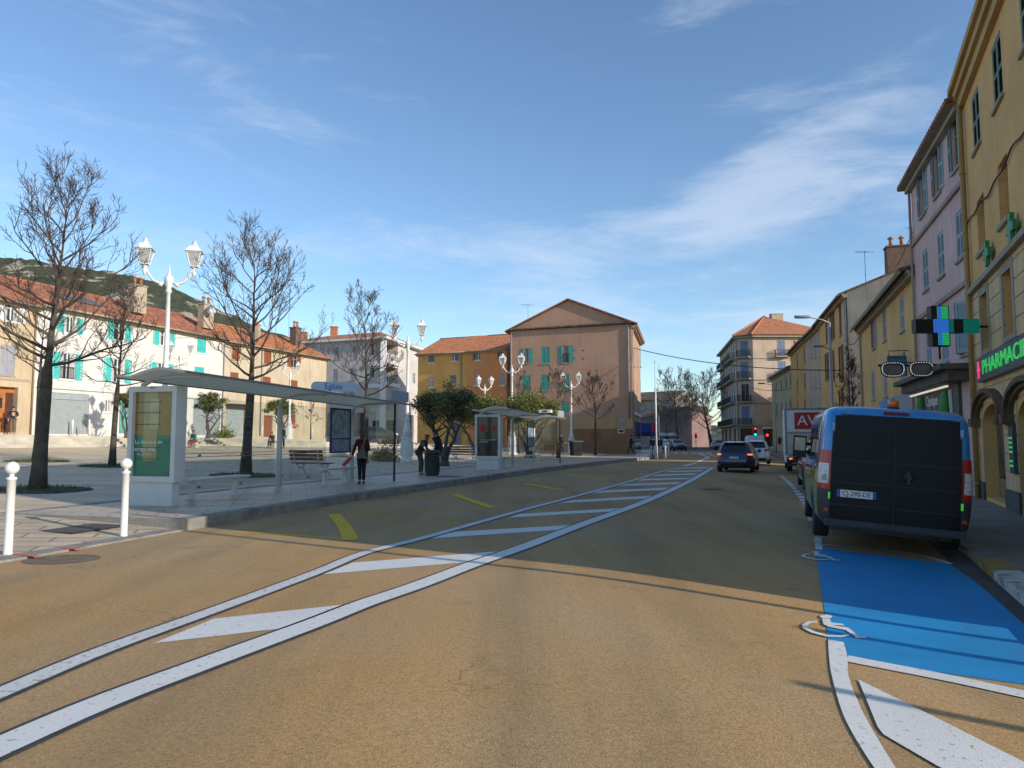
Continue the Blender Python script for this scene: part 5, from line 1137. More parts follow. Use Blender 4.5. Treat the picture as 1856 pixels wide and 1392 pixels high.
def tree_pit(loc, r, zf=pz):
    rnd = random.Random(int(loc[0] * 10)); mb = MB(); n = 28
    c = [(loc[0] + r * 1.1 * math.cos(6.283 * k / n) * rnd.uniform(.93, 1.05), loc[1] + r * math.sin(6.283 * k / n) * rnd.uniform(.93, 1.05)) for k in range(n)]
    mb.add([(x, y, zf(x, y) + .012) for x, y in c] + [(loc[0], loc[1], loc[2] + .05)], [(k, (k + 1) % n, n) for k in range(n)])
    struct('tree_pit', mb, M_SOIL)
    gr = MB()
    for k in range(420):
        a = rnd.uniform(0, 6.28); q = r * math.sqrt(rnd.random()); x, y = loc[0] + q * math.cos(a) * 1.05, loc[1] + q * math.sin(a); z = zf(x, y) + .015; h = rnd.uniform(.04, .11) * (1.6 if q < r * .4 else 1); b = rnd.uniform(0, 3.1); w = .012
        gr.add([(x - w * math.cos(b), y - w * math.sin(b), z), (x + w * math.cos(b), y + w * math.sin(b), z), (x + rnd.uniform(-.05, .05), y + rnd.uniform(-.05, .05), z + h)], [(0, 1, 2)])
    tag(gr.build('grass', M_GRASS), 'sparse green weeds growing in the tree pit', 'weeds', None, 'stuff')
T1 = GP(68, 888); T2 = GP(203, 845); T3 = GP(445, 862); T4 = GP(66, 836); 
bare_tree('tallest bare tree, nearest the street at the left edge', T1, 7.75, 11, 2.5, .40, .17, 1.0, (.42, 0))
bare_tree('small bare tree between the tallest one and the near advertising panel', T2, 6.9, 5, 1.9, .45, .12, .85, (.2, .1), minr=.0065)
bare_tree('bare tree standing behind the near bus shelter', T3, 8.2, 23, 2.7, .40, .17, 1.0, (.25, 0), minr=.006)
bare_tree('grey barked bare tree just behind the tallest tree', T4, 6.8, 8, 1.9, .5, .15, .8, (.1, 0), minr=.0065)
for q in (T1, T2, T3, T4): tree_pit(q, 1.15)
T5 = at(661, 850, 37.0); T5.z = pz(T5.x, T5.y)
bare_tree('bare tree behind the far end of the near bus shelter, left of a white lamp', T5, 8.2, 31, 2.5, .42, .15, .9, (0, 0), minr=.008)
T6 = GP(1007, 842); T6 = Vector((3.3, 52.0, 0)); T6.z = pz(3.3, 52)
bare_tree('slim pruned bare tree rising over the far bus shelter', T6, 5.9, 41, 1.9, .5, .10, .7, (0, 0), minr=.011, group='small pruned trees at the gabled house')
T7 = Vector((7.0, 60.5, 0)); T7.z = pz(7, 60.5)
bare_tree('slim pruned bare tree right of the farthest white lamp', T7, 6.0, 43, 2.3, .48, .11, .7, (0, 0), minr=.012, group='small pruned trees at the gabled house')
T8 = GP(944, 830); T8 = Vector((.6, 60.0, 0)); T8.z = pz(.6, 60)
bare_tree('young bare tree against the corner of the gabled house', T8, 6.6, 44, 1.6, .5, .1, .6, (0, 0), minr=.012, group='small pruned trees at the gabled house')
T9 = Vector((20.9, 43.6, 0)); bare_tree('upright bare tree in the side street gap on the right', (21.2, 44.5, -.03), 6.6, 51, 1.6, .22, .11, .9, (0, 0), up=1.0, minr=.012)
T10 = at(563, 800, 70); T10.z = 1.5
bare_tree('thin bare sapling against the sand coloured house', (-19.6, 70.0, 1.55), 4.6, 61, 1.3, .3, .06, .6, minr=.012, group='saplings on the terrace')
for i, (x, y, H, cr, sd, ln, lab) in enumerate(((33.6, 121.0, 10.5, 6.8, 71, (-1.6, 0), 'large bare plane tree left of the corner block'), (29.4, 128.0, 11.5, 6.2, 72, (-.3, 0), 'large bare plane tree in front of the mauve house'),
        (22.2, 140.0, 10.0, 5.0, 73, (0, 0), 'bare plane tree behind the flagpole'), (24.0, 160, 11.5, 6, 74, (0, 0), 'bare tree at the very end of the street'), (33.3, 140, 9.5, 5.5, 75, (0, 0), 'dark bare tree over the long reddish house'), (25.6, 118.0, 6.0, 3.6, 76, (-.6, 0), 'low leaning bare tree beside the parked cars at the far end'), (38.0, 150, 9.0, 5, 77, (0, 0), 'bare tree behind the corner block edge'))):
    bare_tree(lab, (x, y, -.2), H, sd, cr, .28, .30, .85, ln, 'bare plane trees at the end of the street', mat('plane_bark', (.12, .105, .08), .9, .3, 2), mat('plane_twig', (.26, .21, .16), .9, .2, 3), minr=.022, round_=True)
def olive(label, loc, H, rad, seed, nleaf=5000, stems=4, leafm=None, ls=.13, th=.45, spread=.45, group='olive trees'):
    rnd = random.Random(seed); root = empty('olive_tree', loc, 0, label, 'olive tree', group); tk = MB(); lf = MB(); tips = []
    tk.tube([(0, 0, -.05), (.03, 0, .18), (.02, .03, .4)], [.32 * rad / 2, .24 * rad / 2, .17 * rad / 2], 9)
    for s_ in range(stems):
        a = s_ * 6.283 / stems + rnd.uniform(-.4, .4); L = H * th * rnd.uniform(.9, 1.15); out = rad * spread * rnd.uniform(.8, 1.2); p = Vector((.05 * math.cos(a), .05 * math.sin(a), .15)); pts = [p]
        for k in range(1, 6): q = k / 5; pts.append(Vector((math.cos(a + q * .5) * out * q ** 1.1 + rnd.uniform(-.06, .06), math.sin(a + q * .5) * out * q ** 1.1 + rnd.uniform(-.06, .06), .15 + L * q)))
        tk.tube(pts, [.12 * rad / 2.2 * (1 - .6 * k / 5) + .015 for k in range(6)], 7)
        for b in range(6):
            st = pts[rnd.randint(3, 5)]; aa = rnd.uniform(0, 6.28); e = st + Vector((math.cos(aa) * rad * .5, math.sin(aa) * rad * .5, rnd.uniform(.1, .55) * (H - L))); md = st.lerp(e, .5) + Vector((0, 0, .1))
            tk.tube([st, md, e], [.04, .025, .01], 5, cap=False); tips.append(e)
    tk.build('trunk', M_OLBARK, root)
    # clumps of narrow leaves scattered through an uneven crown
    zc = H * (th + .32); cl = []
    for k in range(46):
        while True:
            v = Vector((rnd.uniform(-1, 1), rnd.uniform(-1, 1), rnd.uniform(-.9, 1)))
            if .25 < v.length < 1: break
        bulge = .82 + .3 * mnoise.noise(v * 2.0 + Vector((seed, 0, 0))); cl.append((Vector((v.x * rad * bulge, v.y * rad * bulge, zc + v.z * (H - zc) * bulge)), rnd.uniform(.22, .42) * rad * .62))
    for k in range(nleaf):
        c, r = cl[rnd.randrange(len(cl))]; d = Vector((rnd.gauss(0, .5), rnd.gauss(0, .5), rnd.gauss(0, .42))) * r; p = c + d
        dr = Vector((rnd.uniform(-1, 1), rnd.uniform(-1, 1), rnd.uniform(-.3, 1))).normalized(); sd_ = dr.cross(Vector((rnd.uniform(-1, 1), rnd.uniform(-1, 1), rnd.uniform(-1, 1)))).normalized(); l_ = ls * rnd.uniform(.6, 1.25); w = l_ * .24
        lf.add([p - dr * l_ / 2, p + sd_ * w, p + dr * l_ / 2, p - sd_ * w], [(0, 1, 2, 3)])
    lf.build('crown', leafm or M_OLIVE, root)
    return root
O1 = at(805, 848, 36.5); O1.z = pz(O1.x, O1.y)
olive('big dark olive tree with several trunks beside the grey bin', O1, 4.3, 2.0, 3, 15000, 4, ls=.13, spread=.42, th=.42)
O2 = Vector((1.2, 50.5, 0)); O2.z = pz(1.2, 50.5)
olive('yellow green tree behind the glass of the far bus shelter', O2, 4.5, 2.5, 4, 11000, 4, M_YLEAF, .17)
O3 = Vector((-2.6, 54.0, 0)); O3.z = pz(-2.6, 54)
olive('yellow green tree left of the one behind the far bus shelter', O3, 4.3, 2.6, 6, 11000, 4, M_YLEAF, .18)
O4 = at(377, 790, 56.0); O4.z = 1.72
olive('small olive tree on the terrace before the white house, right of the near panel', O4, 3.5, 1.35, 7, 7000, 3, ls=.15, spread=.6)
O5 = at(508, 790, 60.0); O5.z = 1.62
olive('round olive tree on the terrace above the seated couple', O5, 3.4, 1.35, 9, 7000, 3, M_YLEAF, ls=.15)
O6 = at(228, 800, 50.0); O6.z = 1.72
olive('small sparse olive seen left of the near advertising panel', O6, 3.4, 1.0, 10, 3200, 3, ls=.14, spread=.6)
def shrub(label, loc, r, h, n, seed, m): 
    rnd = random.Random(seed); mb = MB()
    for k in range(n):
        v = Vector((rnd.gauss(0, .45), rnd.gauss(0, .45), abs(rnd.gauss(0, .5)))); p = Vector(loc) + Vector((v.x * r, v.y * r, v.z * h)); d = Vector((rnd.uniform(-1, 1), rnd.uniform(-1, 1), rnd.uniform(0, 1))).normalized(); s_ = d.cross(Vector((rnd.uniform(-1, 1), rnd.uniform(-1, 1), .3))).normalized(); l_ = .12
        mb.add([p - d * l_, p + s_ * l_ * .3, p + d * l_, p - s_ * l_ * .3], [(0, 1, 2, 3)])
    o = mb.build('shrub', m, None, loc); o.location = loc; return tag(o, label, 'shrub')
q = at(697, 824, 40); q.z = pz(q.x, q.y); shrub('dry low shrub behind the glass right of the waiting woman', q, .8, .6, 900, 1, M_YLEAF)
q = at(408, 790, 57); q.z = 1.7; shrub('dry bush at the foot of the terrace olive', q, .7, .7, 600, 2, M_YLEAF)
# ------------------------------------------------------------------ white street lamps with two lanterns
def lamp_proto(label, loc, rz, s=1.0):
    root = empty('street_lamp', loc, rz, label, 'street lamp', 'white two lantern lamps of the square'); root.scale = (s, s, s); mb = MB()
    mb.lathe([(.44, 0), (.44, .10), (.36, .16), (.34, .22), (.31, .26), (.30, 1.22), (.34, 1.28), (.34, 1.36)], (0, 0, 0), 8, 0, False, math.pi / 8)
    mb.lathe([(.32, 1.36), (.20, 1.62), (.24, 1.66), (.24, 1.74), (.15, 1.80), (.12, 2.3), (.145, 2.34), (.145, 2.42), (.095, 2.5), (.075, 5.0), (.062, 6.1), (.10, 6.14), (.10, 6.2), (.075, 6.26), (.14, 6.5), (.15, 6.62), (.05, 6.75), (.03, 6.95), (.004, 7.1)], (0, 0, 0), 16)
    for k in range(8): a = math.pi / 4 * k; mb.bar((.298 * math.cos(a), .298 * math.sin(a), .34), (.298 * math.cos(a), .298 * math.sin(a), 1.14), .10, .03)
    mb.build('post', M_WHT2, root)
    for sg in (-1, 1):
        m2 = MB(); pts = [(sg * .08, 0, 6.5), (sg * .25, 0, 6.42), (sg * .48, 0, 6.52), (sg * .64, 0, 6.74), (sg * .74, 0, 6.98)]
        m2.tube(pts, [.06, .05, .045, .04, .035], 8); m2.ball((sg * .25, 0, 6.40), .075, 8); m2.lathe([(.02, 6.68), (.05, 6.76), (.08, 6.84), (.03, 6.92), (.07, 6.98), (.10, 7.03)], (sg * .76, 0, 0), 10); m2.tube([(sg * .62, 0, 6.76), (sg * .76, 0, 6.8)], .03, 6); m2.build('arm', M_WHT2, root)
        l = MB(); cx = sg * .76; zb, zt, rb, rt = 7.05, 7.52, .115, .215; sq = [(1, 1), (-1, 1), (-1, -1), (1, -1)]
        for i in range(4):
            a, b_ = sq[i], sq[(i + 1) % 4]; l.bar((cx + a[0] * rb, a[1] * rb, zb), (cx + a[0] * rt, a[1] * rt, zt), .028, .028); l.bar((cx + a[0] * rt, a[1] * rt, zt), (cx + b_[0] * rt, b_[1] * rt, zt), .03, .03); l.bar((cx + a[0] * rb, a[1] * rb, zb), (cx + b_[0] * rb, b_[1] * rb, zb), .03, .03)
        l.add([(cx + a * .27, b_ * .27, zt + .02) for a, b_ in sq] + [(cx + a * .12, b_ * .12, zt + .24) for a, b_ in sq], [(3, 2, 1, 0), (0, 1, 5, 4), (1, 2, 6, 5), (2, 3, 7, 6), (3, 0, 4, 7), (4, 5, 6, 7)])
        l.lathe([(.10, zt + .24), (.12, zt + .27), (.07, zt + .3), (.055, zt + .36), (.09, zt + .38), (.02, zt + .42)], (cx, 0, 0), 10)
        lo = l.build('lantern', M_WHT2, root)
        gl = MB(); gl.add([(cx + a * rb * .98, b_ * rb * .98, zb + .01) for a, b_ in sq] + [(cx + a * rt * .98, b_ * rt * .98, zt) for a, b_ in sq], [(0, 1, 5, 4), (1, 2, 6, 5), (2, 3, 7, 6), (3, 0, 4, 7)]); gl.build('lantern_glass', mat('lantern_glass', (.42, .43, .42), .15, .25, 6, spec=.7), lo)
        bl = MB(); bl.tube([(cx, 0, zb + .02), (cx, 0, zb + .3)], .03, 6); bl.build('bulb', M_SIGNWHT, lo)
    return root
def lampz(px, ytop, ybase=None, k=1.0, zg=None, rz=0.0, label=''):
    # a lamp 7.94*k tall whose finial tip reaches ytop; distance follows from its height above the eye
    z0 = .5
    for _ in range(8):
        top = z0 + 7.94 * k; d = ray(px, ytop); Y = (top - CH) / d.z * d.y; p = at(px, ytop, Y); z0 = zg if zg is not None else pz(p.x, p.y)
    return (p.x, p.y, z0)
L1p = lampz(309, 434); lamp1 = lamp_proto('nearest white lamp with two lanterns, rising behind the near shelter roof', L1p, R(14))
for px, yt, rz, lab, k, zg in ((740, 578, R(8), 'white lamp with two lanterns right of the near shelter end', 1, None), (928, 640, R(-16), 'white lamp post standing by the glass of the far bus shelter', 1, None), (1035, 674, R(-10), 'white lamp beside the dark bin in front of the gabled house', .94, None),
                       (328, 618, R(10), 'distant white lamp in front of the white house wall', .80, 1.7), (527, 655, R(12), 'distant white lamp in front of the sand coloured house', .74, 1.6), (879, 681, R(30), 'distant white lamp above the tree in front of the orange house', .85, None)):
    c = copy_tree(lamp1); p = lampz(px, yt, k=k, zg=zg); c.location = p; c.rotation_euler = (0, 0, rz); c.scale = (k, k, k); c['label'] = lab
# ------------------------------------------------------------------ bollards
def bollard(label, loc, h=1.26, r=.054, group='white ball top bollards at the crossing'):
    mb = MB(); mb.lathe([(r * 1.12, 0), (r * 1.12, .02), (r, .03), (r, h - .25), (r * 1.2, h - .245), (r * 1.2, h - .215), (r * .6, h - .21), (r * .5, h - .16)], (0, 0, 0), 18)
    root = mb.build('bollard', M_WHT); root.location = loc; tag(root, label, 'bollard', group)
    b = MB(); b.ball((0, 0, h - .088), .088, 16); b.build('ball_top', M_WHT, root); return root
bollard('white ball top bollard at the left edge of the picture', GP(14, 1005, lowz)); bollard('white ball top bollard between the left edge and the near panel', GP(224, 972, lowz))
def small_post(label, loc, h=1.0, r=.05, m=None, group='thin white posts on the terrace', name='bollard'):
    mb = MB(); mb.lathe([(r, 0), (r, h - .05), (r * .6, h)], (0, 0, 0), 8); o = mb.build(name, m or M_WHT); o.location = loc; return tag(o, label, 'bollard', group)
for px, Y, z in ((97, 50, 1.85), (131, 50, 1.85), (146, 51.5, 1.85), (161, 50, 1.85), (191, 53, 1.85), (398, 60, 1.72), (453, 63, 1.65), (475, 64, 1.65), (566, 71, 1.55), (588, 72, 1.55), (608, 73, 1.55), (617, 75, 1.55)):
    p = at(px, 790, Y); small_post('thin white post on the terrace in front of the houses', (p.x, p.y, z), 1.1, .055)
for px, Y in ((1180, 50.5), (1186.5, 51.5), (1191, 52.5), (1198, 50.8), (1206, 53.5), (1212, 55.5)):
    p = at(px, 830, Y); small_post('pale steel post at the corner kerb below the flagpole', (p.x, p.y, .16), .95, .07, mat('pale_steel', (.42, .43, .43), .5, .1, 4), 'pale steel posts on the corner kerb')
p = at(1190, 828, 53); fp = MB(); fp.tube([(0, 0, 0), (0, 0, 7.2)], [.07, .045], 10); fp.ball((0, 0, 7.22), .07, 8); o = fp.build('flagpole', M_WHT); o.location = (p.x, p.y, .15); tag(o, 'tall thin white pole at the corner of the far kerb', 'pole')
p = at(1195.5, 828, 60); fp = MB(); fp.tube([(0, 0, 0), (0, 0, 3.4)], [.04, .04], 8); o = fp.build('sign_pole', M_WHT); o.location = (p.x, p.y, .15); tag(o, 'short thin white pole right of the tall one', 'pole')
# ------------------------------------------------------------------ bus shelters
M_POSTER_G = mat('poster_green', (.0, .16, .085), .3, .1, 3, coat=.6); M_POSTER_T = mat('poster_tan', (.24, .15, .03), .3, .1, 3, coat=.6); M_POSTER_B = mat('poster_black', (.010, .012, .010), .25, .4, 3, coat=.6)
M_FROST = mat('frosted_band', (.55, .58, .57), .6, .05, 5)
def shelter(label, O, dirv, kind, s=1.0, L=11.2):
    """local x runs along the kerb away from the camera, local y away from the road (to the square)"""
    ang = math.atan2(dirv[1], dirv[0]); root = empty('bus_shelter', O, ang, label, 'bus shelter', 'bus shelters on the platform')
    # advertising panel across the near end
    mb = MB(); x0, x1, y0, y1 = .38, .70, .48, 1.72
    mb.box(x0 + .05, x1 - .05, y0 + .08, y1 - .08, 0, .50); base = mb.build('panel_base', M_SHELT, root)
    mb = MB(); f = .11
    mb.box(x0, x1, y0, y1, .50, .62); mb.box(x0, x1, y0, y1, 2.42, 2.54); mb.box(x0, x1, y0, y0 + f, .62, 2.42); mb.box(x0, x1, y1 - f, y1, .62, 2.42); mb.box(x0 + .09, x1 - .09, y0 + f, y1 - f, .62, 2.42)
    cs = mb.build('advertising_panel', M_SHELT, root)
    PX = x0 + .085
    def fm(y, z): return Matrix(((0, 0, -1, PX - .012), (-1, 0, 0, y), (0, 1, 0, z), (0, 0, 0, 1)))
    def facerect(ya, yb, za, zb, m, off, name): q = MB(); q.box(PX - off - .003, PX - off, ya, yb, za, zb); return q.build(name, m, cs)
    if kind == 'bank':
        facerect(y0 + f, y1 - f, .62, 1.50, M_POSTER_G, 0, 'poster'); facerect(y0 + f, y1 - f, 1.503, 2.42, M_POSTER_T, 0, 'poster')
        facerect(1.02, 1.38, .95, 2.42, mat('poster_pale', (.30, .27, .10), .3, .15, 4, coat=.6), .004, 'poster_shape')
        facerect(.98, 1.22, 1.62, 2.28, mat('poster_paler', (.38, .34, .17), .3, .15, 4, coat=.6), .008, 'poster_shape')
        for zz in (.98, 1.22, 1.72, 1.97, 2.2): facerect(.92, 1.58, zz, zz + .012, M_DARK, .012, 'poster_line')
        text3('La banque en', .135, M_SIGNWHT, fm(1.22, 1.35), cs, .002); text3('temps réel.', .135, M_SIGNWHT, fm(1.32, 1.20), cs, .002); text3('Pour vous simplifier', .045, M_SIGNWHT, fm(1.33, 1.08), cs, .002)
    else:
        facerect(y0 + f, y1 - f, .62, 2.42, M_POSTER_B, 0, 'poster'); 
        for cy, cz, r in ((1.33, 1.92, .17), (.80, 1.92, .12)):
            q = MB(); n = 20; q.add([(PX - .006, cy + r * 1.25 * math.cos(6.283 * k / n), cz + r * math.sin(6.283 * k / n)) for k in range(n)], [tuple(range(n))]); q.build('poster_shape', mat('poster_red', (.42, .012, .01), .4, .4, 6), cs)
        text3('TOUR EN CONCERT', .085, M_SIGNWHT, fm(1.10, 1.36), cs, .002); text3('DIMANCHE', .085, M_SIGNWHT, fm(1.32, 1.26), cs, .002); text3('à la salle du port', .05, mat('poster_olive_ink', (.14, .15, .05), .5, .1, 4), fm(1.25, 1.12), cs, .002)
    text3('VILLE', .06, M_DARK, Matrix(((0, 0, -1, x0 - .003), (-1, 0, 0, (y0 + y1) / 2), (0, 1, 0, 2.51), (0, 0, 0, 1))), cs, .002)
    # gull-wing roof with a real thickness, on curved brackets
    prof = []
    for k in range(17):
        t = k / 16; y = -.05 + 1.75 * t; z = 2.80 + .10 * math.sin(math.pi * min(1, t * 1.25)) - .20 * max(0, t - .35) ** 1.2 + .09 * max(0, t - .8) / .2; prof.append((y, z))
    mb = MB(); n = len(prof); sec = [(y, z) for y, z in prof] + [(y, z - .05) for y, z in reversed(prof)]
    vs = [(x, y, z - .015 * x) for x in (-.02, L) for y, z in sec]; m_ = len(sec)
    mb.add(vs, [(i, (i + 1) % m_, m_ + (i + 1) % m_, m_ + i) for i in range(m_)] + [tuple(range(m_))[::-1], tuple(range(m_, 2 * m_))], 0, False)
    rf = mb.build('roof', M_ROOFP, root, fix=True)
    mb = MB(); mb.bar((-.02, -.07, 2.79), (L, -.07, 2.79 - .015 * L), .05, .045); mb.bar((-.02, 1.72, 2.72), (L, 1.72, 2.72 - .015 * L), .04, .06); mb.build('gutter', M_GREY, rf)
    for x in (.55, 5.7, 9.9):
        mb = MB(); zt = 2.76 - .015 * x
        if x > 1: mb.tube([(x, 1.55, 0), (x, 1.55, zt - .35)], [.085, .07], 12); mb.lathe([(.14, 0), (.14, .02)], (x, 1.55, 0), 12); 
        mb.tube([(x, 1.55, zt - .4), (x, 1.5, zt - .16), (x, 1.2, zt - .03), (x, .5, zt + .0), (x, .0, zt - .02)], [.065, .06, .045, .035, .03], 8)
        mb.build('support_post' if x > 1 else 'roof_bracket', M_SHELT, root)
    mb = MB(); mb.box(9.98, 10.03, -.03, .03, 0, 2.60); mb.build('end_post', M_DARK, root)
    # glass back wall in panes, with frosted band and clamps
    xs = [.9, 2.5, 4.1, 5.6]; xe = [(a, b_) for a, b_ in zip(xs, xs[1:])] + [(5.8, 7.3), (7.32, 8.35)]
    for a, b_ in xe:
        mb = MB(); mb.box(a + .01, b_ - .01, 1.60, 1.612, .18, 2.42); gp = mb.build('glass_pane', M_SGLASS, root)
        for zz in (.97, 1.05): mb = MB(); mb.box(a + .01, b_ - .01, 1.597, 1.615, zz, zz + .014); mb.build('glass_rail', M_GREY, gp)
        for zz in (.25, 1.01, 2.3): mb = MB(); mb.box(a - .03, a + .03, 1.585, 1.625, zz - .03, zz + .03); mb.build('glass_clamp', M_GREY, gp)
    mb = MB(); mb.box(10.0, 10.012, .06, 1.15, .2, 2.35); mb.build('glass_pane', M_SGLASS, root)
    mb = MB(); mb.box(9.9, 10.0, 1.3, 1.45, 0, 2.4) ; 
    # route map in a blue frame
    mb = MB(); a, b_, zl, zh = 8.45, 9.75, .95, 2.42
    mb.box(a, b_, 1.50, 1.56, zh - .05, zh); mb.box(a, b_, 1.50, 1.56, zl, zl + .05); mb.box(a, a + .05, 1.50, 1.56, zl + .05, zh - .05); mb.box(b_ - .05, b_, 1.50, 1.56, zl + .05, zh - .05); mb.box(a + .05, b_ - .05, 1.50, 1.56, 1.40, 1.44)
    fr = mb.build('map_frame', mat('frame_navy', (.012, .02, .10), .4, .1, 4), root)
    mb = MB(); mb.box(a + .05, b_ - .05, 1.525, 1.55, 1.44, zh - .05); mb.build('route_map', mat('map_print', (.22, .34, .42), .3, .55, 4.5, coat=.5), fr)
    mb = MB(); mb.box(a + .05, b_ - .05, 1.525, 1.55, zl + .05, 1.40); mb.build('timetable', mat('timetable_print', (.24, .27, .36), .3, .5, 9, coat=.5), fr)
    # two plank seats on posts
    for xa, xb in ((1.55, 3.75), (7.35, 9.35)):
        mb = MB(); mb.box(xa, xb, 1.05, 1.42, .46, .50); mb.box(xa + .02, xb - .02, 1.07, 1.40, .44, .459); b = mb.build('seat', M_SHELT, root)
        for x in (xa + .25, xb - .45):
            q = MB(); q.box(x, x + .1, 1.18, 1.3, .02, .44); q.box(x - .04, x + .14, 1.12, 1.36, 0, .018); q.build('leg', M_SHELT, root)
    # line box on the roof end
    mb = MB(); mb.box(9.75, 11.15, .02, .12, 2.70, 3.06); mb.build('line_box', mat('line_box_grey', (.33, .36, .40), .5, .05, 3), root)
    if kind != 'bank': q = MB(); q.box(7.6, 8.0, -.06, .60, 2.86, 3.02); fl = q.build('name_box', M_SIGNWHT, root); q = MB(); q.box(7.58, 7.597, .12, .40, 2.9, 2.98); q.build('name_lettering', mat('frame_navy', (.012, .02, .10)), fl)
    else:
        SM = Matrix.Translation((7.0, .55, 2.98)) @ Matrix.Rotation(R(-52), 4, 'Z'); q = MB(SM); n = 10; hw, hh = .56, .14
        P = [(hw * sx + hh * math.cos(t) * 1.0, z) for sx, t0 in ((1, -90), (-1, 90)) for t, z in [(R(t0 + 18 * k), hh * math.sin(R(t0 + 18 * k))) for k in range(11)]]
        q.prism([(x, 0, z) for x, z in P], (0, .05, 0)); nb = q.build('name_plate', mat('name_plate_pale', (.46, .52, .60), .5, .04, 3), root, fix=True)
        tm = SM @ Matrix(((1, 0, 0, 0), (0, 0, -1, -.004), (0, 1, 0, 0), (0, 0, 0, 1)))
        text3('Eglise', .24, mat('name_blue', (.02, .05, .36), .5, .05, 4), tm @ Matrix.Translation((-.05, 0, 0)), nb, .002, name='name_lettering')
        q = MB(SM)
        for xx in (-.3, .3): q.box(xx - .02, xx + .02, .01, .04, -.3, -.14)
        q.build('plate_stalk', M_GREY, nb)
    return root
S_DIR = Vector((.278, .96)).normalized()
sh1 = shelter('near bus shelter with the green and tan bank poster, under the Eglise sign', (-6.74, 14.65, .2), S_DIR, 'bank')
sh2 = shelter('far bus shelter with the black concert poster and red shapes', (-.20, 32.5, .2), Vector((.30, .954)).normalized(), 'show')
# ------------------------------------------------------------------ wooden benches with cast legs
def bench(label, loc, rz, group='slatted wooden benches on the square', wood=None):
    root = empty('park_bench', loc, rz, label, 'bench', group); W2 = .85; wd = wood or M_WOOD
    mb = MB()
    for k in range(5): mb.box(-W2, W2, -.25 + .105 * k, -.16 + .105 * k, .43, .465)
    mb.build('seat', wd, root); mb = MB()
    for k in range(3): mb.M = Matrix.Translation((0, .28 + .03 * k, .56 + .135 * k)) @ Matrix.Rotation(R(-12), 4, 'X'); mb.box(-W2, W2, 0, .03, 0, .105)
    mb.build('backrest', wd, root)
    for x in (-.62, .62):
        q = MB(); q.tube([(x, -.28, .42), (x, 0, .425), (x, .25, .42), (x, .30, .56), (x, .385, .96)], .028, 6); q.tube([(x, -.20, .42), (x, -.10, .24), (x, -.27, .02)], .03, 6); q.tube([(x, .2, .42), (x, .08, .24), (x, .27, .02)], .03, 6)
        q.tube([(x, -.12, .22), (x, 0, .30), (x, .10, .22)], .022, 6); q.box(x - .04, x + .04, -.33, -.2, 0, .03); q.box(x - .04, x + .04, .2, .33, 0, .03); q.build('leg', M_WHT2, root)
    return root
def on_sq(px, py): return GP(px, py)
b1 = bench('brown bench with its back to us behind the near bus shelter', on_sq(566, 861), R(180 - 30))
for px, py, rz, lab in ((842, 838, R(150), 'brown bench beside the big olive, left of the far panel'), (704, 818, R(10), 'pale bench seen through the glass right of the waiting woman')):
    c = copy_tree(b1); c.location = on_sq(px, py); c.rotation_euler = (0, 0, rz); c['label'] = lab
b4 = bench('orange brown bench in the sun at the far end of the far shelter', on_sq(991, 831.5), R(205), wood=mat('bench_wood_sunlit', (.48, .17, .03), .55, .25, 6)); b4.scale = (.8, 1, 1)  # sunlit tone put into the lighter wood colour of this bench
q = on_sq(614, 827); mb = MB(); mb.lathe([(1.0, 0), (1.05, .05), (1.05, .5), (.95, .58), (.9, .5)], (0, 0, 0), 4, 0, False, .6); o = mb.build('planter', M_STEP); o.location = q; tag(o, 'square stone planter behind the route map', 'planter')
# ------------------------------------------------------------------ bins
def bin_(label, loc, h=1.05, r=.33, m=None, lid=True):
    root = empty('litter_bin', loc, 0, label, 'litter bin'); mb = MB(); mb.lathe([(r * .86, 0), (r * .88, .04), (r, h * .74), (r * 1.04, h * .75), (r * 1.04, h * .8), (r * .96, h * .81)], (0, 0, 0), 20)
    for k in range(20): a = 6.283 * k / 20; mb.bar((r * .90 * math.cos(a), r * .90 * math.sin(a), .06), (r * 1.0 * math.cos(a), r * 1.0 * math.sin(a), h * .72), .03, .02)
    mb.build('body', m or mat('bin_green_grey', (.035, .045, .045), .6, .2, 5), root)
    q = MB(); q.lathe([(r * .97, h * .81), (r * 1.06, h * .86), (r * 1.06, h * .97), (r * .9, h), (r * .1, h * 1.01)], (0, 0, 0), 20); q.build('lid', M_DARK, root); return root
bin_('tall dark grey bin beside the big olive tree', GP(783, 862), .98, .29); 
q = GP(1044, 826); root = empty('litter_bin', q, R(20), 'dark square bin between the farthest lamp and a thin tree', 'litter bin'); mb = MB(); mb.add([(-.34, -.34, 0), (.34, -.34, 0), (.34, .34, 0), (-.34, .34, 0), (-.42, -.42, 1.1), (.42, -.42, 1.1), (.42, .42, 1.1), (-.42, .42, 1.1)], [(3, 2, 1, 0), (0, 1, 5, 4), (1, 2, 6, 5), (2, 3, 7, 6), (3, 0, 4, 7), (4, 5, 6, 7)]); mb.build('body', mat('bin_blue_grey', (.016, .02, .024), .8, .2, 5, spec=.2), root); mb = MB(); mb.box(-.45, .45, -.45, .45, 1.1, 1.2); mb.build('lid', M_DARK, root)
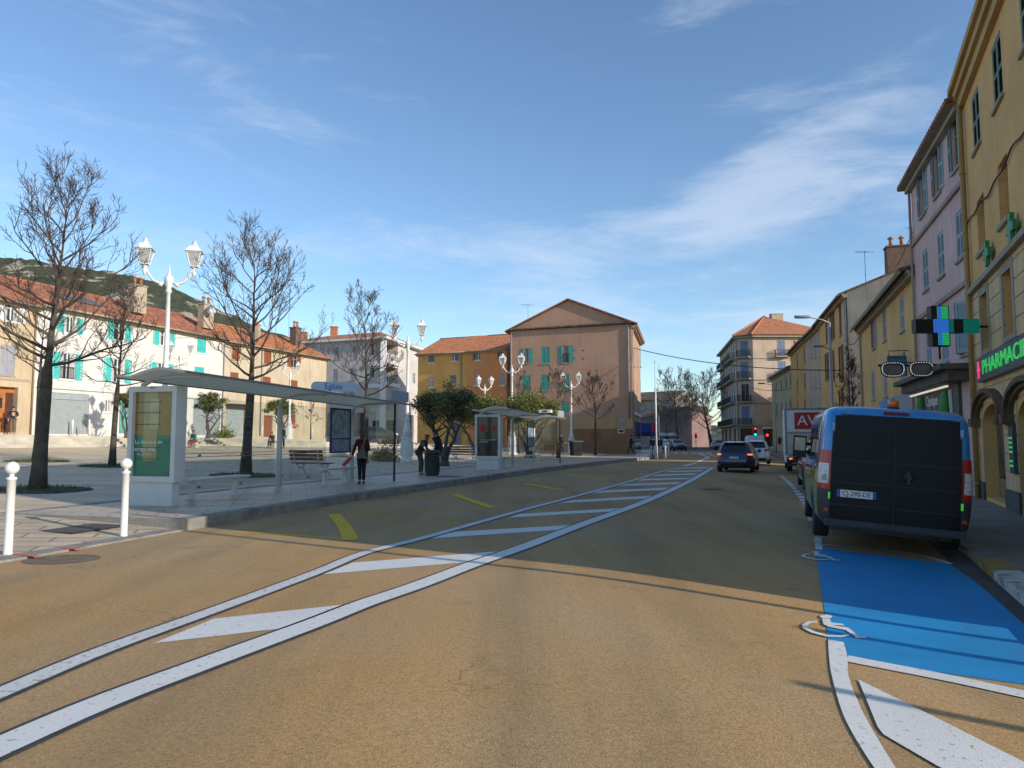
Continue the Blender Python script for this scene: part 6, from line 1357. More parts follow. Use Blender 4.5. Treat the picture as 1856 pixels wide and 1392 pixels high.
# ------------------------------------------------------------------ vehicles: bodies lofted ring by ring from the sill to the roof
def lerp_levels(lv, h):
    if h <= lv[0][0]: return lv[0][1:]
    for a, b_ in zip(lv, lv[1:]):
        if a[0] <= h <= b_[0]: k = (h - a[0]) / (b_[0] - a[0]); return [a[i] + (b_[i] - a[i]) * k for i in range(1, len(a))]
    return lv[-1][1:]
class Body:
    """levels: (height, rear y, front y, half width, squareness); y=0 at the rear bumper, x to the right"""
    def __init__(s, lv): s.lv = lv
    def pt(s, th, h):
        yr, yf, w, n = lerp_levels(s.lv, h); c, q = math.cos(th), math.sin(th); yc, l = (yr + yf) / 2, (yf - yr) / 2
        k = (abs(c) ** n + abs(q) ** n) ** (-1 / n); return Vector((w * c * k, yc + l * q * k, h))
    def angs(s, N):
        yr, yf, w, n = lerp_levels(s.lv, .6); l = (yf - yr) / 2; out = []; a0 = math.atan2(1, 1)
        for k in range(N):
            t = k / N * 4; side = int(t); f = t - side; f = f * 2 - 1; f = math.copysign(abs(f) ** .8, f)
            x, y = ((1, f), (-f, 1), (-1, -f), (f, -1))[side]; out.append(math.atan2(y, x))
        return out
    def build(s, name, m, parent, N=96, wells=(), wr=.36, ww=.32):
        A = s.angs(N); mb = MB(); H = [l[0] for l in s.lv]; hs = []
        for a, b_ in zip(H, H[1:]): k = max(1, round((b_ - a) / .08)); hs += [a + (b_ - a) * i / k for i in range(k)]
        hs.append(H[-1]); vs = [s.pt(t, h) for h in hs for t in A]
        fs = [(j * N + i, j * N + (i + 1) % N, (j + 1) * N + (i + 1) % N, (j + 1) * N + i) for j in range(len(hs) - 1) for i in range(N)]
        fs += [tuple(range(N))[::-1], tuple((len(hs) - 1) * N + i for i in range(N))]
        mb.add(vs, fs, 0, True); o = mb.build(name, m, parent, fix=True)
        if wells:
            w = s.lv[2][3]; ct = MB()
            for y, z in wells:
                for sg in (-1, 1): ct.tube([(sg * (w - ww), y, z), (sg * (w + .2), y, z)], wr, 28)
            c = ct.build('c', m, parent, fix=True); md = o.modifiers.new('b', 'BOOLEAN'); md.object = c; md.operation = 'DIFFERENCE'; md.solver = 'EXACT'
            bpy.context.view_layer.update(); me = bpy.data.meshes.new_from_object(o.evaluated_get(bpy.context.evaluated_depsgraph_get())); o.modifiers.clear(); o.data = me; o.name = name
            bpy.data.objects.remove(c)
        try: o.data.set_sharp_from_angle(angle=R(38))
        except Exception: pass
        return o
    def patch(s, name, m, parent, side, quad, off=.006, nu=10, nv=8, t=None):
        """quad: four (u, h) corners; side 'rear'/'front' -> u is x, 'left'/'right' -> u is y"""
        mb = MB(); vs = []
        def P(u, h):
            yr, yf, w, n = lerp_levels(s.lv, h); yc, l = (yr + yf) / 2, (yf - yr) / 2
            if side in ('rear', 'front'): sg = -1 if side == 'rear' else 1; q = l * max(0, 1 - min(1, abs(u / w)) ** n) ** (1 / n); return Vector((u, yc + sg * q, h))
            sg = -1 if side == 'left' else 1; q = w * max(0, 1 - min(1, abs((u - yc) / l)) ** n) ** (1 / n); return Vector((sg * q, u, h))
        a, b_, c, d = quad
        for j in range(nv + 1):
            for i in range(nu + 1):
                f, g_ = i / nu, j / nv; u = (a[0] * (1 - f) + b_[0] * f) * (1 - g_) + (d[0] * (1 - f) + c[0] * f) * g_; h = (a[1] * (1 - f) + b_[1] * f) * (1 - g_) + (d[1] * (1 - f) + c[1] * f) * g_
                p = P(u, h); e = .01; du = P(u + e, h) - P(u - e, h); dh = P(u, h + e) - P(u, h - e); nr = du.cross(dh)
                if nr.length < 1e-9: nr = Vector((0, -1, 0)) if side == 'rear' else Vector((1, 0, 0))
                nr.normalize()
                ctr = Vector((0, 0, 0)); want = {'rear': Vector((0, -1, 0)), 'front': Vector((0, 1, 0)), 'left': Vector((-1, 0, 0)), 'right': Vector((1, 0, 0))}[side]
                if nr.dot(want) < 0: nr = -nr
                vs.append(p + nr * off)
        fs = [(j * (nu + 1) + i, j * (nu + 1) + i + 1, (j + 1) * (nu + 1) + i + 1, (j + 1) * (nu + 1) + i) for j in range(nv) for i in range(nu)]
        mb.add(vs, fs, 0, True); return mb.build(name, m, parent)
def wheel(parent, x, y, r=.31, w=.2, side=1, rimm=None):
    q = MB(); q.M = Matrix.Translation((x, y, r)) @ Matrix.Rotation(R(90), 4, 'Y'); q.lathe([(r * .62, -w / 2), (r * .93, -w / 2), (r, -w / 2 + .03), (r, w / 2 - .03), (r * .93, w / 2), (r * .62, w / 2)], (0, 0, 0), 28)
    ty = q.build('wheel', M_RUB, parent); q = MB(); q.M = Matrix.Translation((x + side * (w / 2 - .015), y, r)) @ Matrix.Rotation(R(90) * side, 4, 'Y')
    q.lathe([(r * .64, -.01), (r * .64, .015), (r * .58, .015), (r * .54, -.02), (r * .15, -.005), (r * .13, .012), (.001, .014)], (0, 0, 0), 24)
    for k in range(5): a = 6.283 * k / 5; q.bar((r * .12 * math.cos(a), r * .12 * math.sin(a), .004), (r * .57 * math.cos(a), r * .57 * math.sin(a), .004), .06, .02)
    q.build('rim', rimm or M_ALU, ty); return ty
def plate(parent, x, y, z, s, M=None, w=.52, h=.11):
    T = M or Matrix.Translation((x, y, z)); q = MB(T); q.box(-w / 2, w / 2, -.012, 0, -h / 2, h / 2); p = q.build('number_plate', M_SIGNWHT, parent)
    q = MB(T); q.box(-w / 2, -w / 2 + .045, -.015, -.0125, -h / 2, h / 2); q.build('plate_band', mat('plate_blue', (.01, .09, .40), .4, .1, 6), p); q = MB(T); q.box(w / 2 - .045, w / 2, -.015, -.0125, -h / 2, h / 2); q.build('plate_band', mat('plate_blue', (.01, .09, .40)), p)
    if s: text3(s, h * .92, M_BLACK, T @ Matrix(((1, 0, 0, 0), (0, 0, -1, -.014), (0, 1, 0, 0), (0, 0, 0, 1))), p, .001, name='plate_text', xs=.86)
def tailvec(p, head): return (p[0], p[1], 0)
PAINT = dict(coat=.9, spec=.5)
def van():
    head = Vector((.34, .94)).normalized(); rl = Vector((4.70, 11.2)); right = Vector((head.y, -head.x)); o2 = rl + right * 1.02
    rz = -math.atan2(head.x, head.y); root = empty('van', (o2.x, o2.y, -.06), rz, 'blue van with black rear doors and an orange beacon, parked at the right kerb', 'van')
    # the street slopes towards the kerb, so the whole van leans to the right
    root.rotation_euler = (0, R(4.2), rz); root.scale = (1.045, 1, 1)
    bl = mat('van_blue', (.015, .24, .60), .32, .05, 1.5, **PAINT); blk = mat('matt_black_vinyl', (.008, .0085, .0105), .5, .12, 2.5, stain=((.014, .014, .016), .5, .75, 3, .3), spec=.3); gp = mat('bumper_grey', (.045, .05, .055), .65, .12, 3)
    B = Body([(.30, .06, 4.9, .93, 9), (.40, .01, 4.96, 1.0, 11), (.62, 0, 4.96, 1.02, 13), (1.0, .0, 4.92, 1.025, 14), (1.15, .005, 4.72, 1.02, 14), (1.4, .02, 4.35, 1.0, 14), (1.75, .04, 3.95, .98, 14), (1.98, .07, 3.7, .955, 13), (2.07, .10, 3.6, .925, 11), (2.125, .18, 3.5, .86, 8), (2.15, .32, 3.3, .74, 6)])
    B.build('body', bl, root, 128, wells=((1.0, .34), (4.05, .34)), wr=.40, ww=.28)
    for y in (1.0, 4.05):
        for sg in (-1, 1): wheel(root, sg * .885, y, .335, .22, sg)
    # rear doors
    for sg in (-1, 1):
        d = B.patch('rear_door', blk, root, 'rear', [(sg * .012, .40), (sg * .835, .40), (sg * .80, 1.985), (sg * .012, 2.0)], .014, 12, 16)
        for a, b_ in ((.62, .635), (.96, .972), (1.30, 1.312)): B.patch('door_crease', mat('door_crease', (.016, .016, .019), .5, .1, 4), d, 'rear', [(sg * .03, a), (sg * .80, a), (sg * .80, b_), (sg * .03, b_)], .018, 8, 1)
    B.patch('door_seal', M_BLACK, root, 'rear', [(-.012, .40), (.012, .40), (.012, 2.0), (-.012, 2.0)], .006, 1, 8)
    B.patch('door_frame', M_BLACK, root, 'rear', [(-.86, .385), (.86, .385), (.825, 2.005), (-.825, 2.015)], .004, 14, 10)
    for sg in (-1, 1):       # wrap-around tail lamps and the plastic corners below
        def corner(name, m, h0, h1, par, off, a0=-.055, a1=.17):
            mb = MB(); vs = []; nu, nv = 12, 6
            for j in range(nv + 1):
                h = h0 + (h1 - h0) * j / nv; yr, yf, w, n = lerp_levels(B.lv, h)
                for i in range(nu + 1):
                    f = i / nu
                    # path: from x=.86 on the rear face round the corner to y=.2 on the flank
                    th = math.atan2(-(2.45), sg * w) ; t0 = math.atan2(-1, sg * .842 / 2.45); t1 = math.atan2(-(2.45 - a1) / 2.45, sg * w / 2.45 * 1.0)
                    c0 = Vector((sg * (.87 + a0 + .02), -2.46)); cm = Vector((sg * w, -2.46)); c1 = Vector((sg * w, -2.46 + a1)); c = c0.lerp(cm, f * 2) if f <= .5 else cm.lerp(c1, f * 2 - 1)
                    p = B.pt(math.atan2(c.y / 2.46, c.x / w), h); vs.append(p + Vector((sg * off * .8, -off, 0)))
            mb.add(vs, [(j * (nu + 1) + i, j * (nu + 1) + i + 1, (j + 1) * (nu + 1) + i + 1, (j + 1) * (nu + 1) + i) for j in range(nv) for i in range(nu)], 0, True); return mb.build(name, m, par)
        tl = corner('tail_light', M_REDL, .84, 1.44, root, .014)
        corner('clear_lens', M_CLEARL, .93, 1.24, tl, .022, -.035, .10)
        q = MB(); q.lathe([(.05, 0), (.045, .008), (.03, .010), (.001, .006)], (0, 0, 0), 16); q2 = q.build('reversing_lamp', mat('lens_grey', (.40, .40, .42), .2, .1, 8, coat=.6), tl); q2.matrix_local = Matrix.Translation((sg * .915, .008, 1.02)) @ Matrix.Rotation(R(90), 4, 'X')
        cp_ = corner('corner_bumper', gp, .33, .838, root, .012)
        q = MB(); q.box(sg * .885 - .03, sg * .885 + .03, -.004, .06, .505, .56); q.build('reflector', M_REDL, cp_)
        q = MB(); q.box(sg * .85 - .012, sg * .85 + .012, -.02, .02, .70, .80); q.build('door_hinge', mat('reflector_green_glow', (.05, .35, .03), .4, .1, 6, emit=(.1, .8, .05), estr=.25), cp_)  # small green piece, its glint put in as emission
        q = MB(); q.box(sg * .825 - .02, sg * .825 + .02, .045, .09, 1.76, 1.88); q.build('door_hinge', bl, root)
    q = MB(); q.box(-.90, .90, -.10, .06, .30, .405); q.box(-.84, .84, -.13, -.101, .33, .385); q.build('rear_step', gp, root)
    B.patch('high_brake_light', mat('lens_dark_red', (.14, .01, .012), .3, .1, 6), root, 'rear', [(-.17, 2.03), (.17, 2.03), (.16, 2.075), (-.16, 2.075)], .012, 6, 2)
    plate(root, -.49, -.022, .80, 'CJ-290-DE')
    q = MB(Matrix.Translation((.17, -.03, 1.12)) @ Matrix.Rotation(R(90), 4, 'X')); q.lathe([(.07, 0), (.07, .012), (.05, .02), (.035, .012)], (0, 0, 0), 18); h_ = q.build('door_handle', mat('handle_black', (.006, .006, .007), .4, .1, 4), root); q = MB(); q.box(.15, .19, -.055, -.035, 1.02, 1.20); q.build('grip', M_DARK, h_)
    q = MB(); q.lathe([(.085, 2.14), (.085, 2.17)], (0, .42, 0), 16); b_ = q.build('beacon_base', M_BLACK, root); q = MB(); q.lathe([(.075, 2.171), (.078, 2.25), (.06, 2.285), (.02, 2.29)], (0, .42, 0), 16); q.build('beacon', mat('beacon_orange', (.70, .16, .01), .25, .15, 10, coat=.8), b_)
    # flank: window, stripes, mirrors
    for sd, sg in (('left', -1), ('right', 1)):
        B.patch('side_window', M_CARGLASS, root, sd, [(2.55, 1.28), (3.9, 1.28), (3.55, 1.85), (2.55, 1.88)], .006, 10, 6)
        B.patch('side_window', M_CARGLASS, root, sd, [(1.35, 1.3), (2.35, 1.3), (2.35, 1.86), (1.35, 1.86)], .006, 8, 6)
        B.patch('stripe_green', mat('livery_green', (.10, .26, .04), .4, .15, 2, **PAINT), root, sd, [(.22, .42), (.56, .42), (.56, 1.0), (.22, .93)], .005, 4, 6)
        B.patch('stripe_green', mat('livery_green', (.10, .26, .04)), root, sd, [(1.44, .42), (3.60, .42), (3.60, .98), (1.44, 1.0)], .005, 14, 6)
        B.patch('stripe_green', mat('livery_green', (.10, .26, .04)), root, sd, [(.56, .78), (1.44, .78), (1.44, 1.0), (.56, 1.0)], .005, 8, 3)
        B.patch('stripe_yellow', mat('livery_yellow', (.55, .42, .03), .4, .12, 2, **PAINT), root, sd, [(.22, .933), (4.3, 1.003), (4.3, 1.05), (.22, 1.12)], .006, 20, 3)
        B.patch('livery_purple', mat('livery_purple', (.10, .06, .22), .4, .4, 3, **PAINT), root, sd, [(.30, 1.14), (1.2, 1.14), (1.2, 1.85), (.42, 1.9)], .004, 8, 6)
        q = MB(); x = sg * 1.16; q.M = Matrix.Translation((x, 3.72, 1.42)); q.add([(-.12, -.07, -.2), (.12, -.07, -.2), (.12, .07, -.16), (-.12, .07, -.16), (-.12, -.07, .24), (.12, -.07, .24), (.10, .07, .2), (-.10, .07, .2)], [(3, 2, 1, 0), (4, 5, 6, 7), (0, 1, 5, 4), (1, 2, 6, 5), (2, 3, 7, 6), (3, 0, 4, 7)]); q.M = None; q.bar((sg * .98, 3.75, 1.32), (sg * 1.06, 3.72, 1.34), .05, .06); q.bar((sg * .97, 3.75, 1.5), (sg * 1.06, 3.72, 1.5), .05, .06); mo = q.build('mirror', M_BLACK, root)
        q = MB(Matrix.Translation((x, 3.72, 1.42))); q.box(-.095, .095, -.076, -.071, -.06, .2); q.build('mirror_glass', mat('mirror_glass', (.22, .24, .27), .12, .1, 3, metal=.8), mo)
    B.patch('windscreen', M_CARGLASS, root, 'front', [(-.85, 1.22), (.85, 1.22), (.78, 1.95), (-.78, 1.95)], .006, 10, 6)
    q = MB(); q.box(-.8, .8, .3, 4.6, .2, .31); q.tube([(.55, .05, .27), (.55, .5, .27)], .03, 8); q.build('chassis', M_DARK, root)
    return root
van()
def hatchback(label, name, pos, head, paint, L=4.05, W=.87, Hh=1.46, lit=False, num='', tex='car', rot=0, brake=True, group=None, glassy=True, scale=1):
    head = Vector(head).normalized(); rz = -math.atan2(head.x, head.y); root = empty(name, pos, rz, label, 'car', group); k = Hh / 1.46
    B = Body([(.20, .12, L - .15, W * .90, 5), (.30, .04, L - .06, W * .97, 6), (.45, .0, L, W, 7), (.62, .01, L - .02, W * 1.0, 7), (.80 * k, .06, L - .22, W * .99, 6.5), (.93 * k, .10, L - .75, W * .965, 6), (.98 * k, .13, L - 1.12, W * .935, 6), (1.18 * k, .30, L - 1.5, W * .845, 5.5), (1.34 * k, .44, L - 1.78, W * .765, 5), (1.42 * k, .50, L - 1.98, W * .70, 4.5), (1.46 * k, .72, L - 2.3, W * .58, 4)])
    B.build('body', paint, root, 88, wells=((.75, .31), (L - .85, .31)), wr=.355, ww=.26)
    for y in (.75, L - .85):
        for sg in (-1, 1): wheel(root, sg * (W - .11), y, .305, .19, sg)
    B.patch('rear_window', M_CARGLASS, root, 'rear', [(-W * .74, 1.0 * k), (W * .74, 1.0 * k), (W * .62, 1.36 * k), (-W * .62, 1.36 * k)], .006, 12, 6)
    q = MB(); q.box(-W * .58, W * .58, .36, .56, 1.385 * k, 1.41 * k); q.build('spoiler', paint, root)
    for sd in ('left', 'right'): B.patch('side_window', M_CARGLASS, root, sd, [(.55, 1.0 * k), (L - 1.35, .99 * k), (L - 1.95, 1.34 * k), (.85, 1.34 * k)], .006, 14, 6)
    B.patch('windscreen', M_CARGLASS, root, 'front', [(-W * .8, 1.0 * k), (W * .8, 1.0 * k), (W * .68, 1.36 * k), (-W * .68, 1.36 * k)], .006, 10, 6)
    for sg in (-1, 1):
        t = B.patch('tail_light', M_REDL, root, 'rear', [(sg * W * .60, .80 * k), (sg * W * .985, .80 * k), (sg * W * .945, .97 * k), (sg * W * .62, .93 * k)], .012, 10, 4)
        if brake: B.patch('brake_lamp', M_REDON, t, 'rear', [(sg * W * .70, .815 * k), (sg * W * .93, .815 * k), (sg * W * .92, .875 * k), (sg * W * .70, .875 * k)], .018, 8, 3)
        tq = B.patch('tail_light_side', M_REDL, t, 'left' if sg < 0 else 'right', [(.17, .80 * k), (.40, .84 * k), (.36, .96 * k), (.20, .96 * k)], .012, 6, 3)
        q = MB(); q.M = Matrix.Translation((sg * (W + .07), L - 1.35, 1.0 * k)); q.lathe([(.03, -.075), (.10, -.05), (.11, .03), (.05, .075)], (0, 0, 0), 10); q.M = None; q.build('mirror', paint, root)
        B.patch('headlight', M_CLEARL, root, 'front', [(sg * W * .55, .66), (sg * W * .92, .66), (sg * W * .90, .78), (sg * W * .60, .76)], .01, 6, 3)
    B.patch('rear_bumper', mat('lower_trim', (.02, .02, .022), .6, .1, 3), root, 'rear', [(-W * .78, .22), (W * .78, .22), (W * .8, .40), (-W * .8, .40)], .01, 10, 3)
    B.patch('grille', M_BLACK, root, 'front', [(-W * .5, .3), (W * .5, .3), (W * .5, .55), (-W * .5, .55)], .01, 8, 3)
    plate(root, 0, -.012, .70 * k, num, w=.5)
    q = MB(); q.tube([(0, .75, 1.455 * k), (0, .62, 1.60 * k)], .008, 5); q.build('antenna', M_BLACK, root)
    return root
navy = mat('navy_paint', (.006, .012, .075), .25, .1, 2, **PAINT); offw = mat('white_paint', (.62, .66, .62), .3, .04, 2, **PAINT); dkg = mat('dark_grey_paint', (.02, .022, .026), .3, .1, 2, **PAINT); slv = mat('silver_paint', (.35, .37, .40), .3, .05, 2, metal=.4, **PAINT)
def gp2(px, py): p = G(px, py); return (p.x, p.y, p.z)
p = G(1331, 857); hatchback('dark blue hatchback seen from behind with its brake lights on', 'car', (p.x, p.y, 0), (.40, .92), navy, 4.04, .87, 1.48, num='FA-785-BP')
p = at(1375, 842, 45.5); hatchback('small white hatchback just ahead of the dark blue car', 'car', (p.x - .15, 45.5, 0), (.36, .93), offw, 3.55, .81, 1.5, brake=False, num='')
p = at(1476, 870, 22.6); hatchback('dark car parked between the blue van and the white lorry', 'car', (p.x + .62, 22.6, -.05), (.31, .95), dkg, 4.1, .87, 1.47, brake=False)
for px, Y, m_, lab, hd in ((1222, 99, dkg, 'black car facing us at the far left bend of the street', (.0, -1)), (1288, 104, slv, 'silver car near the bend in front of the bare plane trees', (1, -.2)), (1205, 112, offw, 'white car behind the flagpole, beyond the black car', (.2, -1)), (1192, 102, slv, 'pale car parked left of the flagpole by the awning', (.1, 1))):
    p = at(px, 805, Y); hatchback(lab, 'car', (p.x, Y, 0), hd, m_, 4.1, .88, 1.5, brake=False, group='cars at the far end of the street')
p = at(690, 795, 74); hatchback('dark car parked in front of the shop windows of the modern block', 'car', (p.x - 2.5, 76, 1.4), (1, .1), dkg, 4.1, .88, 1.5, brake=False)
def small_van():
    hd = Vector((.34, .94)).normalized(); p = at(1370, 835, 60); root = empty('van', (p.x, 60, 0), -math.atan2(hd.x, hd.y), 'white delivery van ahead of the small white hatchback', 'van'); wv = mat('van_white', (.52, .55, .60), .35, .04, 2, **PAINT)
    B = Body([(.28, .06, 4.4, .88, 8), (.45, 0, 4.45, .93, 9), (.9, 0, 4.35, .94, 10), (1.1, .02, 3.7, .92, 10), (1.6, .06, 3.2, .85, 9), (1.82, .12, 3.0, .76, 7), (1.88, .25, 2.8, .64, 5)])
    B.build('body', wv, root, 88, wells=((.8, .33), (3.6, .33)), wr=.37, ww=.26)
    for y in (.8, 3.6):
        for sg in (-1, 1): wheel(root, sg * .82, y, .32, .2, sg)
    for sg in (-1, 1): t = B.patch('tail_light', M_REDL, root, 'rear', [(sg * .76, .75), (sg * .92, .75), (sg * .90, 1.15), (sg * .76, 1.15)], .012, 6, 6); B.patch('brake_lamp', M_REDON, t, 'rear', [(sg * .78, 1.0), (sg * .90, 1.0), (sg * .89, 1.12), (sg * .78, 1.12)], .018, 4, 3)
    B.patch('door_seal', M_GREY, root, 'rear', [(-.01, .4), (.01, .4), (.01, 1.75), (-.01, 1.75)], .008, 1, 6); B.patch('rear_bumper', M_GREY, root, 'rear', [(-.8, .3), (.8, .3), (.8, .45), (-.8, .45)], .012, 8, 2); B.patch('windscreen', M_CARGLASS, root, 'front', [(-.7, 1.15), (.7, 1.15), (.65, 1.7), (-.65, 1.7)], .008, 8, 4)
    plate(root, 0, -.02, .6, '')
small_van()
def lorry():
    hd = Vector((.33, .944)).normalized(); p = G(1417, 857); rgt = Vector((hd.y, -hd.x)); W2 = 1.07; o2 = Vector((p.x, p.y - .6)) + rgt * W2; root = empty('lorry', (o2.x, o2.y, -.05), -math.atan2(hd.x, hd.y), 'white box lorry with a red AVIS panel parked ahead of the blue van', 'lorry')
    wb = mat('lorry_white', (.78, .78, .78), .5, .06, 1.5, streak=.15); 
    q = MB(); q.box(-W2, W2, .02, 4.2, .86, 3.18); q.build('cargo_box', wb, root)
    q = MB(); 
    for a in ((-W2 - .01, -W2 + .07, .84, 3.2), (W2 - .07, W2 + .01, .84, 3.2)): q.box(a[0], a[1], -.03, .08, a[2], a[3])
    q.box(-W2 + .07, W2 - .07, -.03, .08, 3.1, 3.2); q.box(-W2 + .07, W2 - .07, -.03, .03, 1.93, 1.99); q.build('box_frame', mat('lorry_frame', (.20, .22, .24), .4, .1, 3, metal=.5), root)
    q = MB(); q.box(-W2 + .12, W2 - .10, -.02, 0, 2.03, 3.06); sp_ = q.build('sign_panel', M_SIGNWHT, root); q = MB(); q.box(-.62, .94, -.035, -.0205, 2.14, 2.98); rp = q.build('red_panel', mat('sign_red', (.38, .006, .012), .4, .05, 3), sp_)
    text3('AVIS', .72, M_SIGNWHT, Matrix(((1, 0, 0, .22), (0, 0, -1, -.04), (0, 1, 0, 2.56), (0, 0, 0, 1))), rp, .006)
    q = MB(); q.box(-W2 + .09, W2 - .09, -.07, -.01, .90, 1.90); tl = q.build('tail_lift', mat('tail_lift_grey', (.52, .50, .46), .55, .08, 2, streak=.2), root)
    for k in range(9): q = MB(); x = -.55 + k * .14; q.box(x, x + .012, -.076, -.071, 1.45, 1.85); q.build('lift_rib', M_GREY, tl)
    q = MB(); 
    text3('Location utilitaires', .085, M_DARK, Matrix(((1, 0, 0, -.45), (0, 0, -1, -.073), (0, 1, 0, 1.30), (0, 0, 0, 1))), tl, .002); text3('0820 05 05 05', .075, M_DARK, Matrix(((1, 0, 0, -.45), (0, 0, -1, -.073), (0, 1, 0, 1.19), (0, 0, 0, 1))), tl, .002)
    q = MB(); q.box(-.30, .15, -.075, -.071, 1.0, 1.1); q.build('decal', mat('decal_plum', (.18, .02, .10), .5, .1, 4), tl)
    q = MB(); q.box(-.98, .98, .05, .25, .48, .62); q.box(-.5, -.42, .1, 5.6, .55, .8); q.box(.42, .5, .1, 5.6, .55, .8); q.box(-.98, .98, 0.0, .12, .30, .42); q.build('chassis', M_DARK, root)
    for sg in (-1, 1):
        q = MB(); q.box(sg * .78 - .2, sg * .78 + .2, -.02, .04, .60, .74); t = q.build('tail_light', M_REDL, root); q = MB(); q.box(sg * .84 - .07, sg * .84 + .07, -.03, -.021, .64, .70); q.build('brake_lamp', M_REDON, t)
    for y in (1.0, 4.9):
        for sg in (-1, 1): wheel(root, sg * .88, y, .36, .24, sg)
    B = Body([(.35, 4.35, 6.1, 1.0, 8), (.9, 4.35, 6.15, 1.02, 9), (1.3, 4.35, 6.0, 1.0, 9), (1.9, 4.35, 5.5, .93, 8), (2.2, 4.4, 5.2, .80, 6)]); B.build('cab', wb, root, 72)
    B.patch('side_window', M_CARGLASS, root, 'left', [(4.7, 1.35), (5.7, 1.35), (5.3, 1.85), (4.7, 1.85)], .01, 6, 4); B.patch('windscreen', M_CARGLASS, root, 'front', [(-.85, 1.3), (.85, 1.3), (.8, 1.95), (-.8, 1.95)], .01, 8, 4)
    for sg in (-1, 1): q = MB(); q.box(sg * 1.24 - .09, sg * 1.24 + .09, 5.2, 5.32, 1.35, 1.75); q.bar((sg * .98, 5.3, 1.6), (sg * 1.16, 5.28, 1.6), .04, .04); q.build('mirror', M_BLACK, root)
    plate(root, .1, -.02, .52, '')
lorry()
# ------------------------------------------------------------------ modern street lamps, wall signs, wires
def mast(label, loc, h, arm, ang, second=True):
    root = empty('street_lamp', loc, ang, label, 'street lamp', 'galvanised mast lamps on the right pavement'); m = mat('galvanised', (.36, .37, .36), .5, .15, 3, metal=.3)
    q = MB(); q.tube([(0, 0, 0), (0, 0, 1.2), (0, 0, 1.25), (0, 0, h)], [.10, .10, .085, .055], 12); q.box(-.06, .06, -.10, -.08, .5, .9); q.build('post', m, root)
    q = MB(); q.tube([(0, 0, h - .05), (arm * .35, 0, h + .14), (arm * .75, 0, h + .22), (arm, 0, h + .26)], [.04, .032, .028, .028], 8); q.build('arm', m, root)
    def head(x, z, s, nm='lamp_head'):
        q = MB(); P = [(-.1, .05), (.05, .09), (.45, .12), (.68, .09), (.74, .02)]
        sec = [[(x + a * s, b_ * yy * s * 1.1, z + zz * s) for yy, zz in ((-1, 0), (-.7, .09), (0, .12), (.7, .09), (1, 0), (.6, -.03), (-.6, -.03))] for a, b_ in P]
        n = 7; vs = [v for s_ in sec for v in s_]; q.add(vs, [(i * n + k, i * n + (k + 1) % n, (i + 1) * n + (k + 1) % n, (i + 1) * n + k) for i in range(len(P) - 1) for k in range(n)] + [tuple(range(n)), tuple(range((len(P) - 1) * n, len(P) * n))[::-1]], 0, True); h_ = q.build(nm, mat('lamp_head_grey', (.16, .17, .18), .4, .1, 4), root, fix=True)
        q = MB(); q.box(x + .1 * s, x + .6 * s, -.07 * s, .07 * s, z - .045 * s, z - .032 * s); q.build('lens', mat('lantern_glass', (.42, .43, .42)), h_)
    head(arm - .1, h + .24, 1.0)
    if second: q = MB(); q.tube([(0, 0, h - 1.5), (.35, 0, h - 1.35), (.5, 0, h - 1.33)], .03, 6); q.build('arm', m, root); head(.4, h - 1.35, .7)
    return root
mast('galvanised mast lamp with two heads rising behind the blue van', (17.2, 38.5, -.03), 7.95, 1.25, math.pi)
mast('distant galvanised mast lamp in front of the low cream house', (31.0, 84.5, -.05), 7.9, 1.3, math.pi, False)
def led_cross():
    root = empty('pharmacy_cross', (10.98, 18.3, 4.50), R(0), 'big projecting black cross with green and blue lights', 'cross sign'); k = mat('cross_housing', (.010, .012, .012), .4, .15, 6); gr = mat('led_green', (.02, .30, .10), .4, .45, 60, emit=(.03, .75, .25), estr=.28, fine=.4, fscale=90); bl = mat('led_blue', (.03, .15, .6), .4, .35, 50, emit=(.04, .25, .95), estr=.32, fine=.4, fscale=90); te = mat('led_teal_dim', (.005, .11, .085), .35, .2, 8, emit=(0, .2, .15), estr=.25)
    q = MB(); q.box(-.23, .23, -.10, .10, -.52, .52); q.box(-.64, -.231, -.098, .098, -.175, .175); q.box(.231, .58, -.098, .098, -.175, .175); q.build('housing', k, root)
    q = MB(); q.box(-.08, .20, -.108, -.1005, .18, .50); q.box(-.08, .20, -.108, -.1005, -.50, -.18); q.build('led_panel', gr, root)
    q = MB(); q.box(-.19, .20, -.109, -.1005, -.172, .172); q.build('led_panel', bl, root); q = MB(); q.box(.21, .33, -.107, -.1003, -.172, .172); q.build('led_panel', te, root)
    q = MB(); q.box(-.075, .02, -.112, -.1085, .18, .50); q.box(-.075, .02, -.112, -.1085, -.50, -.18); q.build('led_strip', bl, root)
    q = MB(); q.box(.581, .99, -.11, .11, -.18, .18); q.build('wall_box', te, root); q = MB(); q.tube([(.9, 0, 0), (1.5, .1, 0)], .03, 6); q.tube([(0, 0, -.52), (0, 0, -.85)], .025, 6); q.build('bracket', k, root)
def led_rows():
    root = [o for o in bpy.data.objects if o.name == 'pharmacy_cross'][0]; k = MATS['cross_housing']
    q = MB()
    for z in [i * .04 - .50 for i in range(26)]:
        if abs(z) > .18: q.box(-.082, .202, -.1135, -.1125, z, z + .006)
        else: q.box(-.192, .205, -.1135, -.1095, z, z + .006)
    q.build('led_grid', k, root)
led_cross(); led_rows()
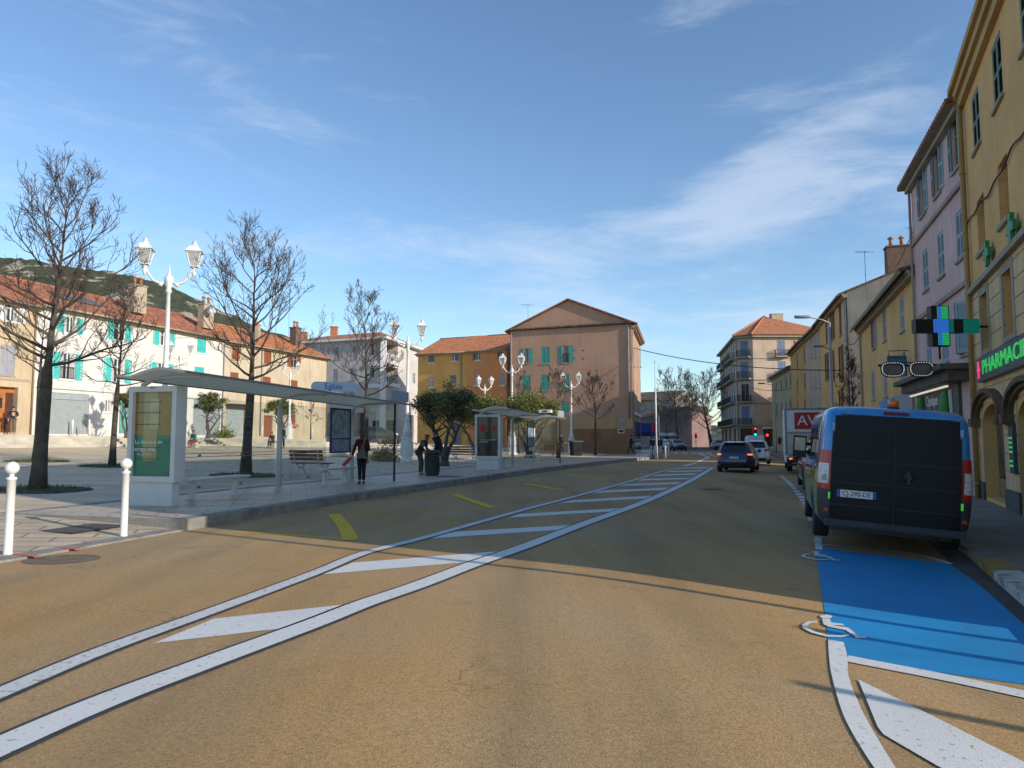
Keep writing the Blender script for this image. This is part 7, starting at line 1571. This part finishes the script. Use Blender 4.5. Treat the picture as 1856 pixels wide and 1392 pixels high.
def glasses():
    root = empty('spectacles_sign', (12.0, 21.7, 3.72), R(-10), 'giant pair of black spectacles dotted with white bulbs over the optician', 'sign')
    fr = MB(); lens = []
    for sg in (-1, 1):
        P = []
        for k in range(28):
            a = 6.283 * k / 28; c, s_ = math.cos(a), math.sin(a); n = 3.2; r = (abs(c) ** n + abs(s_) ** n) ** (-1 / n); x = sg * .40 + .31 * c * r * (1 - .10 * (s_ < 0) * abs(s_)); z = .20 * s_ * r + .02 * sg * c * 0
            P.append(Vector((x, 0, z)))
        fr.tube(P + [P[0], P[1]], .045, 8, cap=False); lens.append(P)
    fr.tube([(-.10, 0, .09), (0, 0, .13), (.10, 0, .09)], .035, 8); fr.tube([(-.71, 0, .12), (-.80, .03, .14)], .04, 8); fr.tube([(.71, 0, .12), (.86, .05, .12)], .04, 8); fr.build('frame', M_BLACK, root)
    for P in lens:
        q = MB(); q.add([p + Vector((0, .012, 0)) for p in P], [tuple(range(28))]); q.build('lens', mat('spectacle_lens', (.20, .20, .17), .25, .2, 3, coat=.3), root)
        for p in P: q = MB(); q.ball(p + Vector((0, -.045, 0)), .019, 6); q.build('bulb', mat('bulb_white', (.8, .8, .78), .4, .02, 3, emit=(1, 1, .95), estr=.25), root)
    q = MB(); q.tube([(0, .02, .15), (.1, .25, .25), (.9, .5, .05)], .02, 6); q.build('bracket', M_DARK, root)
glasses()
q = empty('hanging_sign', (15.75, 29.2, 4.58), R(-6), 'blue projecting sign panel on the yellow two storey house', 'sign'); mb = MB(); mb.box(-.38, .38, -.03, .03, -.42, .42); f = mb.build('panel', mat('sign_blue', (.015, .13, .30), .45, .35, 3), q)
mb = MB(); mb.box(-.36, .36, -.036, -.031, -.40, -.16); mb.build('picture_band', mat('sign_band', (.10, .20, .26), .5, .6, 8), f); text3('l\'Occasion', .15, mat('sign_gold', (.45, .38, .12), .5, .1, 4), Matrix(((1, 0, 0, 0), (0, 0, -1, -.034), (0, 1, 0, .24), (0, 0, 0, 1))), f, .002)
mb = MB(); mb.tube([(-.3, 0, .42), (-.3, 0, .62), (.9, .1, .66)], .018, 6); mb.tube([(.3, 0, .42), (.3, 0, .64)], .018, 6); mb.build('bracket', M_DARK, q)
def wire(label, a, b, sag, r=.02, n=24, name='overhead_cable'):
    a, b = Vector(a), Vector(b); P = [a.lerp(b, k / n) - Vector((0, 0, sag * 4 * (k / n) * (1 - k / n))) for k in range(n + 1)]; mb = MB(); mb.tube(P, r, 5); o = mb.build(name, M_BLACK, None, a); o.location = a; return tag(o, label, 'cable')
wire('long sagging cable from the gabled house across the street to the right row', (11.35, 66.8, 10.1), (22.6, 49.0, 6.3), .55, .035)
wire('steep cable from the chimney of the grey side wall up past the pink house', (26.0, 47.6, 13.3), (6.9, 6.6, 10.95), .35, .025)
wire('thin slack wire between two yellow houses on the right', (22.8, 48.6, 8.3), (20.9, 42.6, 8.0), .5, .025)
wire('slim cable from the low cream house to the corner block', (32.9, 84, 7.6), (34.0, 103.2, 9.2), .5, .03)
# unseen poles added off frame to cast long shadows across the road
for x, y, h, s_ in ((7.55, 4.55, 6.6, 'tall grey pole'), (8.7, 1.1, 2.7, 'short grey pole nearer the camera'), (9.3, 2.6, 2.7, 'short grey pole by the wall')):
    mb = MB(); mb.tube([(0, 0, 0), (0, 0, h)], .055, 10); o = mb.build('sign_pole', M_GREY); o.location = (x, y, -.03); tag(o, '%s added out of view for its shadow' % s_, 'pole')
# ------------------------------------------------------------------ traffic lights, awning, flag, far clutter
def traffic_light(label, loc, on='red', h=2.4, rz=0):
    root = empty('traffic_light', loc, rz, label, 'traffic light', 'traffic lights at the far junction'); mb = MB(); mb.tube([(0, .06, 0), (0, .06, h)], .05, 8); mb.build('post', M_DARK, root); mb = MB(); mb.box(-.15, .15, -.08, .10, h, h + .9); mb.build('signal_head', M_BLACK, root)
    for i, (nm, c) in enumerate((('green', (.02, .9, .5)), ('amber', (.9, .4, .02)), ('red', (1, .03, .04)))):
        lit = nm in on; mb = MB(Matrix.Translation((0, -.085, h + .16 + .29 * i)) @ Matrix.Rotation(R(90), 4, 'X')); mb.lathe([(.105, 0), (.10, .02), (.05, .035), (.001, .038)], (0, 0, 0), 14); mb.build('%s_lamp' % nm, mat('signal_%s_%d' % (nm, lit), tuple(q * (.5 if lit else .06) for q in c), .3, .05, 5, emit=c if lit else None, estr=2.0), root)
p = at(1369, 800, 74); traffic_light('traffic light showing red above the white delivery van', (p.x, 74, 0), 'red green', 1.9)
p = at(1391, 830, 56); traffic_light('lit traffic light by the kerb right of the white delivery van', (p.x, 56, 0), 'red', 1.15)
p = at(1261.5, 800, 112); traffic_light('small traffic light showing red in front of the long reddish house', (p.x, 112, 0), 'red', 1.7)
p = at(1176, 800, 86); root = empty('market_awning', (p.x, 86, 0), R(-14), 'dark blue shop awning past the gabled house', 'awning'); mb = MB(); mb.add([(-1.3, -.9, 2.4), (1.3, -.9, 2.4), (1.3, .9, 3.5), (-1.3, .9, 3.5), (-1.3, -.9, 1.9), (1.3, -.9, 1.9)], [(0, 1, 2, 3), (4, 5, 1, 0)]); mb.build('canopy', mat('awning_blue', (.01, .025, .16), .8, .15, 3), root)
mb = MB()
for x in (-1.25, 1.25): mb.tube([(x, -.85, 0), (x, -.85, 2.0)], .03, 6); mb.tube([(x, .85, 0), (x, .85, 3.45)], .03, 6)
mb.build('awning_frame', M_GREY, root)
p = at(1182, 780, 82); root = empty('shop_flag', (p.x, 82, 0), R(10), 'red feather flag beside the blue awning', 'flag'); mb = MB(); mb.tube([(0, 0, 0), (0, 0, 3.3)], .025, 6); mb.build('pole', M_GREY, root); mb = MB(); mb.prism([(.0, 0, 2.2), (.15, .0, 2.3), (.75, .0, 3.5), (.62, .0, 3.75), (.0, .0, 3.2)], (0, .015, 0)); mb.build('banner', mat('flag_red', (.60, .02, .015), .7, .1, 4), root)
p = at(1288, 800, 118); mb = MB(); mb.box(-.6, .6, -.2, .2, 0, 4.2); o = mb.build('advertising_column', mat('brick_orange', (.36, .11, .05), .8, .2, 3)); o.location = (36.0, 100, -.1); bpy.data.objects.remove(o)
p = at(1203, 800, 120); root = empty('market_stall', (p.x, 118, 0), 0, 'stall with a long white canopy beyond the flagpole', 'stall'); mb = MB(); mb.add([(-1.6, -1, 2.1), (1.6, -1, 2.1), (1.6, 1, 2.1), (-1.6, 1, 2.1), (-1.5, 0, 2.6), (1.5, 0, 2.6)], [(0, 1, 5, 4), (2, 3, 4, 5), (1, 2, 5), (3, 0, 4)]); mb.build('canopy', M_SIGNWHT, root); mb = MB()
for x in (-1.5, 1.5):
    for y in (-.9, .9): mb.tube([(x, y, 0), (x, y, 2.1)], .04, 6)
mb.build('stall_frame', M_GREY, root)
# ------------------------------------------------------------------ people
def skin(name, V, E, m, parent, sub=1):
    """V: {key: (x,y,z,r)}, E: edges; one continuous surface grown round the joints"""
    keys = list(V); me = bpy.data.meshes.new(name); me.from_pydata([V[k][:3] for k in keys], [(keys.index(a), keys.index(b_)) for a, b_ in E], []); o = bpy.data.objects.new(name, me); C.objects.link(o)
    sm = o.modifiers.new('s', 'SKIN'); sm.use_smooth_shade = True; ss = o.modifiers.new('u', 'SUBSURF'); ss.levels = sub; ss.render_levels = sub
    lay = me.skin_vertices[0].data
    for i, k in enumerate(keys): r = V[k][3]; lay[i].radius = r if isinstance(r, tuple) else (r, r); lay[i].use_root = (i == 0)
    bpy.context.view_layer.update(); ev = o.evaluated_get(bpy.context.evaluated_depsgraph_get()); m2 = bpy.data.meshes.new_from_object(ev); bpy.data.objects.remove(o)
    m2.materials.clear(); m2.materials.append(m)
    for p in m2.polygons: p.use_smooth = True
    return obj(name, m2, parent)
SKIN = mat('skin', (.42, .25, .17), .55, .08, 8)
def person(label, loc, rz, H=1.7, pose=None, top=(.1, .02, .03), legs=(.01, .01, .012), hair=(.12, .05, .02), long_hair=False, hat=None, shoe=(.01, .01, .01), group=None, coat_len=.82, fingers=True, wide=1.0):
    root = empty('person', loc, rz, label, 'person', group); s = H / 1.72; root.scale = (s, s, s)
    J = dict(pel=(0, 0, .95, .11), wai=(0, 0, 1.10, .105), che=(0, 0, 1.28, (.135, .11)), nk0=(0, 0, 1.42, .075), nek=(0, .005, 1.49, .047), jaw=(0, .02, 1.555, .060), hed=(0, .01, 1.63, (.078, .088)), crn=(0, .0, 1.69, .062))
    for sg, n in ((-1, 'l'), (1, 'r')):
        J.update({n + 'sh': (sg * .165, 0, 1.40, .055), n + 'el': (sg * .215, -.03, 1.13, .040), n + 'wr': (sg * .235, .03, .89, .026), n + 'pa': (sg * .24, .045, .83, (.022, .034)), n + 'hi': (sg * .085, 0, .90, .083), n + 'kn': (sg * .095, .015, .50, .056), n + 'an': (sg * .095, -.02, .10, .038), n + 'he': (sg * .095, -.045, .045, .034), n + 'to': (sg * .10, .12, .03, .030)})
    for k, v in (pose or {}).items(): J[k] = (*v, J[k][3]) if len(v) == 3 else v
    core = [('pel', 'wai'), ('wai', 'che'), ('che', 'nk0'), ('nk0', 'nek'), ('nek', 'jaw'), ('jaw', 'hed'), ('hed', 'crn')]; limb = []
    for n in 'lr': limb += [('nk0', n + 'sh'), (n + 'sh', n + 'el'), (n + 'el', n + 'wr'), (n + 'wr', n + 'pa'), ('pel', n + 'hi'), (n + 'hi', n + 'kn'), (n + 'kn', n + 'an'), (n + 'an', n + 'he'), (n + 'an', n + 'to')]
    V = dict(J); E = core + limb
    if fingers:
        for n in 'lr':
            w, p = Vector(J[n + 'wr'][:3]), Vector(J[n + 'pa'][:3]); d = (p - w).normalized(); a = d.cross(Vector((1, 0, 0)));  a = a.normalized() if a.length > .1 else Vector((0, 1, 0)); c = a.cross(d)
            for i, (o_, L_) in enumerate(((-.027, .068), (-.009, .078), (.009, .073), (.026, .058))):
                b0 = p + a * o_ + d * .018; V['%sf%da' % (n, i)] = (*b0, .0095); V['%sf%db' % (n, i)] = (*(b0 + d * L_ * .5 + c * .006), .0085); V['%sf%dc' % (n, i)] = (*(b0 + d * L_ * .92 + c * .024), .007); E += [(n + 'pa', '%sf%da' % (n, i)), ('%sf%da' % (n, i), '%sf%db' % (n, i)), ('%sf%db' % (n, i), '%sf%dc' % (n, i))]
            t0 = p - d * .02 + a * -.03; V[n + 'ta'] = (*t0, .011); V[n + 'tb'] = (*(t0 - a * .018 + d * .035 + c * .012), .009); E += [(n + 'pa', n + 'ta'), (n + 'ta', n + 'tb')]
    body = skin('body', V, E, SKIN, root, 1)
    g_ = lambda k, add: (*J[k][:3], tuple(q + add for q in J[k][3]) if isinstance(J[k][3], tuple) else J[k][3] + add)
    hd = Vector(J['hed'][:3]); jw = Vector(J['jaw'][:3]); up = (Vector(J['crn'][:3]) - jw).normalized()
    fc = MB(Matrix.Translation(hd)); fc.add([(-.014, .082, -.035), (.014, .082, -.035), (0, .108, -.03), (0, .085, .015)], [(0, 1, 2), (0, 2, 3), (1, 3, 2)]); fc.build('nose', SKIN, body)
    for sg in (-1, 1):
        fc = MB(Matrix.Translation(hd)); fc.ball((sg * .030, .078, .006), .011, 8); fc.build('eye', mat('eye_dark', (.02, .015, .012), .3, .1, 3), body); fc = MB(Matrix.Translation(hd)); fc.ball((sg * .082, .0, -.012), .022, 8, sz=1.5); fc.build('ear', SKIN, body)
    fc = MB(Matrix.Translation(hd)); fc.box(-.022, .022, .074, .083, -.064, -.056); fc.build('mouth', mat('lips', (.30, .09, .07), .5, .1, 4), body)
    tm = mat('cloth_%02d%02d%02d' % tuple(int(q * 99) for q in top), top, .85, .15, 14, bump=.3, bscale=40); lm = mat('cloth_%02d%02d%02d' % tuple(int(q * 99) for q in legs), legs, .85, .15, 14)
    T = {'che': g_('che', .022 * wide), 'nk0': g_('nk0', .02), 'wai': g_('wai', .03 * wide), 'pel': g_('pel', .035 * wide)}; TE = [('che', 'nk0'), ('che', 'wai'), ('wai', 'pel')]
    p = Vector(J['pel'][:3]); w_ = Vector(J['wai'][:3]); hem = p + (p - w_).normalized() * (.95 - coat_len); T['hem'] = (*hem, (.135 * wide, .12 * wide)); TE.append(('pel', 'hem')); T['nk1'] = (*(Vector(J['nek'][:3]).lerp(Vector(J['nk0'][:3]), .35)), .062); TE.append(('nk0', 'nk1'))
    for n in 'lr':
        for k, a in (('sh', .022), ('el', .022), ('wr', .016)): T[n + k] = g_(n + k, a)
        TE += [('nk0', n + 'sh'), (n + 'sh', n + 'el'), (n + 'el', n + 'wr')]
    skin('jacket', T, TE, tm, root, 1)
    P = {'pel': g_('pel', .012)}; PE = []
    for n in 'lr':
        for k, a in (('hi', .012), ('kn', .014), ('an', .016)): P[n + k] = g_(n + k, a)
        PE += [('pel', n + 'hi'), (n + 'hi', n + 'kn'), (n + 'kn', n + 'an')]
    skin('trousers', P, PE, lm, root, 1)
    for n in 'lr':
        a, h_, t = Vector(J[n + 'an'][:3]), Vector(J[n + 'he'][:3]), Vector(J[n + 'to'][:3]); skin('shoe', {'m': (*h_.lerp(t, .45), .046), 'h': (*h_, .045), 't': (*t, .040), 'a': (*a.lerp(h_, .3), .048)}, [('m', 'h'), ('m', 't'), ('h', 'a')], mat('shoe_%02d%02d%02d' % tuple(int(q * 99) for q in shoe), shoe, .5, .1, 5), root, 1)
    hm = mat('hair_%02d%02d%02d' % tuple(int(q * 99) for q in hair), hair, .7, .3, 40, fine=.3, fscale=120)
    HV = {'b': (hd.x, hd.y - .022, hd.z + .01, (.088, .088)), 'c': (hd.x, hd.y - .012, hd.z + .062, .070)}; HE = [('b', 'c')]
    if long_hair: HV['d'] = (hd.x, hd.y - .045, hd.z - .09, (.088, .06)); HV['e'] = (hd.x, hd.y - .055, hd.z - .17, (.085, .045)); HE += [('b', 'd'), ('d', 'e')]
    else: HV['d'] = (hd.x, hd.y - .04, hd.z - .045, .06); HE += [('b', 'd')]
    skin('hair', HV, HE, hm, root, 1)
    if hat: mb = MB(Matrix.Translation(hd)); mb.lathe([(.098, .035), (.098, .07), (.08, .105), (.03, .125)], (0, 0, 0), 16); mb.box(-.07, .07, .08, .17, .035, .045); mb.build('cap', mat('cap_dark', hat, .8, .1, 5), root)
    return root
SIT = dict(pel=(0, -.05, .50), wai=(0, -.04, .64), che=(0, .02, .83), nk0=(0, .06, .97), nek=(0, .08, 1.04), jaw=(0, .11, 1.10), hed=(0, .10, 1.17), crn=(0, .09, 1.23), lsh=(-.165, .05, .95), rsh=(.165, .05, .95), lel=(-.22, .08, .70), rel=(.22, .08, .70), lwr=(-.10, .30, .60), rwr=(.10, .30, .60), lpa=(-.07, .35, .59), rpa=(.07, .35, .59), lhi=(-.09, .0, .48), rhi=(.09, .0, .48), lkn=(-.11, .42, .50), rkn=(.11, .42, .50), lan=(-.11, .40, .12), ran=(.11, .40, .12), lhe=(-.11, .37, .06), rhe=(.11, .37, .06), lto=(-.11, .54, .04), rto=(.11, .54, .04))
WALK = dict(lhi=(-.085, .02, .90), lkn=(-.09, .20, .52), lan=(-.09, .28, .14), lhe=(-.09, .26, .07), lto=(-.09, .41, .10), rkn=(.09, -.08, .50), ran=(.09, -.34, .16), rhe=(.09, -.38, .12), rto=(.09, -.25, .04), lel=(-.21, -.16, 1.15), lwr=(-.22, -.14, .92), lpa=(-.22, -.12, .86), rel=(.21, .06, 1.14), rwr=(.2, .24, .98), rpa=(.2, .29, .94))
WALK2 = {k: v for k, v in WALK.items()}
pw = Gz(655, 877, .2)
woman = person('woman in a dark red jacket and black trousers waiting at the near shelter', pw, R(18), 1.66, dict(lel=(-.24, -.02, 1.14), lwr=(-.30, .06, .92), lpa=(-.31, .075, .855), rel=(.225, .02, 1.15), rwr=(.17, .16, 1.02), rpa=(.14, .2, 1.0), lkn=(-.06, .02, .5), lan=(-.055, -.02, .1), lhe=(-.055, -.045, .045), lto=(-.09, .12, .03), rkn=(.07, .0, .5), ran=(.065, -.02, .1), rhe=(.065, -.045, .045), rto=(.09, .12, .03)), (.085, .008, .014), (.006, .006, .007), (.10, .045, .018), True, coat_len=.80, wide=1.08)
M = woman.matrix_basis
bg_ = MB(); bg_.add([(-.17, -.16, .82), (.12, -.16, .82), (.14, -.27, .80), (-.19, -.27, .80), (-.03, -.15, 1.18), (.03, -.15, 1.18), (.03, -.19, 1.18), (-.03, -.19, 1.18)], [(3, 2, 1, 0), (4, 5, 6, 7), (0, 1, 5, 4), (1, 2, 6, 5), (2, 3, 7, 6), (3, 0, 4, 7)])
bag = empty('shoulder_bag', pw, R(18), 'olive grey cloth bag hanging on the back of the waiting woman', 'bag'); bg_.build('bag_body', mat('bag_olive', (.10, .10, .07), .8, .2, 8), bag, fix=True); q = MB(); q.tube([(0, -.17, 1.16), (.06, -.15, 1.34), (.10, -.03, 1.47), (.06, .12, 1.36)], .012, 6); q.build('strap', mat('strap_pale', (.30, .30, .30), .7, .1, 5), bag)
fo = empty('folder', pw + Vector((0, 0, 0)), R(18), 'red and white folder held low by the waiting woman', 'folder'); q = MB(Matrix.Translation((-.44, .10, .70)) @ Matrix.Rotation(R(45), 4, 'Y')); q.box(-.075, .075, -.012, .0, -.2, .2); fb = q.build('cover', mat('folder_white', (.6, .58, .56), .5, .05, 5), fo); q = MB(Matrix.Translation((-.44, .10, .70)) @ Matrix.Rotation(R(45), 4, 'Y')); q.box(-.055, .055, -.016, -.0125, -.18, .18); q.build('front_panel', mat('folder_red', (.45, .015, .03), .5, .1, 5), fb)
def ter(px, Y, z): p = at(px, 790, Y); return (p.x, p.y, z)
q = at(350, 800, 54); 
def sit_on_steps(px, py, lab, rz, **k):
    g0 = GP(px, py); person(lab, (g0.x, g0.y, g0.z + .02), rz, 1.68, SIT, fingers=True, **k); 
    b = MB(); b.box(-.25, .25, -.22, .12, 0, .40); o = b.build('stone_block', M_STEP); o.location = (g0.x, g0.y, g0.z); o.rotation_euler = (0, 0, rz); tag(o, 'low stone block under the %s' % ('woman in teal' if 'teal' in lab else ('seated companion' if 'plum' in lab else 'seated person')), 'stone block')
sit_on_steps(351, 811.5, 'woman in a teal jacket sitting by the steps just right of the near panel', R(165), top=(.01, .16, .14), legs=(.22, .02, .04), hair=(.06, .03, .02), long_hair=True)
sit_on_steps(493, 812, 'person in a plum coat sitting by the steps, left one of a pair', R(170), top=(.07, .03, .04), legs=(.02, .02, .025), hair=(.16, .07, .03), long_hair=True)
q = GP(514, 812.5); person('person in a dark coat standing beside the seated one in plum', q, R(120), 1.75, None, (.025, .022, .022), (.015, .015, .02), (.05, .03, .02), fingers=True)
person('man in a cap and dark waistcoat leaning by the varnished door', (-33.45, 46.2, 1.9) if False else ter(22, 45.5, 1.9), R(215), 1.74, dict(lel=(-.26, .02, 1.2), lwr=(-.12, .14, 1.1), rel=(.28, -.06, 1.18), rwr=(.24, .06, .98)), (.015, .02, .045), (.16, .11, .06), (.1, .08, .06), hat=(.03, .04, .06))
pb = GP(763, 861); person('long haired person in dark clothes bending left of the dark grey bin', pb, R(-60), 1.68, dict(pel=(0, -.10, .93), wai=(0, -.03, 1.06), che=(0, .08, 1.22), nk0=(0, .17, 1.33), nek=(0, .21, 1.39), jaw=(0, .26, 1.44), hed=(0, .27, 1.51), crn=(0, .27, 1.57), lsh=(-.165, .15, 1.31), rsh=(.165, .15, 1.31), lel=(-.24, .10, 1.06), rel=(.24, .12, 1.06), lwr=(-.2, .30, .92), rwr=(.2, .34, .94), lpa=(-.19, .36, .89), rpa=(.19, .40, .92), lhi=(-.085, -.09, .90), rhi=(.085, -.09, .90)), (.012, .012, .014), (.05, .05, .055), (.13, .055, .02), True, shoe=(.3, .3, .3))
pb = GP(789, 858); person('person in a black coat standing behind the dark grey bin', pb + Vector((.0, .9, 0)), R(75), 1.78, dict(che=(0, .04, 1.28), nk0=(0, .07, 1.41), nek=(0, .09, 1.48), jaw=(0, .13, 1.54), hed=(0, .13, 1.61), crn=(0, .12, 1.67), lsh=(-.165, .06, 1.39), rsh=(.165, .06, 1.39)), (.006, .006, .007), (.008, .008, .009), (.03, .015, .01), wide=1.35, coat_len=.68)
pb = at(1016.5, 824, 59); person('man in dark clothes walking past the ochre painted wall', (pb.x, 59, pz(pb.x, 59)), R(-75), 1.76, WALK, (.02, .022, .03), (.02, .02, .025), (.05, .04, .03))
pb = at(1144, 822, 62.5); person('person walking past the right corner of the gabled house with a white bag', (pb.x, 62.5, pz(pb.x, 62.5)), R(80), 1.72, WALK, (.02, .018, .018), (.03, .03, .035), (.05, .03, .02))
for px, Y, rz, t_, lab in ((1181, 56.5, 100, (.015, .015, .018), 'person in black standing left of the tall white pole'), (1190, 58, 200, (.02, .02, .025), 'person in dark grey standing just behind the white pole'), (1198, 60, 260, (.012, .012, .012), 'person in a black coat standing right of the white poles')):
    pb = at(px, 824, Y); person(lab, (pb.x, Y, .05), R(rz), 1.74, None, t_, (.02, .02, .025), (.04, .03, .02), group='people gathered by the white poles', fingers=False)
